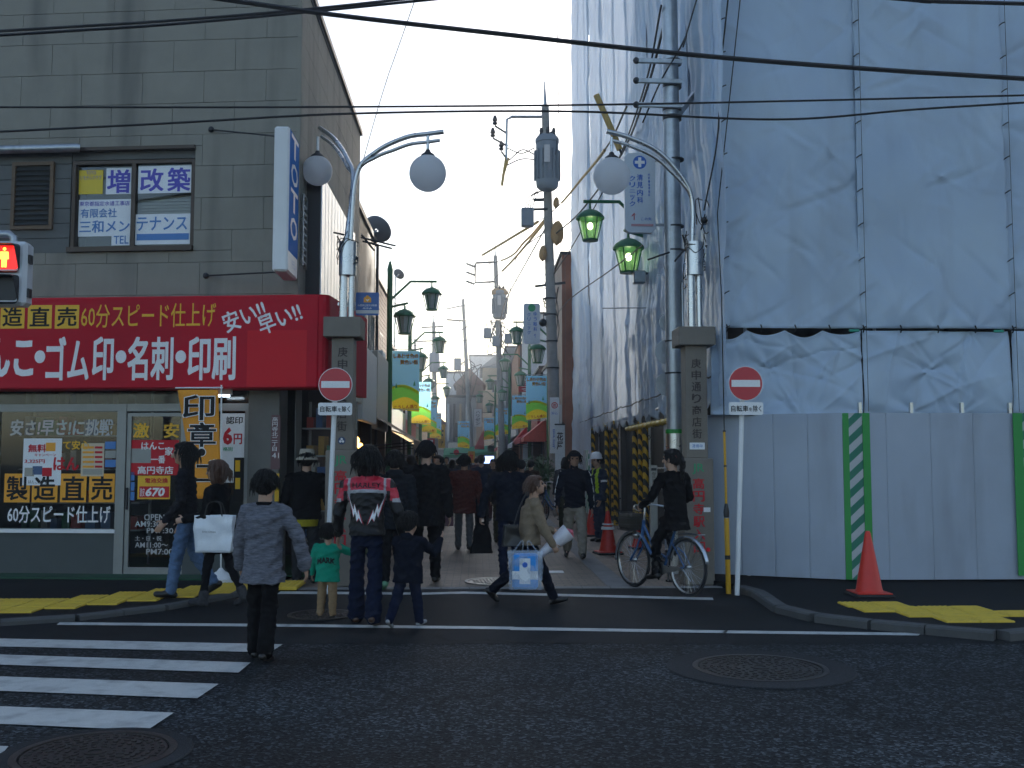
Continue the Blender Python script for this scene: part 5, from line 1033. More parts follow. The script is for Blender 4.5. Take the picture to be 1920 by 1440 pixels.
# banners
def cloth_print(name, c):
    m = M(name, c, .6); t_ = m.node_tree; p_ = t_.nodes['Principled BSDF']; tr_ = t_.nodes.new('ShaderNodeBsdfTranslucent'); tr_.inputs[0].default_value = (*[min(1, x*1.15) for x in c], 1); mx_ = t_.nodes.new('ShaderNodeMixShader'); mx_.inputs[0].default_value = .75
    t_.links.new(p_.outputs[0], mx_.inputs[1]); t_.links.new(tr_.outputs[0], mx_.inputs[2]); t_.links.new(mx_.outputs[0], t_.nodes['Material Output'].inputs[0]); return m
BSKY = cloth_print('banner_sky_blue', (.25, .55, .75)); BGRN = cloth_print('banner_green', (.2, .6, .08)); BYEL = cloth_print('banner_yellow', (.85, .65, .04)); BRED = cloth_print('banner_red_edge', (.5, .08, .02)); BLET = cloth_print('banner_yellow_letters', (.8, .45, .012))
def street_banner(label, x, y, side, z0=2.98, z1=4.52, w_=.72, part=1.):
    t = thing('street_banner', label, 'banner', (x, y, 0), 0, 'printed banners on the lantern posts'); s = side; xc = s*(.08+w_/2)
    ph = rnd.uniform(0, 6); wave = lambda u, v: .03*sin(3*u+2*v+ph)*(1-v)
    def fn(u, v): return (xc-w_/2+w_*u, -.0+wave(u, v), z0+(z1-z0)*v-.09*u*(1-v)*s)
    def region(f0, f1, name, m, dy):
        def g(u, v):
            a, b = f0(u), f1(u); q = fn(u, a+(b-a)*v); return (q[0], q[1]-dy, q[2])
        MB().grid(g, 12, 6).build(name, m, t, smooth=True)
    hill = lambda u: .3+.1*sin(u*2.6+.6); path = lambda u: .12+.1*sin(u*3.1)
    region(hill, lambda u: 1, 'sky_cloth', BSKY, 0); region(path, hill, 'green_hill', BGRN, 0); region(lambda u: 0, path, 'yellow_path', BYEL, 0); region(lambda u: hill(u)-.02, lambda u: hill(u)+.02+.02*u, 'yellow_ridge', BYEL, .005)
    for k, (u, v) in enumerate(((.15, .36), (.82, .42))):
        q = fn(u, v); MB().prism([(-.035, 0), (.035, 0), (0, .14)], .006, .009, q).build('tree_mark', pm('green_print'), t)
    H = z1-z0
    for s_, v, cw, ch in (('しあわせ色の', .915, .92, .085), ('黄色い街', .81, .66, .085)):
        q = fn(.5 if v > .86 else .62, v)
        text(t, s_, (q[0], q[1]-.016, q[2]), w_*cw, H*ch, BRED, bold=.06); text(t, s_, (q[0], q[1]-.018, q[2]), w_*cw*.97, H*ch*.9, BLET, bold=.03)
    q = fn(.5, .055); text(t, 'こうしん通り', (q[0], q[1]-.03, q[2]), w_*.85, H*.065, BRED, bold=.03, rot=.06)
    return t
bl_names = ('nearest and largest', 'second', 'third', 'farthest')
for i, (x, y, s) in enumerate(LPS[:4]): street_banner('blue, green and yellow banner on the left posts, %s one' % bl_names[i], x, y, s)
for i, (x, y, s) in enumerate(RPS[:4]): street_banner('blue, green and yellow banner on the right posts, %s one' % bl_names[i], x, y, s)
street_banner('small blue and yellow banner in the middle distance by the leaning pole', at(857, 860, 62).x-.05, 62, 1, at(870, 838, 62).z, at(870, 790, 62).z, .72)
# ================================================================ utility poles
POLE = pm('concrete_pole'); TG = M('transformer_grey', (.2, .235, .27), .5, var=.08)
def upole(label, pxb, pxt, pyt, Y, r0, r1, name='utility_pole'):
    b = at(pxb, 860, Y); tp = at(pxt, pyt, Y); t = thing(name, label, 'utility pole', (b.x, Y, .01)); d = tp-Vector((b.x, Y, .01))
    MB().tube([(0, 0, 0), d*.94], [r0, r1], 16).build('shaft', POLE, t, smooth=True); MB().tube([d*.94, d], [r1*.5, .015], 8).build('spike', pm('galvanised'), t)
    t['_d'] = 0; del t['_d']; return t, d
def transformer(t, c, r, h):
    e = thing('transformer', None, None); e.parent = t; e.location = c
    MB().lathe([(r*.7, -h/2), (r*.95, -h/2+.08), (r, -h/2+.2), (r, h/2-.25), (r*1.06, h/2-.24), (r*1.06, h/2-.12), (r*.8, h/2), (.01, h/2+.05)], 24).build('tank', TG, e, smooth=40)
    for k in range(14): a = 2*pi*k/14; MB().box(-.012, .012, r-.01, r+.07, -h/2+.3, h/2-.5).build('cooling_fin', TG, e, rot=(0, 0, a))
    for a in (-.9, 0, .9, 2.5): MB().lathe([(.05, 0), (.07, .05), (.05, .1), (.07, .15), (.04, .25)], 10, (r*.7*sin(a), -r*.7*cos(a), h/2-.05)).build('bushing', pm('dark_metal'), e, smooth=40)
    MB().box(-r*.35, r*.15, -r-.085, -r-.075, -.1, .45).build('number_plate', pm('pale_print'), e)
    MB().bar((0, r, h/2-.4), (0, r+.35, h/2-.4), .08, .08).bar((0, r, -h/2+.4), (0, r+.35, -h/2+.4), .08, .08).build('hanger_bracket', pm('galvanised'), e)
U1, d1 = upole('tall concrete utility pole with a grey transformer on the right of the alley', 1043, 1021, 152, 32, .2, .12)
lc = lambda px, py, Y=32.: at(px, py, Y)-U1.location
transformer(U1, lc(1026, 305, 31.55), .36, 1.75)
def catm(t, name, pts, r, m, n=6): return MB().tube(catmull(pts), r, n).build(name, m, t, smooth=True)
MB().tube([lc(1020, 219), lc(960, 219), lc(951, 224), lc(950, 300)], .05, 8).build('bracket_arm', pm('galvanised'), U1)
for (px, py) in ((936, 242), (932, 265), (948, 290)):
    MB().bar(lc(950, py+8), lc(px-8, py-6), .05, .05).build('insulator_arm', pm('dark_metal'), U1); q = lc(px-8, py-8); MB().lathe([(.05, 0), (.09, .05), (.05, .1), (.09, .15), (.04, .3)], 10, q).build('insulator', pm('dark_metal'), U1)
for (x0, y0, x1, y1, dn) in ((952, 278, 1003, 277, 10), (955, 300, 1003, 290, -14), (950, 310, 1004, 299, -6)): catm(U1, 'jumper_wire', [lc(x0, y0), lc((x0+x1)/2, (y0+y1)/2+dn, 31.8), lc(x1, y1)], .02, pm('cable'))
for (x0, y0, x1, y1) in ((949, 296, 941, 348), (953, 296, 943, 330)): MB().tube([lc(x0, y0), lc(x1, y1)], .045, 8).build('yellow_sleeve', pm('sleeve_yellow', (.5, .33, .1), .6), U1)
q = lc(989, 408, 31.7); MB().bbox(q.x-.2, q.x+.2, q.y-.15, q.y+.15, q.z-.3, q.z+.3, .03).build('switch_box', TG, U1); MB().bar(lc(983, 393, 31.8), lc(1028, 392, 31.9), .07, .07).build('box_arm', pm('dark_metal'), U1); MB().bar(lc(1000, 375), lc(1028, 374), .07, .09).build('box_arm', pm('dark_metal'), U1)
for k in range(4): catm(U1, 'jumper_wire', [lc(985+k*4, 392), lc(990+k*6, 372-k*3), lc(1008+k*4, 358)], .015, pm('cable'))
SLV = pm('sleeve_yellow'); ORC = M('orange_cover', (.4, .24, .1), .6, var=.2)
for (px, py, w_, h_) in ((1045, 437, .22, .4), (1018, 475, .13, .26), (1043, 380, .1, .18)): 
    q = lc(px, py, 31.9); mb = MB().ball((0, 0, 0), 1, 10, 8); mb.v = [(q.x+x*w_*(1+.25*noise.noise((x*2, y*2, z*2))), q.y+y*.2, q.z+z*h_*(1+.3*noise.noise((x*3, z*3, 4)))) for x, y, z in mb.v]; mb.build('orange_cover', ORC, U1)
for y in (560, 590, 640, 690): q = lc(1030+(y-560)*.05, y); MB().lathe([(.205, -.02), (.205, .02)], 14, q).build('strap', pm('dark_metal'), U1)
MB().bar(lc(1003, 537), lc(1060, 530), .07, .07).build('cross_arm', pm('dark_metal'), U1)
for k in range(8):
    x0 = rnd.uniform(1008, 1050); y0 = rnd.uniform(520, 620); catm(U1, 'loose_wire', [lc(1036, 500+k*14), lc(x0, y0), lc(1038, y0+rnd.uniform(30, 70))], .014, pm('cable'))
MB().ball(lc(1018, 605), .13, 12, 8).build('loudspeaker', pm('dark_metal'), U1)
# plates strapped to that pole
for (x0, y0, x1, y1, s_) in ((1031, 745, 1049, 850, 0),):
    a = at(x0, y0, 31.7)-U1.location; b = at(x1, y1, 31.7)-U1.location; e = thing('pole_plate', None, None); e.parent = U1
    MB().bbox(a.x, b.x, a.y, a.y+.03, b.z, a.z, .006).build('plate', pm('white_paint'), e); c = (a+b)/2; MB().lathe([(.1, 0), (.1, .003), (.075, .003), (.075, 0)], 20, (c.x, a.y-.001, a.z-.25), axis=(0, -1, 0), cap=False).build('ring_mark', RE, e)
    text(e, '質', (c.x, a.y-.004, a.z-.25), .1, .1, RE, bold=.02); text(e, '安心', (c.x, a.y-.004, a.z-.5), .2, .09, BLP); text(e, '買取', (c.x, a.y-.004, b.z+.45), .14, .6, BLP, vert=True)
U2, d2 = upole('slim concrete utility pole with transformer in the middle of the view', 944, 928, 452, 58, .2, .12)
l2 = lambda px, py, Y=58.: at(px, py, Y)-U2.location
transformer(U2, l2(937, 571, 57.5), .4, 1.7); 
q = l2(937, 548, 57.4); mb = MB().ball((0, 0, 0), 1, 10, 8); mb.v = [(q.x+x*.5*(1+.3*noise.noise((x*3, y, z*3))), q.y+y*.3, q.z+z*.28) for x, y, z in mb.v]; mb.build('orange_cover', ORC, U2)
MB().tube([l2(931, 491), l2(893, 493), l2(891, 497), l2(891, 530), l2(930, 528)], .06, 8).build('bracket_arm', pm('dark_metal'), U2)
for y in (497, 513, 530): MB().bar(l2(890, y+3), l2(874, y-3), .12, .1).build('insulator_arm', pm('dark_metal'), U2)
for (px, py) in ((914, 625), (953, 635), (930, 640)): q = l2(px, py, 57.7); MB().bbox(q.x-.22, q.x+.22, q.y-.15, q.y+.15, q.z-.3, q.z+.3, .03).build('switch_box', TG, U2)
for k in range(14): catm(U2, 'loose_wire', [l2(932+rnd.uniform(-4, 8), rnd.uniform(590, 640)), l2(rnd.uniform(905, 965), rnd.uniform(595, 670)), l2(938+rnd.uniform(-4, 4), rnd.uniform(640, 690))], .03, pm('cable'))
U3, d3 = upole('leaning grey utility pole at the far centre of the alley', 886, 867, 540, 84, .24, .13); l3 = lambda px, py, Y=84.: at(px, py, Y)-U3.location
MB().tube([l3(868, 573), l3(838, 579), l3(838, 600), l3(869, 602)], .06, 8).build('bracket_arm', pm('dark_metal'), U3); q = l3(858, 683, 83.5); MB().bbox(q.x-.3, q.x+.3, q.y-.2, q.y+.2, q.z-.5, q.z+.5, .03).build('switch_box', TG, U3)
for k in range(10): catm(U3, 'loose_wire', [l3(875+rnd.uniform(-4, 6), rnd.uniform(665, 700)), l3(rnd.uniform(850, 905), rnd.uniform(670, 740)), l3(882, rnd.uniform(700, 760))], .035, pm('cable'))
U4, d4 = upole('dark utility pole behind the left banners', 817, 813, 585, 76, .26, .13); l4 = lambda px, py, Y=76.: at(px, py, Y)-U4.location
MB().bar(l4(790, 614), l4(832, 612), .1, .1).build('cross_arm', pm('dark_metal'), U4); MB().bar(l4(780, 640), l4(816, 639), .1, .1).build('cross_arm', pm('dark_metal'), U4); q = l4(815, 680, 75.5); MB().lathe([(.38, -.7), (.42, -.5), (.42, .6), (.3, .75)], 18, q).build('transformer_tank', TG, U4, smooth=40)
U5, d5 = upole('thin utility pole just left of the dark pole behind the banners', 780, 778, 620, 92, .2, .1)
# ================================================================ overhead cables
def cable(label, pts, r, sleeve=None, name='overhead_cable'):
    """pts: (px, py, depth)"""
    P = [at(*p) for p in pts]
    off = lambda p: p[0] < 0 or p[0] > 1920 or p[1] < 0
    if off(pts[0]): P.insert(0, P[0]+(P[0]-P[1]).normalized()*9)
    if off(pts[-1]): P.append(P[-1]+(P[-1]-P[-2]).normalized()*9)
    o = thing(name, label, 'cable', P[0]); Q = [p-P[0] for p in P]
    MB().tube(catmull(Q, 10), r, 6).build('wire', pm('cable'), o, smooth=True)
    if sleeve:
        for (a, b, rr) in sleeve: L = catmull(Q, 20); n = len(L); MB().tube(L[int(a*n):max(int(a*n)+2, int(b*n))], rr, 8).build('yellow_sleeve', SLV, o, smooth=True)
    return o
cable('upper of the twin twisted cables crossing the beige wall top', [(-60, 62, 11), (300, 40, 11), (560, 19, 11), (760, -2, 11), (900, -16, 11)], .016)
cable('lower of the twin twisted cables crossing the beige wall top', [(-60, 70, 11.1), (300, 47, 11.1), (560, 24, 11.1), (780, 2, 11.1), (920, -12, 11.1)], .016)
cable('thickest cable sweeping across the whole sky to the right', [(330, -14, 10), (620, 27, 10), (960, 66, 10), (1300, 103, 10), (1640, 130, 10), (1990, 152, 10)], .024)
cable('straight thin cable crossing at the height of the projecting sign top', [(-60, 201, 11.5), (500, 201, 11.5), (1070, 197, 11.5), (1500, 189, 11.5), (1990, 177, 11.5)], .012)
cable('sagging thin cable crossing just below the straight one', [(-60, 250, 11.3), (300, 232, 11.3), (660, 213, 11.3), (1070, 209, 11.3), (1455, 224, 11.5), (1720, 205, 11.5), (1990, 188, 11.5)], .013)
cable('short cable across the top right corner', [(1560, -12, 9), (1740, 2, 9), (1990, 9, 9)], .018)
cable('thin stay wire rising from the left globe arm', [(674, 325, 13.4), (722, 160, 13.5), (785, -20, 13.6)], .006)
cable('thin dotted chain hanging straight down by the tarpaulin edge', [(1044, -10, 20), (1046, 100, 20), (1047, 220, 20), (1042, 290, 20)], .008)
cable('dark cable running from the steel pole down to the transformer pole', [(1262, -20, 14.5), (1215, 160, 17), (1165, 290, 22), (1090, 395, 28), (1040, 440, 32)], .022)
cable('second dark cable beside the steel pole bundle', [(1240, 10, 14.5), (1208, 165, 16.5), (1150, 320, 22), (1080, 450, 28), (1038, 515, 32)], .016)
cable('thin slack cable looping off the steel pole arm', [(1312, -20, 14), (1285, 70, 14), (1240, 150, 14.5), (1205, 230, 15)], .012)
cable('grey cable with yellow sleeves rising to the top right of the alley', [(905, 478, 44), (960, 445, 38), (1034, 398, 32), (1095, 330, 24), (1140, 272, 18), (1175, 200, 14.8)], .016, [(0, .34, .05), (.46, .78, .03)])
cable('upper sleeved cable fanning left from the transformer pole', [(800, 515, 60), (935, 490, 48), (985, 452, 40), (1030, 402, 32)], .016, [(.35, 1, .045)])
cable('lower sleeved cable fanning left from the transformer pole', [(870, 575, 60), (942, 508, 44), (990, 455, 38), (1030, 405, 32)], .016, [(.33, .95, .045)])
cable('stub cable with a yellow sleeve in front of the alley tarpaulin', [(1118, 178, 17), (1140, 228, 17), (1166, 290, 17)], .02, [(0, .95, .055)])
cable('thin cable from the left post across the alley to the sleeved cable', [(732, 497, 27), (790, 500, 32), (850, 497, 38), (907, 478, 44)], .012)
cable('slack cable dropping from the transformer pole to the middle pole', [(1030, 415, 32), (985, 495, 40), (950, 560, 50), (938, 600, 58)], .03)
cable('second slack cable dropping to the middle pole', [(1028, 430, 32), (970, 480, 42), (955, 550, 52), (935, 640, 58)], .02)
cable('cable running from the right brick building to the tarpaulin', [(1035, 600, 34), (1070, 560, 26), (1140, 510, 20), (1205, 460, 16)], .012)
for i, (a, b, c, d, e) in enumerate(((739, 568, 27, 938, 600), (784, 540, 60, 1000, 518), (740, 590, 40, 870, 560), (735, 640, 60, 930, 590), (790, 655, 60, 935, 560), (760, 650, 60, 1030, 590), (740, 625, 70, 870, 600), (830, 700, 80, 1020, 640))):
    cable(('low slack cable from the nearest left lantern arm', 'faint cable crossing high in the far alley', 'faint cable above the leaning pole', 'faint cable left of the middle pole', 'faint sloping cable by the middle pole', 'long faint cable to the transformer pole', 'faint cable at the thin left pole', 'low faint cable over the far roofs')[i], [(a, b, c), ((a+d)/2, (b+e)/2+14, c+4), (d, e, c+9)], .013 if c < 50 else .02)
for i, (x, y, Y) in enumerate(((1300, 510, 13.9), (1320, 400, 13.9), (1330, 470, 14))):
    t = thing('cable_tangle', ('tangle of black wires low on the right pylon mast', 'black cable knob hanging by the tarpaulin corner', 'tangle of black wires between mast and tarpaulin')[i], 'cable', at(x, y, Y))
    for k in range(5): q = [Vector((rnd.uniform(-.14, .14), rnd.uniform(-.06, .06), rnd.uniform(-.3, .25))) for j in range(4)]; MB().tube(catmull(q, 5), .007, 5).build('loose_wire', pm('cable'), t)
    MB().ball((0, 0, -.1), .05, 10, 8).build('knob', pm('cable'), t)
cable('black cable hanging down the tarpaulin corner', [(1366, -10, 13.1), (1352, 120, 13.1), (1345, 260, 13.1), (1320, 395, 13.2)], .012)
# second clinic sign, small signs, awnings, plants, screen
clinic('white eye clinic sign with green mark hanging by the transformer pole', (997, 569, 645), 33, .55, [('ゆう眼科', .2, .05, .2, .5, BLP, True), ('クリニック', -.17, .0, .2, .55, LBLUE, True), ('↑', .2, -.3, .17, .1, BLP, False)], (pm('green_print'), False))
t = thing('standing_signboard', 'white standing signboard with dark drawing at the end of the tarpaulin', 'sign', (at(1050, 860, 29).x, 29, .012)); z0, z1 = at(1050, 870, 29).z, at(1050, 798, 29).z
MB().bbox(-.14, .14, -.02, .02, max(0, z0-.9), z1, .006).build('board', pm('white_paint'), t); MB().box(-.15, .15, -.03, .03, z1+.001, z1+.04).build('top_rail', pm('dark_metal'), t); text(t, '花屋', (0, -.023, (z0+z1)/2+.1), .18, .5, pm('dark_engraving'), vert=True, bold=.03)
t = thing('lit_screen', 'small glowing blue screen at head height down the alley', 'screen', at(916, 862, 36)); MB().bbox(-.22, .22, -.02, .04, -.16, .16, .01).build('case', pm('black_paint'), t); MB().box(-.19, .19, -.026, -.021, -.13, .13).build('display', M('lit_display', (.1, .15, .3), .3, emit=(.35, .5, 1), es=1.6), t); MB().tube([(0, .02, -.16), (0, .02, -1.6)], .02, 8).build('stand', pm('dark_metal'), t)
def sign_vertical(label, px, py0, py1, Y, wpx, m, s_, tm, name='hanging_sign'):
    a = at(px, py0, Y); b = at(px, py1, Y); w_ = wpx/F*Y; t = thing(name, label, 'sign', (a.x, Y, b.z)); h = a.z-b.z
    MB().bbox(-w_/2, w_/2, -.05, .05, 0, h, .01).build('panel', m, t); text(t, s_, (0, -.053, h/2), w_*.6, h*.8, tm, vert=len(s_) > 1, bold=.02); MB().bar((-w_/2 if px > 893 else w_/2, 0, h*.8), ((w_/2+.8) if px > 893 else (-w_/2-.8), 0, h*.8), .04, .04).build('bracket', pm('dark_metal'), t); return t
sign_vertical('white vertical shop sign with a red head deep on the right', 896, 767, 800, 66, 14, FW['white'], 'ハワゼン', BK); sign_vertical('dark red shop sign on the right below the tall block', 985, 715, 735, 50, 26, FW['red'], 'コーラ', WH)
sign_vertical('red and white shop flag among the far crowd', 808, 822, 850, 44, 14, FW['red'], 'ア', WH); sign_vertical('brown-yellow sign panel at the far left of the alley', 828, 796, 840, 78, 13, AWN['yellow'], '市', BK); sign_vertical('small yellow notice beside the far leaning pole', 884, 846, 868, 45, 13, AWN['yellow'], '休', RE)
t = thing('green_canopy', 'long green shop canopy crossing the far end of the alley', 'awning', at(880, 848, 80)); MB().add([(-2, 0, .3), (2, 0, .55), (2, -1.2, .05), (-2, -1.2, -.25), (2, -1.2, -.2), (-2, -1.2, -.5)], [(0, 1, 2, 3), (3, 2, 4, 5)]).build('cover', AWN['green'], t); MB().lathe([(.22, 0), (.22, .01)], 16, (-1.0, -1.21, .0), axis=(0, -1, 0)).build('red_disc', RE, t); MB().tube([(-1.9, -1.1, -.4), (-1.9, -1.1, -2.2)], .04, 6).build('post', pm('dark_metal'), t)
def awning(label, px0, py0, px1, py1, Y, m, d):
    a = at(px0, py1, Y); b = at(px1, py0, Y); t = thing('shop_awning', label, 'awning', (b.x, Y, a.z)); w_ = b.x-a.x; h = b.z-a.z
    MB().add([(0, 0, h), (0, d, h), (-w_, d, .15), (-w_, 0, .15), (-w_, d, 0), (-w_, 0, 0), (0, 0, 0), (0, d, 0)], [(0, 1, 2, 3), (3, 2, 4, 5), (0, 3, 5, 6)]).build('cover', m, t); MB().bar((0, .05, .02), (-w_, .05, .02), .03, .03).build('rail', pm('dark_metal'), t)
    MB().bar((0, d-.05, .02), (-w_, d-.05, .02), .03, .03).build('rail', pm('dark_metal'), t)
AWRW = M('faded_red_awning', (.5, .1, .08), .7, var=.2, vs=4)
awning('faded red slanting awning nearest on the right of the alley', 982, 785, 1024, 828, 35.5, AWRW, 2.4); awning('small red awning left of the faded one', 966, 800, 988, 832, 44, AWN['red'], 3.); awning('pinkish awning deep on the right of the alley', 890, 803, 908, 842, 72, AWRW, 4.)
LEAF = M('potted_leaf', (.04, .09, .03), .6, var=.4, vs=9)
for i, (px, Y) in enumerate(((1018, 30.5), (1000, 33.5))):
    b = at(px, 860, Y); t = thing('potted_plant', ('bushy potted plant by the transformer pole', 'second potted plant behind the bushy one')[i], 'plant', (b.x, Y, .012))
    MB().lathe([(.16, 0), (.22, .35), (.24, .36), (.2, .37), (.19, .3)], 16).build('pot', FW['brown'], t, smooth=40); mb = MB()
    for k in range(420):
        d = Vector((rnd.gauss(0, 1), rnd.gauss(0, 1), rnd.gauss(0, 1))).normalized()*rnd.uniform(.2, 1)**.5; c = Vector((d.x*.42, d.y*.42, 1.15+d.z*.62)); u = Vector((rnd.gauss(0, 1), rnd.gauss(0, 1), rnd.gauss(0, 1))).normalized(); v = u.cross(d).normalized(); l = rnd.uniform(.05, .1)
        mb.add([c-u*l, c+v*l*.4, c+u*l, c-v*l*.4], [(0, 1, 2, 3)])
    mb.build('foliage', LEAF, t)
    MB().tube([(0, 0, .3), (.02, 0, .8), (.0, .03, 1.3)], [.025, .02, .01], 6).build('stem', FW['brown'], t)

# ================================================================ people
SKIN = M('skin', (.42, .25, .17), .5, var=.06); HAIRB = M('black_hair', (.006, .0055, .0055), .6, spec=.2, bump=1., bs=90, stretch=(1, 1, .15)); HAIRBR = M('brown_hair', (.07, .028, .012), .45, var=.2, bump=.5, bs=120, stretch=(1, 1, .15))
EYE = pm('black_paint')
def cloth(name, c, rough=.9, var=.15, vs=25., bump=.35, **k): return pm(name, c, rough, var=var, vs=vs, bump=bump, bs=180, spec=.08, **k)
def capsule(mb, a, b, ra, rb, n=14, flat=None):
    """tapered capsule; flat=(direction, factor) squeezes the section along a direction"""
    a = Vector(a); b = Vector(b); d = b-a; L = d.length; d = d.normalized() if L > 1e-6 else Vector((0, 0, 1)); u, v, _ = ortho(d)
    rings = []
    for k in (-80, -55, -28, 0): t = R(k); rings.append((a+d*ra*sin(t), ra*cos(t)))
    for k in (0, 28, 55, 80): t = R(k); rings.append((b+d*rb*sin(t), rb*cos(t)))
    vs = []
    for c, r in rings:
        for j in range(n):
            o = (u*cos(2*pi*j/n)+v*sin(2*pi*j/n))*r
            if flat: f = Vector(flat[0]); o = o-f*o.dot(f)*(1-flat[1])
            vs.append(c+o)
    k = len(rings); fs = [(i*n+j, i*n+(j+1) % n, (i+1)*n+(j+1) % n, (i+1)*n+j) for i in range(k-1) for j in range(n)]
    fs += [tuple(range(n))[::-1], tuple(range((k-1)*n, k*n))]; mb.add(vs, fs)
def loft(mb, secs, n=24, ax=None):
    """secs: (centre, rx, ry[, power]) ellipses bottom to top"""
    vs = []; k = len(secs)
    for s in secs:
        c, rx, ry = s[:3]; pw = s[3] if len(s) > 3 else 2.0
        for j in range(n):
            a = 2*pi*j/n; ca, sa = cos(a), sin(a); q = 2/pw
            vs.append((c[0]+rx*math.copysign(abs(ca)**q, ca), c[1]+ry*math.copysign(abs(sa)**q, sa), c[2]))
    fs = [(i*n+j, i*n+(j+1) % n, (i+1)*n+(j+1) % n, (i+1)*n+j) for i in range(k-1) for j in range(n)]+[tuple(range(n))[::-1], tuple(range((k-1)*n, k*n))]
    mb.add(vs, fs)
def sheathe(mb, name, mats, vox, parent, it=4, fold=0., seed=0, paint=None, dec=None, ffreq=1.):
    me = mb.mesh('raw', mats[0] if isinstance(mats, (list, tuple)) else mats); o = bpy.data.objects.new('raw', me)
    m = o.modifiers.new('r', 'REMESH'); m.mode = 'VOXEL'; m.voxel_size = vox
    if it: m = o.modifiers.new('s', 'SMOOTH'); m.factor = .5; m.iterations = it
    if dec: m = o.modifiers.new('d', 'DECIMATE'); m.ratio = dec
    me2 = baked(o); bpy.data.objects.remove(o); bpy.data.meshes.remove(me); me2.name = name
    n = len(me2.vertices)
    if fold and n:
        co = np.empty(n*3, dtype=np.float32); me2.vertices.foreach_get('co', co); co = co.reshape(-1, 3); nr = np.empty(n*3, dtype=np.float32); me2.vertex_normals.foreach_get('vector', nr); nr = nr.reshape(-1, 3)
        rs = np.random.RandomState(seed); d = np.zeros(n)
        wp = co+.03*np.sin(co[:, [1, 2, 0]]*9+rs.uniform(0, 6, 3))
        for k in range(6):
            v = rs.normal(0, 1, 3); v[2] = abs(v[2])+.6; v /= np.linalg.norm(v); fq = rs.uniform(22, 60)*ffreq; s = np.sin(wp@v*fq+rs.uniform(0, 6)); g = .5+.5*np.sin(wp@rs.normal(0, 5, 3)+rs.uniform(0, 6)); d += (1-2*np.abs(s))*g*(30/fq)
        co = co+nr*(d*fold*.4)[:, None]; me2.vertices.foreach_set('co', co.astype(np.float32).ravel())
    me2.materials.clear()
    for mt in (mats if isinstance(mats, (list, tuple)) else [mats]): me2.materials.append(mt)
    if paint is not None:
        C = np.empty(len(me2.polygons)*3, dtype=np.float32); me2.polygons.foreach_get('center', C); me2.polygons.foreach_set('material_index', np.asarray(paint(C.reshape(-1, 3)), dtype=np.int32))
    me2.polygons.foreach_set('use_smooth', np.ones(len(me2.polygons), dtype=bool)); me2.update()
    ob = bpy.data.objects.new(name, me2); link(ob, parent); return ob
def ik(a, b, l1, l2, pole):
    a = Vector(a); b = Vector(b); d = b-a; L = min(d.length, (l1+l2)*.999); d.normalize(); x = (l1*l1-l2*l2+L*L)/(2*L); h = sqrt(max(0, l1*l1-x*x)); p = Vector(pole); p = p-d*p.dot(d); p.normalize(); return a+d*x+p*h, a+d*L
def add_hand(mb, w, d, sx, fwd, k, grip=False):
    d = Vector(d).normalized(); f = Vector(fwd); f = f-d*f.dot(d); f.normalize(); n = d.cross(f).normalized()*(1 if sx < 0 else -1)
    n = n if n.x*sx <= 0 else -n
    capsule(mb, w+d*.02*k, w+d*.07*k, .034*k, .036*k, 12, (n, .45))
    for i, (o, L) in enumerate(((.028, .075), (.0095, .083), (-.0095, .077), (-.027, .06))):
        b = w+d*.085*k+f*o*k; c = .25 if not grip else .75; e = .8 if not grip else 1.6; m = b+(d+n*c).normalized()*L*.5*k; q = m+(d*(1 if not grip else .0)+n*e).normalized()*L*.5*k
        capsule(mb, b, m, .0088*k, .0084*k, 8); capsule(mb, m, q, .0084*k, .007*k, 8)
    b = w+d*.03*k+f*.03*k; m = b+(d*.6+f*.75+n*.2).normalized()*.035*k; q = m+(d*.9+f*.25+n*.45).normalized()*.03*k; capsule(mb, b, m, .0105*k, .0095*k, 8); capsule(mb, m, q, .0095*k, .0078*k, 8)
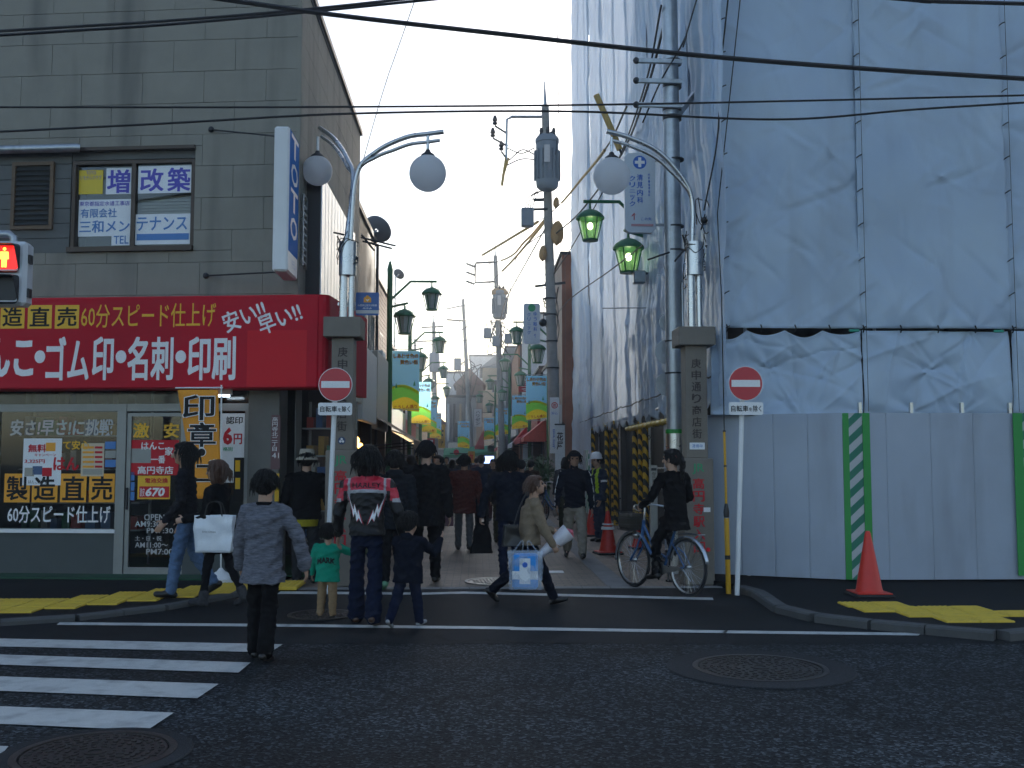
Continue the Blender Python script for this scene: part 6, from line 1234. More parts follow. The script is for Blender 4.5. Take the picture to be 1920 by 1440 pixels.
def person(label, loc, H, rz, top, bottom, shoes, hair, pose=None, head=1., vox=.011, seed=1, hat=None, detail=True, build=1., group=None):
    """front is local +y, x to the person's right; returns (root, dict of joints in local space)"""
    pose = pose or {}; head *= 1.07; t = thing('person', label, 'person', loc, rz, group); J = {}
    lean = R(pose.get('lean', 3)); hs = H*.052*build; sw = H*pose.get('shw', .112)*build
    pel = Vector((0, 0, H*.505)); up = Vector((0, sin(lean), cos(lean))); tw = R(pose.get('twist', 0))
    hipl = {}; feet = {}
    for s, n in ((-1, 'L'), (1, 'R')):
        fl, kn, ab = pose.get('leg'+n, (s*8, 6 if s > 0 else 12, 2)); hip = pel+Vector((s*hs, 0, 0))
        if 'foot'+n in pose: kne, ank = ik(hip, pose['foot'+n], .248*H, .24*H, (s*.12, 1, .2))
        else:
            a = R(fl); b = R(fl-kn); kne = hip+Vector((s*sin(R(ab)), sin(a), -cos(a)))*.243*H; ank = kne+Vector((s*sin(R(ab))*.4, sin(b), -cos(b)))*.225*H
        fp = R(pose.get('pitch'+n, max(-50, min(15, (fl-kn)*.9)) if 'foot'+n not in pose else 0)); fd = Vector((s*.12, cos(fp), sin(fp))).normalized()
        hipl[n] = (hip, kne, ank, fd)
    if not pose.get('fixed'):
        low = min(min(a.z-.036*H-0*0, (a+fd*.11*H).z-.02*H) for _, _, a, fd in hipl.values()); dz = Vector((0, 0, -low))
    else: dz = Vector(pose['fixed'])-pel
    pel = pel+dz; hipl = {n: (h+dz, k+dz if 'foot'+n not in pose or True else k, a+dz, fd) for n, (h, k, a, fd) in hipl.items()}
    if pose.get('fixed'):
        for s, n in ((-1, 'L'), (1, 'R')):
            hip = pel+Vector((s*hs, 0, 0)); kne, ank = ik(hip, pose['foot'+n], .248*H, .24*H, (s*.12, 1, .2)); hipl[n] = (hip, kne, ank, hipl[n][3])
    chest = pel+up*.2*H; shc = pel+up*.305*H; neck = pel+up*.335*H; hc = neck+up*.02*H+Vector((0, .012*H, .068*H*head))
    arms = {}
    for s, n in ((-1, 'L'), (1, 'R')):
        so = Vector((s*sw*cos(tw), s*sw*sin(tw), 0)); sh = shc+so-up*.014*H
        if 'hand'+n in pose: el, wr = ik(sh, pose['hand'+n], .172*H, .15*H, pose.get('pole'+n, (s*.6, -.7, -.6)))
        else:
            fl, ab, eb = pose.get('arm'+n, (-s*10, 9, 14)); a = R(fl); b = R(fl+eb); el = sh+Vector((s*sin(R(ab)), sin(a), -cos(a)*cos(R(ab))))*.172*H; wr = el+Vector((s*sin(R(ab))*.35, sin(b), -cos(b)))*.15*H
        arms[n] = (sh, el, wr)
    J.update(pel=pel, sh=shc, neck=neck, head=hc, arms=arms, legs=hipl)
    # skin
    mb = MB(); hk = H*head; hy = R(pose.get('hyaw', 0)); hp = R(pose.get('hpitch', 0)); HR = Matrix.Rotation(hy, 3, 'Z') @ Matrix.Rotation(-hp, 3, 'X')
    def hp_(x, y, z): return hc+HR @ Vector((x*hk, y*hk, z*hk))
    def hell(c, r, name=None, m=mb):
        q = MB().ball((0, 0, 0), 1, 16, 12); m.add([hp_(c[0]+x*r[0], c[1]+y*r[1], c[2]+z*r[2]) for x, y, z in q.v], q.f)
    hell((0, -.004, .012), (.045, .056, .052)); hell((0, .012, -.022), (.037, .042, .044)); hell((0, .03, -.045), (.022, .02, .02))
    capsule(mb, hp_(0, .055, .004), hp_(0, .066, -.018), .006*hk, .01*hk, 8)
    for s in (-1, 1): hell((s*.046, -.004, -.005), (.008, .013, .02)); capsule(mb, hp_(s*.008, .052, .014), hp_(s*.03, .045, .016), .007*hk, .006*hk, 8)
    capsule(mb, neck-up*.02*H, hc-Vector((0, .01*H, .02*H)), .034*H*min(head, 1.15), .031*H*min(head, 1.15))
    loft(mb, [(pel+Vector((0, 0, -.05*H)), .062*H, .04*H), (pel+up*.05*H, .062*H, .042*H), (pel+up*.13*H, .055*H, .038*H), (pel+up*.24*H, .064*H, .04*H), (pel+up*.29*H, .06*H, .034*H), (pel+up*.325*H, .03*H, .026*H)])
    for s, n in ((-1, 'L'), (1, 'R')):
        sh, el, wr = arms[n]; q_ = Vector((0, 0, .018*H)); capsule(mb, shc-q_, sh-q_, .02*H, .018*H); capsule(mb, sh-q_, el, .018*H, .016*H); capsule(mb, el, wr, .016*H, .0145*H)
        add_hand(mb, wr, wr-el, s, pose.get('palm'+n, (0, 1, .2)), H/1.65*pose.get('handscale', 1.), pose.get('grip'+n, False))
        hip, kne, ank, fd = hipl[n]; capsule(mb, hip, kne, .032*H, .022*H); capsule(mb, kne, ank, .022*H, .016*H); capsule(mb, ank, ank+fd*.06*H-Vector((0, 0, .012*H)), .012*H, .01*H)
    sheathe(mb, 'body', SKIN, vox*.75 if detail else vox*1.3, t, 2, dec=.6 if detail else None)
    if detail:
        for s in (-1, 1): e = MB().ball(hp_(s*.02, .047, .004), .0085*hk, 8, 6); e.build('eye', EYE, t)
    # shoes
    for s, n in ((-1, 'L'), (1, 'R')):
        hip, kne, ank, fd = hipl[n]; mb = MB(); dn = Vector((0, 0, -1)); u_ = fd.cross(Vector((1, 0, 0))).normalized(); u_ = u_ if u_.z > 0 else -u_
        hl = ank-u_*.019*H-fd*.025*H; to = ank-u_*.022*H+fd*.085*H; capsule(mb, hl, to, .022*H, .02*H, 12); capsule(mb, ank-u_*.005*H, ank-u_*.018*H+fd*.04*H, .03*H, .022*H, 12)
        bt = shoes.get('boot', 0)
        if bt: capsule(mb, ank, ank+(kne-ank)*bt, .03*H, .036*H, 12)
        if shoes.get('heel'): capsule(mb, hl-u_*.01*H, hl-u_*.03*H, .008*H, .006*H, 8)
        so = sheathe(mb, 'shoe', shoes['m'], vox*.8, t, 2)
        if shoes.get('sole'): pass
    # trousers
    if bottom:
        mb = MB(); L = bottom.get('loose', 1.15); fl = bottom.get('flare', 1.); ln = bottom.get('len', 1.0)
        loft(mb, [(pel+Vector((0, 0, -.065*H)), .072*H*L*build, .052*H*L), (pel+Vector((0, 0, -.02*H)), .076*H*L*build, .055*H*L), (pel+up*.05*H, .066*H*L*build, .048*H*L), (pel+up*.09*H, .06*H*L*build, .044*H*L)])
        for n in 'LR':
            hip, kne, ank, fd = hipl[n]; capsule(mb, hip-(hip-pel)*.12, kne, .044*H*L, .041*H*L); capsule(mb, kne, kne+(ank-kne)*ln*.97, .041*H*L, .033*H*L*fl)
        if bottom.get('skirt'):
            z0 = bottom['skirt']*H; loft(mb, [((0, .01*H, z0), .1*H, .085*H), ((0, .0, (z0+pel.z)/2), .1*H, .075*H), (pel, .088*H, .066*H), (pel+up*.08*H, .072*H, .055*H)])
        sheathe(mb, bottom.get('name', 'trousers'), bottom['m'], vox, t, 2, .009*H, seed+3, paint=bottom.get('paint'), ffreq=1.2)
    # top
    L = top.get('loose', 1.15); mb = MB(); hem = top.get('hem', .46)*H; hw = top.get('hemw', 1.05)
    hb = Vector((0, pel.y*0, hem)) if not pose.get('fixed') else pel+up*(hem-.505*H)
    tor = [(hb, .086*H*L*hw*build, .066*H*L*hw), (hb*.5+(pel+up*.1*H)*.5, .086*H*L*build, .064*H*L), (pel+up*.13*H, .082*H*L*build, .06*H*L), (pel+up*.2*H, .088*H*L*build, .063*H*L), (pel+up*.26*H, .094*H*L*build, .062*H*L), (pel+up*.295*H, .084*H*build, .054*H), (pel+up*.322*H, .055*H, .042*H), (pel+up*.345*H, .04*H, .036*H)]
    loft(mb, tor)
    for s, n in ((-1, 'L'), (1, 'R')):
        sh, el, wr = arms[n]; capsule(mb, shc+(sh-shc)*.45+up*.0, sh-up*.004*H, .042*H, .036*H); capsule(mb, sh-up*.004*H, el, .036*H*L, .031*H*L); capsule(mb, el, wr+(wr-el)*.0, .031*H*L, .024*H*L*top.get('cuff', 1.))
    if top.get('collar'): capsule(mb, neck-up*.005*H, neck+up*top['collar']*H, .043*H, .04*H)
    if top.get('hood'): q = neck-Vector((0, .045*H, -.0*H)); capsule(mb, q+Vector((-.035*H, 0, 0)), q+Vector((.035*H, 0, 0)), .035*H, .035*H)
    J['top'] = sheathe(mb, top.get('name', 'jacket'), top['m'], vox, t, 3, top.get('fold', .008)*1.25*H, seed, paint=top.get('paint'))
    # hair
    mb = MB(); st = hair.get('s', 'short'); ex = hair.get('vol', 1.)
    if st != 'none':
        hell((0, -.014, .026), (.052*ex, .056*ex, .05*ex), m=mb); hell((0, -.03, -.0), (.049*ex, .042*ex, .05*ex), m=mb); hell((0, .018, .046), (.043*ex, .038, .024), m=mb)
        for s in (-1, 1): hell((s*.036*ex, -.006, .008), (.018, .034, .036), m=mb)
        if st == 'bob':
            for s in (-1, 1): capsule(mb, hp_(s*.036, .0, .0), hp_(s*.036, -.004, -.07), .026*hk*ex, .024*hk, 10)
            hell((0, -.03, -.035), (.05, .035, .06), m=mb)
        if st == 'long': capsule(mb, hp_(0, -.035, -.01), hp_(0, -.045, -.14), .045*hk, .035*hk, 12, ((0, 1, 0), .7)); [capsule(mb, hp_(s*.034, -.005, 0), hp_(s*.04, -.012, -.1), .022*hk, .018*hk, 8) for s in (-1, 1)]
        if st == 'pony': capsule(mb, hp_(0, -.062, .015), hp_(0, -.088, -.03), .02*hk, .026*hk, 10); capsule(mb, hp_(0, -.088, -.03), hp_(0, -.085, -.16), .026*hk, .012*hk, 10)
        if detail:                           # loose locks over the hair for an uneven outline
            lk = MB(); hr = random.Random(seed*7+1)
            for k in range(260):
                a = hr.uniform(0, 2*pi); e = hr.uniform(-.35, 1.25); 
                if cos(a-pi/2) > .2 and e < .55: continue
                sx_, sy_, sz_ = cos(a)*cos(e), sin(a)*cos(e), sin(e); p0 = hp_(sx_*.047*ex, -.014+sy_*.053*ex, .02+sz_*.05*ex); out = (HR @ Vector((sx_, sy_, sz_*.6))).normalized(); ln = hr.uniform(.018, .04)*hk*(1.6 if st in ('bob', 'long') else 1)
                sw_ = Vector((hr.uniform(-.4, .4), hr.uniform(-.4, .4), 0)); p1 = p0+(out*.3+Vector((0, 0, -.55))+sw_*.7).normalized()*ln; p2 = p1+(-out*.05+Vector((0, 0, -1))+sw_*.6).normalized()*ln*.8; lk.tube([p0-out*.012*hk, p0+out*.004*hk, p1, p2], [.004*hk, .0045*hk, .0035*hk, .0008*hk], 4, cap=False)
            lk.build('hair_locks', hair.get('m', HAIRB), t, smooth=True)
        ho = sheathe(mb, 'hair', hair.get('m', HAIRB), vox*.8, t, 1, .009*H, seed+9, ffreq=2.6)
    if hat == 'bucket':
        mb = MB(); pr = [(.078, -.012), (.08, -.006), (.056, .022), (.052, .06), (.045, .068), (.001, .07)]; q = MB().lathe([(r*hk, z*hk) for r, z in pr], 24); mb.add([hc+HR @ Vector((v[0], v[1]-.006*hk, v[2]+.012*hk)) for v in q.v], q.f); mb.build('hat', cloth('bucket_hat', (.4, .36, .29)), t, smooth=50)
    if hat in ('cap', 'beanie', 'hoodup'):
        mb = MB(); hell((0, -.006, .03), (.055, .064, .05), m=mb)
        if hat == 'cap': capsule(mb, hp_(-.02, .05, .035), hp_(.02, .05, .035), .03*hk, .03*hk, 12, (HR @ Vector((0, 0, 1)), .2)); capsule(mb, hp_(0, .05, .035), hp_(0, .085, .03), .034*hk, .03*hk, 12, (HR @ Vector((0, 0, 1)), .15))
        if hat == 'hoodup': hell((0, -.02, .0), (.062, .062, .075), m=mb); hell((0, -.03, -.05), (.058, .05, .04), m=mb)
        sheathe(mb, 'hood' if hat == 'hoodup' else 'cap', pose.get('hatm', cloth('dark_cap', (.014, .014, .017))), vox*.8, t, 2, .003*H, seed+5)
    if hat == 'helmet':
        q = MB().lathe([(r*hk, z*hk) for r, z in ((.072, -.008), (.073, .0), (.066, .012), (.062, .03), (.052, .052), (.034, .066), (.001, .072))], 24); mb = MB(); mb.add([hc+HR @ Vector((v[0]*.92, v[1]*1.05+.006*hk, v[2]+.025*hk)) for v in q.v], q.f); mb.build('helmet', M('white_helmet', (.75, .75, .76), .25), t, smooth=50)
        mb = MB(); capsule(mb, hp_(0, .06, .02), hp_(0, .085, .014), .03*hk, .03*hk, 12, (HR @ Vector((0, 0, 1)), .12)); mb.build('helmet_peak', bpy.data.materials['white_helmet'], t, smooth=50)
    return t, J
def onto(parent, target, pts, faces, mat, name, origin_y=-1., dy=1., lift=.004):
    """lay flat print (x, z) onto a garment seen from behind (-y)"""
    me = target.data; bv = BVHTree.FromPolygons([v.co[:] for v in me.vertices], [p.vertices[:] for p in me.polygons])
    out = []
    for x, z in pts:
        h = bv.ray_cast(Vector((x, origin_y, z)), Vector((0, dy, 0))); y = h[0].y if h[0] is not None else None; out.append([x, y, z])
    ys = [p[1] for p in out if p[1] is not None]; df = sum(ys)/len(ys) if ys else -.1
    m = bpy.data.meshes.new(name); m.from_pydata([(x, (y if y is not None else df)-lift*dy, z) for x, y, z in out], [], faces); m.materials.append(mat); o = bpy.data.objects.new(name, m); link(o, parent); return o
def print_text(parent, target, s, cx_, cz, w_, h_, mat, **k):
    co, fs, _l = glyphs(s, k.get('bold', .02)); lo = co.min(0); hi = co.max(0); q = (co-(lo+hi)/2)/(hi-lo)*np.array([w_, h_]); q[:, 1] += k.get('arc', 0)*(1-(2*q[:, 0]/w_)**2); return onto(parent, target, [(cx_+a, cz+b) for a, b in q], fs, mat, 'print')
def poly_print(parent, target, poly, mat, name, n=10):
    """fill a simple polygon with small triangles so that it follows the cloth"""
    bm = bmesh.new(); f = bm.faces.new([bm.verts.new((x, z, 0)) for x, z in poly]); bmesh.ops.triangulate(bm, faces=bm.faces); bmesh.ops.subdivide_edges(bm, edges=bm.edges, cuts=3, use_grid_fill=True); bm.verts.index_update(); pts = [(v.co.x, v.co.y) for v in bm.verts]; fs = [[v.index for v in f.verts] for f in bm.faces]; bm.free()
    return onto(parent, target, pts, fs, mat, name)
G0 = lambda px, py, z=0.: gr(px, py, z)
BLK = cloth('black_cloth', (.006, .006, .007)); NAVY = cloth('navy_cloth', (.007, .009, .017)); DENIM = cloth('blue_denim', (.1, .16, .27), var=.3, vs=12); DDENIM = cloth('dark_denim', (.009, .013, .032), var=.25); TAN = cloth('tan_cloth', (.27, .18, .1)); BEIGE = cloth('beige_coat', (.22, .165, .11)); CHAR = cloth('charcoal_cloth', (.03, .031, .034)); KHAKI = cloth('pale_khaki', (.33, .29, .23))
SHB = pm('black_shoe', (.012, .011, .011), .35); SHBR = pm('brown_shoe', (.07, .035, .02), .35); SHG = pm('grey_sneaker', (.25, .26, .27), .6)
KNIT = M('grey_knit', (.15, .155, .18), .95, spec=.08, var=.45, vs=60, bump=.8, bs=120, stretch=(.3, .3, 1.8), hue=(.115, .115, .14))
# 1 woman in grey knit
p = G0(490, 1237); t, J = person('woman in a loose grey knitted top walking away over the crossing', (p.x, p.y, .01), 1.52, R(-6), dict(m=KNIT, hem=.405, loose=1.27, hemw=1.2, cuff=1.35, name='knit_top', fold=.007), dict(m=BLK, loose=1.12, flare=1.25), dict(m=SHB), dict(s='short', vol=1.05), dict(armR=(-2, 33, 10), armL=(6, 14, 18), legL=(8, 6, -1), legR=(-7, 8, -1), shw=.1), vox=.009, seed=3, head=1.08)
n_ = J['neck']; MB().lathe([(.07, -.012), (.076, 0), (.07, .014), (.062, .012)], 20, (n_.x, n_.y-.002, n_.z-.012), axis=(0, .12, 1)).build('collar', BLK, t, smooth=50)
# 2 man in jeans
p = G0(347, 1120, ZL); t, J = person('long-haired man in jeans and high dark boots walking left by the shop', (p.x, p.y, ZL+.01), 1.78, R(98), dict(m=cloth('patterned_black', (.016, .016, .02), var=.6, vs=40), hem=.475, loose=1.12), dict(m=DENIM, loose=1.08), dict(m=SHB, boot=.62), dict(s='long'), dict(legL=(12, 4, 1), legR=(-12, 22, 1), armL=(2, 8, 35), armR=(-8, 8, 30)), seed=5)
# 3 woman with white bag
p = G0(408, 1134, .02); t, J = person('brown-haired woman in black carrying a large white shopping bag', (p.x, p.y, .012), 1.62, R(75), dict(m=BLK, hem=.42, loose=1.08, fold=.006), dict(m=cloth('black_tights', (.01, .01, .012)), loose=.82, skirt=.36, name='skirt_and_tights'), dict(m=cloth('grey_fur_boot', (.06, .06, .065), var=.5, bump=1.), boot=.2, heel=True), dict(s='bob', m=HAIRBR), dict(legL=(14, 8, 0), legR=(-14, 16, 0), armL=(5, 10, 75), armR=(10, 8, 70), gripL=True), seed=7)
bagp = at(402, 1000, p.y-.22); b = thing('white_shopping_bag', 'large white glossy paper shopping bag on a woman\'s arm', 'bag', (bagp.x, bagp.y, bagp.z), R(-6))
def wrapbag(w0, w1, h, d, m, parent, seed=0, name='bag_body', crumple=.012):
    def fn(u, v):
        a = u*4; k = int(a) % 4; f = a-int(a); wd = (w0+(w1-w0)*v)/2; dd = d/2*(1-.3*v); c = [(-wd, -dd), (wd, -dd), (wd, dd), (-wd, dd), (-wd, -dd)]; x = c[k][0]*(1-f)+c[k+1][0]*f; y = c[k][1]*(1-f)+c[k+1][1]*f; z = -h/2+h*v
        nz = noise.noise((x*9+seed, y*9, z*9)); return (x+nz*crumple, y+nz*crumple*1.4, z+.008*noise.noise((x*6, seed, 3)))
    mb = MB().grid(fn, 40, 18); n = len(mb.v); mb.add([fn(k/4+.0001, 0) for k in range(4)], [(0, 1, 2, 3)]); o = mb.build(name, m, parent, smooth=30); o.modifiers.new('s', 'SOLIDIFY').thickness = .003; return o
wrapbag(.40, .44, .40, .12, M('white_gloss_paper', (.68, .71, .75), .25, var=.04), b, 2); text(b, 'She Dept', (-.03, -.085, .02), .15, .028, pm('dark_metal'))
for y in (-.05, .05): MB().tube(catmull([(-.1, y, .19), (-.06, y*.6, .33), (.06, y*.6, .33), (.1, y, .19)], 6), .007, 6).build('handle', pm('cable'), b)
# 4 man in bucket hat
p = G0(572, 1092, .012); t, J = person('man in a cream bucket hat and black sweater with yellow hem', (p.x, p.y, .013), 1.74, R(8), dict(m=BLK, hem=.475, loose=1.22, build=1), dict(m=CHAR, loose=1.2), dict(m=SHB), dict(s='short'), dict(armL=(5, 14, 20), armR=(4, 12, 60), legL=(4, 4, 1), legR=(-2, 2, 1)), hat='bucket', seed=9, build=1.1)
MB().lathe([(.165, .0), (.17, .09)], 24, (0, 0, .745), cap=False).build('shirt_hem', cloth('yellow_shirt', (.35, .3, .02)), t)
# 5 toddler
p = G0(613, 1157); GRT = cloth('green_jacket', (.012, .27, .17)); t, J = person('toddler in a bright green lettered jacket holding the man\'s hand', (p.x, p.y, .01), .9, R(-8), dict(m=GRT, hem=.4, loose=1.45, fold=.01), dict(m=TAN, loose=1.35), dict(m=TAN), dict(s='short', vol=1.08), dict(armR=(15, 62, 20), armL=(0, 16, 14), legL=(4, 16, 2), legR=(-2, 2, 2), shw=.12), head=1.42, vox=.0075, seed=11, build=1.15)
print_text(t, J['top'], 'MARK', 0, .565, .2, .06, BK, bold=.05, arc=.02)
# 6 man in the leather jacket
LEA = M('black_leather', (.007, .007, .008), .45, spec=.3, bump=.4, bs=90); LRED = M('red_leather', (.5, .015, .04), .38, bump=.3, bs=90); LGR = M('grey_leather', (.35, .35, .37), .4)
Hm = 1.74
def leather(C):
    x, y, z = C[:, 0], C[:, 1], C[:, 2]; zz = z/Hm; ax = np.abs(x)/Hm; idx = np.zeros(len(C), int)
    idx[(zz > .757+.01*(1-(ax/.12)**2)) & (ax < .135)] = 1; k = (zz > .738+.01*(1-(ax/.12)**2)) & (zz <= .757+.01*(1-(ax/.12)**2)) & (ax < .115); idx[k] = 2
    idx[(ax > .098) & (ax < .112) & (zz > .7) & (y < .06)] = 2; idx[(ax > .135) & (zz > .70) & (zz < .775)] = 1; idx[(ax > .148) & (zz > .69) & (zz < .715)] = 2
    return idx
p = G0(686, 1170); t, J = person('man in a black and red leather biker jacket with white lightning bolts', (p.x, p.y, .01), Hm, R(-2), dict(m=[LEA, LRED, LGR], hem=.5, loose=1.2, paint=leather, fold=.006), dict(m=DDENIM, loose=1.08, flare=1.45), dict(m=SHBR), dict(s='bob', vol=1.28), dict(armL=(2, 16, 25), armR=(-4, 20, 35), legL=(9, 6, 2), legR=(-11, 10, 1), lean=4, shw=.12), vox=.0075, seed=13)
top = J['top']
print_text(t, top, 'HARLEY', 0, Hm*.79, .29, .05, BK, bold=.02)
bolt = [(-.19, 1.285), (-.125, 1.13), (-.118, 1.19), (-.082, 1.08), (-.078, 1.135), (-.028, .985), (-.066, 1.05), (-.088, 1.015), (-.108, 1.11), (-.122, 1.055), (-.165, 1.2)]
for s in (1, -1):
    cxm = sum(x for x, z in bolt)/len(bolt); czm = sum(z for x, z in bolt)/len(bolt)
    poly_print(t, top, [(s*(cxm+(x-cxm)*1.2), czm+(z-czm)*1.08) for x, z in bolt][::s], LRED, 'bolt_edge'); poly_print(t, top, [(s*x, z) for x, z in bolt][::s], pm('white_print'), 'lightning_bolt').location = (0, -.004, 0)
# 7 child in navy hood
p = G0(764, 1176); t, J = person('child in a dark hooded coat and jeans walking beside the biker jacket', (p.x, p.y, .01), 1.06, R(-28), dict(m=NAVY, hem=.4, loose=1.5, hood=True, fold=.01), dict(m=DDENIM, loose=1.3), dict(m=SHG), dict(s='short', vol=1.1), dict(armL=(40, 20, 90), armR=(45, 20, 95), legL=(-18, 14, 2), legR=(12, 2, 2)), head=1.36, vox=.008, seed=15, hat='beanie', build=1.2)
# 8 person with hood down
p = G0(738, 1104); t, J = person('person in a dark parka with the hood down behind the biker jacket', (p.x, p.y, .013), 1.72, R(4), dict(m=cloth('dark_parka', (.01, .012, .016)), hem=.43, loose=1.28, hood=True), dict(m=BLK, loose=1.1), dict(m=pm('green_sneaker', (.1, .25, .14), .5)), dict(s='short', vol=1.1), seed=17)
# 9 tall man in cap
p = G0(797, 1094); t, J = person('tall man in a dark coat and flat cap walking up the alley', (p.x, p.y, .013), 1.86, R(-6), dict(m=BLK, hem=.4, loose=1.3), dict(m=BLK, loose=1.15), dict(m=SHB), dict(s='short'), dict(armL=(8, 12, 18), armR=(-6, 12, 20)), hat='beanie', seed=19, build=1.08)
# 10 reddish brown jacket
p = G0(870, 1032); t, J = person('person in a reddish brown jacket walking up the middle of the alley', (p.x, p.y, .013), 1.7, R(-4), dict(m=cloth('rust_brown_wool', (.095, .028, .022), var=.5, vs=30), hem=.385, loose=1.3), dict(m=cloth('grey_trousers', (.075, .08, .085)), loose=1.05), dict(m=SHB), dict(s='short', vol=1.06), dict(armL=(2, 14, 10), armR=(-4, 12, 14), legL=(6, 8, 1), legR=(-8, 6, 1)), seed=21, build=1.12)
b = thing('small_carrier_bag', 'small pinkish carrier bag at the brown-jacketed person\'s left side', 'bag', at(842, 970, p.y-.05)); wrapbag(.16, .1, .3, .1, cloth('mauve_bag', (.16, .09, .11)), b, 5, crumple=.02)
# 11 dark coat with black bag
p = G0(955, 1086); t, J = person('person in a dark navy coat with a big black bag in the alley', (p.x, p.y, .013), 1.74, R(6), dict(m=NAVY, hem=.45, loose=1.28), dict(m=DDENIM, loose=1.05), dict(m=SHB), dict(s='bob', m=HAIRB), dict(armL=(-8, 30, 8), armR=(6, 8, 30), legL=(-8, 8, 1), legR=(7, 4, 1), gripL=True), seed=23)
hw = t.matrix_basis @ J['arms']['L'][2]; hw = Matrix.Rotation(R(6), 3, 'Z') @ J['arms']['L'][2]+Vector((p.x, p.y, .013))
b = thing('black_holdall', 'big black soft bag hanging from the navy-coated person\'s hand', 'bag', (at(903, 1005, p.y).x, p.y, at(903, 1008, p.y).z)); wrapbag(.3, .16, .42, .14, BLK, b, 8, crumple=.03); MB().tube(catmull([(-.04, 0, .18), (.0, 0, .34), (.05, 0, .36), (.06, 0, .18)], 6), .012, 6).build('handle', BLK, b)
# 12 beige coat
p = G0(990, 1133); t, J = person('person in a short beige coat striding right with carrier bags', (p.x, p.y, .01), 1.5, R(-82), dict(m=BEIGE, hem=.44, loose=1.34, hemw=1.12), dict(m=NAVY, loose=1.1), dict(m=SHB), dict(s='short', m=HAIRBR, vol=1.06), dict(armR=(14, 10, 16), armL=(10, 10, 60), legR=(26, 4, 0), legL=(-24, 26, 0), hpitch=-14, gripR=True, lean=8), seed=25, vox=.009)
b = thing('black_shoulder_bag', 'black shoulder bag slung at the beige coat\'s back', 'bag', at(958, 1004, p.y-.16), R(10)); wrapbag(.2, .16, .24, .1, SHB, b, 3, crumple=.015); MB().tube(catmull([(.03, 0, .1), (.1, .02, .3), (.2, .08, .48)], 6), .008, 6).build('strap', SHB, b)
PLAS = bpy.data.materials.new('clear_plastic'); PLAS.use_nodes = True; _t = PLAS.node_tree; _p = _t.nodes['Principled BSDF']; _p.inputs['Base Color'].default_value = (.6, .68, .78, 1); _p.inputs['Roughness'].default_value = .2; _tr = _t.nodes.new('ShaderNodeBsdfTransparent'); _m = _t.nodes.new('ShaderNodeMixShader'); _m.inputs[0].default_value = .2; _t.links.new(_tr.outputs[0], _m.inputs[1]); _t.links.new(_p.outputs[0], _m.inputs[2]); _t.links.new(_m.outputs[0], _t.nodes['Material Output'].inputs[0])
bp_ = at(985, 1068, p.y-.28); b = thing('clear_carrier_bag', 'clear plastic carrier bag with a bright blue pack in the hand of the beige coat', 'bag', bp_, R(-6)); wrapbag(.36, .38, .42, .18, PLAS, b, 4, crumple=.02)
for x in (-.08, .08): MB().tube(catmull([(x-.05, 0, .2), (x*.4, 0, .32), (x+.05, 0, .2)], 6), .008, 6).build('handle', PLAS, b)
b2 = thing('blue_pack', 'bright blue and white pack inside the clear carrier bag', 'package', bp_+Vector((0, 0, -.01)), R(-6)); MB().bbox(-.14, .14, -.07, .07, -.2, .19, .025).build('pack', M('bright_blue_pack', (.015, .28, .75), .35), b2, smooth=30); MB().box(-.1405, .1405, -.073, -.0715, -.09, .0).build('white_band', WH, b2); MB().box(-.06, .06, -.0765, -.074, -.14, .14).build('label_panel', PAPER, b2); MB().lathe([(.03, 0), (.03, .003)], 14, (0, -.0765, .07), axis=(0, -1, 0)).build('label_mark', BLP, b2)
b = thing('wrapped_bouquet', 'paper-wrapped bouquet held by the person in the beige coat', 'bouquet', at(1035, 1022, p.y-.12)); d_ = Vector((.2, 0, .16)); MB().tube([-d_*.95, -d_*.4, d_*.5, d_*.95], [.035, .05, .085, .1], 14, cap=False).build('wrapper', M('white_wrap', (.62, .6, .64), .35, var=.15), b, smooth=True)
for k in range(9): q = d_*.85+Vector((rnd.uniform(-.05, .05), rnd.uniform(-.06, .06), rnd.uniform(-.05, .05))); MB().ball(q, .03, 8, 6).build('flower', pm('pink_flower', (.5, .1, .14), .6), b)
# 13 man in striped track jacket
p = G0(1078, 1048); t, J = person('man in a navy track jacket with white sleeve stripes walking towards us', (p.x, p.y, .013), 1.76, R(176), dict(m=NAVY, hem=.47, loose=1.18, collar=.03), dict(m=KHAKI, loose=1.25), dict(m=SHB), dict(s='short'), dict(legL=(16, 6, 3), legR=(-12, 22, 3), armL=(-8, 12, 18), armR=(10, 14, 18)), hat='cap', seed=27)
for n, s in (('L', -1), ('R', 1)):
    sh, el, wr = J['arms'][n]
    for k in (-1, 0, 1):
        off = Vector((s*.05, k*.024, 0)); MB().tube([sh+Vector((s*.03, k*.024, .045)), sh+off*1.3+Vector((0, 0, -.02)), el+off*1.08, wr+off*.72], .0075, 6).build('sleeve_stripe', WH, t)
# 14 guard
HIV = M('hi_vis_yellow', (.45, .62, .02), .5)
p = G0(1124, 1016); NV2 = cloth('guard_navy', (.03, .04, .07)); t, J = person('site guard in a white helmet and yellow reflective vest', (p.x, p.y, .013), 1.72, R(118), dict(m=[NV2, HIV], hem=.46, loose=1.2, paint=lambda C: (((np.abs(np.abs(C[:, 0])-.085) < .034) & (C[:, 2] > .95) & (C[:, 2] < 1.47))).astype(int)), dict(m=NV2, loose=1.1), dict(m=SHB), dict(s='short'), dict(armL=(4, 10, 20), armR=(2, 10, 70), legL=(2, 2, 2), legR=(-2, 2, 2)), hat='helmet', seed=29)
sh, el, wr = J['arms']['L']; u = (el-sh).normalized(); MB().tube([sh+u*.16, sh+u*.2], .066, 14).build('arm_band', pm('white_print'), t)

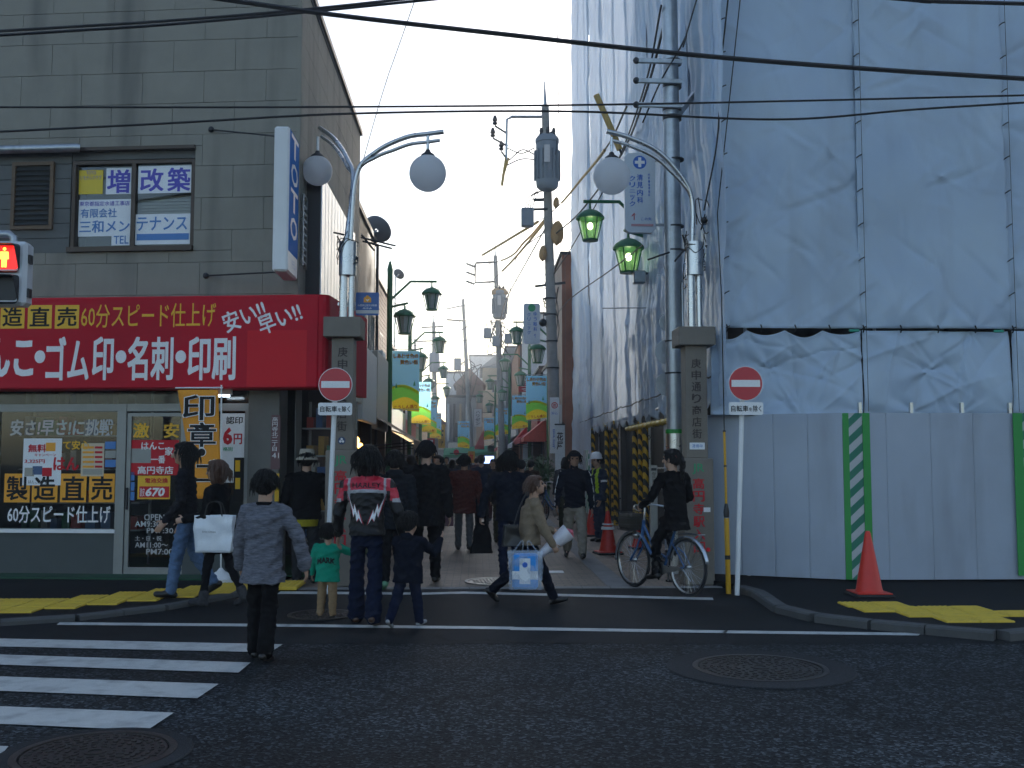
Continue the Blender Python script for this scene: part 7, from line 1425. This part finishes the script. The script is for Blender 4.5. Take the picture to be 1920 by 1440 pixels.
# ================================================================ bicycles
BIKE = M('blue_bike_paint', (.03, .1, .24), .3, coat=.4); CHR = pm('steel'); TYRE = pm('tyre_rubber', (.015, .015, .016), .8)
def bicycle(label, loc, rz, steer=0.):
    t = thing('bicycle', label, 'bicycle', loc, rz, 'city bicycles'); r = .345; WB = 1.06
    def wheel(y, par, r=r):
        e = thing('wheel', None, None); e.parent = par; e.location = (0, y, r)
        n = 40; mb = MB(); tor = lambda R_, q: [(R_+q*cos(2*pi*k/8), q*sin(2*pi*k/8)) for k in range(9)]
        mb.lathe(tor(r-.018, .018), n, axis=(1, 0, 0), cap=False); mb.build('tyre', TYRE, e, smooth=True); mb = MB().lathe([(r-.034, -.012), (r-.048, -.008), (r-.048, .008), (r-.034, .012), (r-.034, -.012)], n, axis=(1, 0, 0), cap=False); mb.build('rim', CHR, e, smooth=True)
        mb = MB()
        for k in range(28): a = 2*pi*k/28; s = .03 if k % 2 else -.03; mb.tube([(s, .025*cos(a+.5), .025*sin(a+.5)), (0, (r-.045)*cos(a), (r-.045)*sin(a))], .0016, 4)
        mb.build('spoke_lacing', CHR, e); MB().lathe([(.03, -.035), (.018, -.02), (.018, .02), (.03, .035)], 14, axis=(1, 0, 0)).build('hub', CHR, e); return e
    wheel(0, t); wheel(WB, t)
    for y in (0, WB):
        n = 22; a0, a1 = (R(10), R(170)) if y == 0 else (R(-5), R(125)); mb = MB(); vs = []
        for k in range(n+1):
            a = a0+(a1-a0)*k/n; c, s = cos(a), sin(a); sgn = -1 if y == 0 else 1
            for x, q in ((-.028, .0), (-.015, .012), (.015, .012), (.028, 0)): vs.append((x, y+(r+.012+q)*(-c if y == 0 else c*1)*1, r+(r+.012+q)*s))
        o = mb.add(vs, [(k*4+j, k*4+j+1, (k+1)*4+j+1, (k+1)*4+j) for k in range(n) for j in range(3)]).build('mudguard', M('silver_mudguard', (.5, .54, .6), .25, metal=.7) if 'silver_mudguard' not in bpy.data.materials else bpy.data.materials['silver_mudguard'], t, smooth=True); o.modifiers.new('s', 'SOLIDIFY').thickness = .002
    BB = (0, .44, .29); HT, HB = (0, .83, .86), (0, .87, .66); ST = (0, .22, .78)
    f = MB(); f.tube([HB, (0, .66, .42), BB], .021, 10).tube([(0, .835, .8), (0, .62, .5), (0, .4, .42)], .018, 10).tube([BB, ST], .017, 10).tube([HB, HT], .022, 10)
    for x in (-.05, .05): f.tube([BB, (x, .2, .31), (x, 0, r)], .011, 8).tube([(0, .3, .62), (x, .12, .5), (x, 0, r)], .009, 8)
    f.build('frame', BIKE, t, smooth=True)
    fk = MB(); fk.tube([HB, (0, .885, .62)], .02, 10)
    for x in (-.045, .045): fk.tube([(x*.6, .88, .64), (x, .93, .5), (x, WB, r)], .013, 8)
    fk.build('fork', BIKE, t, smooth=True)
    MB().tube([HT, (0, .81, 1.0), (0, .83, 1.03)], .013, 8).build('stem', CHR, t, smooth=True)
    MB().tube(catmull([(-.27, .56, 1.03), (-.25, .7, 1.03), (-.13, .83, 1.05), (0, .85, 1.04), (.13, .83, 1.05), (.25, .7, 1.03), (.27, .56, 1.03)], 6), .011, 8).build('handlebar', CHR, t, smooth=True)
    for s in (-1, 1): MB().tube([(s*.27, .55, 1.03), (s*.258, .66, 1.03)], .016, 10).build('grip', TYRE, t, smooth=True); MB().tube([(s*.24, .74, 1.02), (s*.25, .62, .99)], .006, 6).build('brake_lever', CHR, t)
    mb = MB(); loft(mb, [((0, .2, .81), .05, .09), ((0, .19, .84), .09, .13), ((0, .18, .865), .1, .125), ((0, .18, .875), .07, .09)], 18); mb.build('saddle', TYRE, t, smooth=True)
    b = MB(); bw = .17
    for k in range(9):
        x = -bw+2*bw*k/8; b.tube([(x, .93, .96), (x*.8, .95, .72), (x*.8, 1.2, .72), (x, 1.25, .96)], .003, 4)
    for z, q in ((.96, 1.), (.88, .95), (.8, .88), (.73, .8)): b.tube([(-bw*q, .94, z), (bw*q, .94, z), (bw*q, 1.24, z), (-bw*q, 1.24, z), (-bw*q, .94, z)], .004, 4)
    b.build('basket', pm('black_wire', (.02, .02, .02), .5), t)
    MB().bbox(-bw*.86, bw*.86, .96, 1.2, .735, .93, .03).build('basket_liner', pm('basket_brown', (.035, .028, .02), .8), t)
    MB().lathe([(.045, 0), (.05, .03), (.03, .08)], 14, (0, 1.02, .66), axis=(0, -1, 0)).build('headlamp', CHR, t, smooth=True)
    rk = MB()
    for x in (-.05, 0, .05): rk.tube([(x, .1, .74), (x, -.25, .74)], .005, 5)
    for x in (-.06, .06): rk.tube([(x, -.2, .74), (x*.8, 0, r)], .005, 5)
    rk.tube([(-.06, -.25, .74), (.06, -.25, .74)], .005, 5).build('rear_rack', CHR, t); MB().lathe([(.025, 0), (.025, .02)], 12, (0, -.36, .58), axis=(0, -1, 0)).build('reflector', RE, t)
    cg = MB().prism([(-.02, .3), (.1, .35), (.5, .33), (.52, .26), (.46, .21), (.1, .3)], -.075, -.06, u=(0, 1, 0), v=(0, 0, 1)); cg.build('chain_guard', CHR, t)
    MB().lathe([(.09, -.07), (.09, -.066)], 24, BB, axis=(1, 0, 0)).build('chainring', CHR, t)
    cr = MB().bar((.08, .44, .29), (.09, .48, .13), .02, .012).bar((-.085, .44, .29), (-.09, .4, .45), .02, .012); cr.build('crank', CHR, t)
    MB().box(-.15, -.092, .35, .44, .44, .465).build('pedal', TYRE, t); MB().box(.092, .15, .43, .53, .115, .14).build('pedal', TYRE, t)
    MB().tube([(-.06, .02, r-.02), (-.09, -.16, .2)], .008, 6).build('kickstand', CHR, t)
    return t
pr_, pf_ = gr(1290, 1121), gr(1190, 1103); dv = pf_-pr_; RZ = atan2(-dv.x, dv.y)
bicycle('blue bicycle with front basket ridden by the woman in black', (pr_.x, pr_.y, .016), RZ)
# rider: left foot down near the ground side of the camera
t, J = person('woman in black with a ponytail riding the blue bicycle', (pr_.x, pr_.y, .016), 1.62, RZ, dict(m=BLK, hem=.4, loose=1.14, hemw=1.12, fold=.006), dict(m=BLK, loose=1.05), dict(m=SHB, boot=.45, heel=True), dict(s='pony', m=HAIRB), dict(fixed=(0, .2, .94), footL=(-.115, .46, .235), footR=(.115, .4, .52), handL=(-.275, .52, 1.06), handR=(.275, .52, 1.06), gripL=True, gripR=True, lean=6, hyaw=22, palmL=(0, .3, 1), palmR=(0, .3, 1), pitchL=-8, pitchR=0), seed=31, vox=.009)
sc_ = J['head']; MB().ball((sc_.x+.0, sc_.y-.095, sc_.z+.03), .03, 10, 8).build('hair_band', pm('pink_flower'), t)
p = gr(1042, 985); bicycle('parked bicycle half hidden behind the man in the track jacket', (p.x+.3, p.y-.3, .013), R(38))
p = gr(1020, 965); 
# ================================================================ far crowd
CR = [cloth('crowd_%s' % k, c) for k, c in (('black', (.012, .012, .014)), ('navy', (.016, .022, .045)), ('brown', (.05, .03, .022)), ('grey', (.06, .062, .07)), ('olive', (.035, .037, .02)), ('wine', (.06, .015, .018)))]
protos = []
spots = [(826, 25, 1.68, 0, 0, 'dark-coated walker just right of the tall man in the cap'), (848, 30, 1.6, 1, 1, 'walker in navy left of the brown jacket, farther up the alley'), (903, 24.5, 1.72, 1, 0, 'walker in navy between the brown jacket and the navy coat'), (925, 27, 1.62, 2, 0, 'short walker right below the glowing screen'), (770, 20, 1.7, 0, 1, 'dark figure behind the tall man in the cap, to his left'), (708, 17.5, 1.66, 3, 0, 'grey-coated figure close to the left shops'), (978, 22, 1.6, 0, 1, 'dark figure right behind the navy coat'), (1060, 24, 1.66, 3, 0, 'grey-coated figure behind the man in the track jacket'), (838, 40, 1.7, 4, 0, 'olive-coated figure deep in the alley crowd'), (858, 46, 1.6, 0, 1, 'small dark figure deep in the alley left of centre'), (876, 50, 1.68, 3, 0, 'small grey figure deep in the alley near the centre'), (893, 44, 1.64, 5, 1, 'wine-coated figure deep in the alley at the centre'), (912, 48, 1.7, 0, 0, 'small dark figure deep in the alley right of centre'), (935, 38, 1.62, 1, 1, 'navy figure deep in the alley on the right'), (815, 34, 1.66, 2, 0, 'brown-coated figure along the left shops deep in the alley'), (948, 42, 1.7, 4, 0, 'olive figure along the right shops deep in the alley'), (690, 22, 1.62, 5, 1, 'wine-coated figure under the left awnings'), (755, 17, 1.6, 0, 0, 'short dark figure between the parka and the tall man'), (822, 21, 1.7, 1, 1, 'navy figure right at the shoulder of the tall man'), (938, 20, 1.66, 0, 0, 'dark figure left behind the navy coat'), (995, 26, 1.6, 2, 1, 'brown-coated figure in front of the potted plants')]
for i, (px, Y, H, ci, st, lab) in enumerate(spots):
    p = at(px, 860, Y)
    if i < 6:
        t, J = person(lab, (p.x, Y, .013), H, R((-8, 5, 12, 170, -15, 60)[i]), dict(m=CR[ci], hem=.42+.03*(i % 3), loose=1.22), dict(m=CR[(ci+3) % 6 if i % 2 else 0], loose=1.08), dict(m=SHB), dict(s=('short', 'bob')[st]), dict(legL=(10-i*3, 8, 1), legR=(-8+i*2, 8, 1), armL=(6, 10, 15+i*5), armR=(-6, 11, 20)), vox=.016, seed=50+i, detail=False, group='passers-by deeper in the alley'); protos.append((t, H))
    else:
        src, h0 = protos[i % 6]; t = copy_tree(src); t.location = (p.x, Y, .013); t.scale = (H/h0,)*3; t.rotation_euler = (0, 0, R(rnd.uniform(-25, 25)+(180 if i % 5 == 3 else 0))); tag(t, lab)
        for c in t.children:
            if c.name.startswith('jacket'):
                c.data = c.data.copy(); c.data.materials.clear(); c.data.materials.append(CR[ci])

# ================================================================ haze volume, added in place of lens glare
hz = MB().box(-45, 45, -12, 150, -1, 21).build('haze', None); hz.data.materials.clear(); hm = bpy.data.materials.new('haze'); hm.use_nodes = True; ht = hm.node_tree
for n_ in list(ht.nodes):
    if n_.type != 'OUTPUT_MATERIAL': ht.nodes.remove(n_)
pv = ht.nodes.new('ShaderNodeVolumePrincipled'); pv.inputs['Color'].default_value = (.86, .92, 1, 1); pv.inputs['Density'].default_value = .002; pv.inputs['Anisotropy'].default_value = .5
ht.links.new(pv.outputs[0], ht.nodes['Material Output'].inputs['Volume']); hz.data.materials.append(hm); tag(hz, 'thin pale haze hanging over the whole street', 'haze', kind='stuff')
sc.cycles.volume_bounces = 0; sc.cycles.volume_step_rate = 4; sc.cycles.volume_max_steps = 64
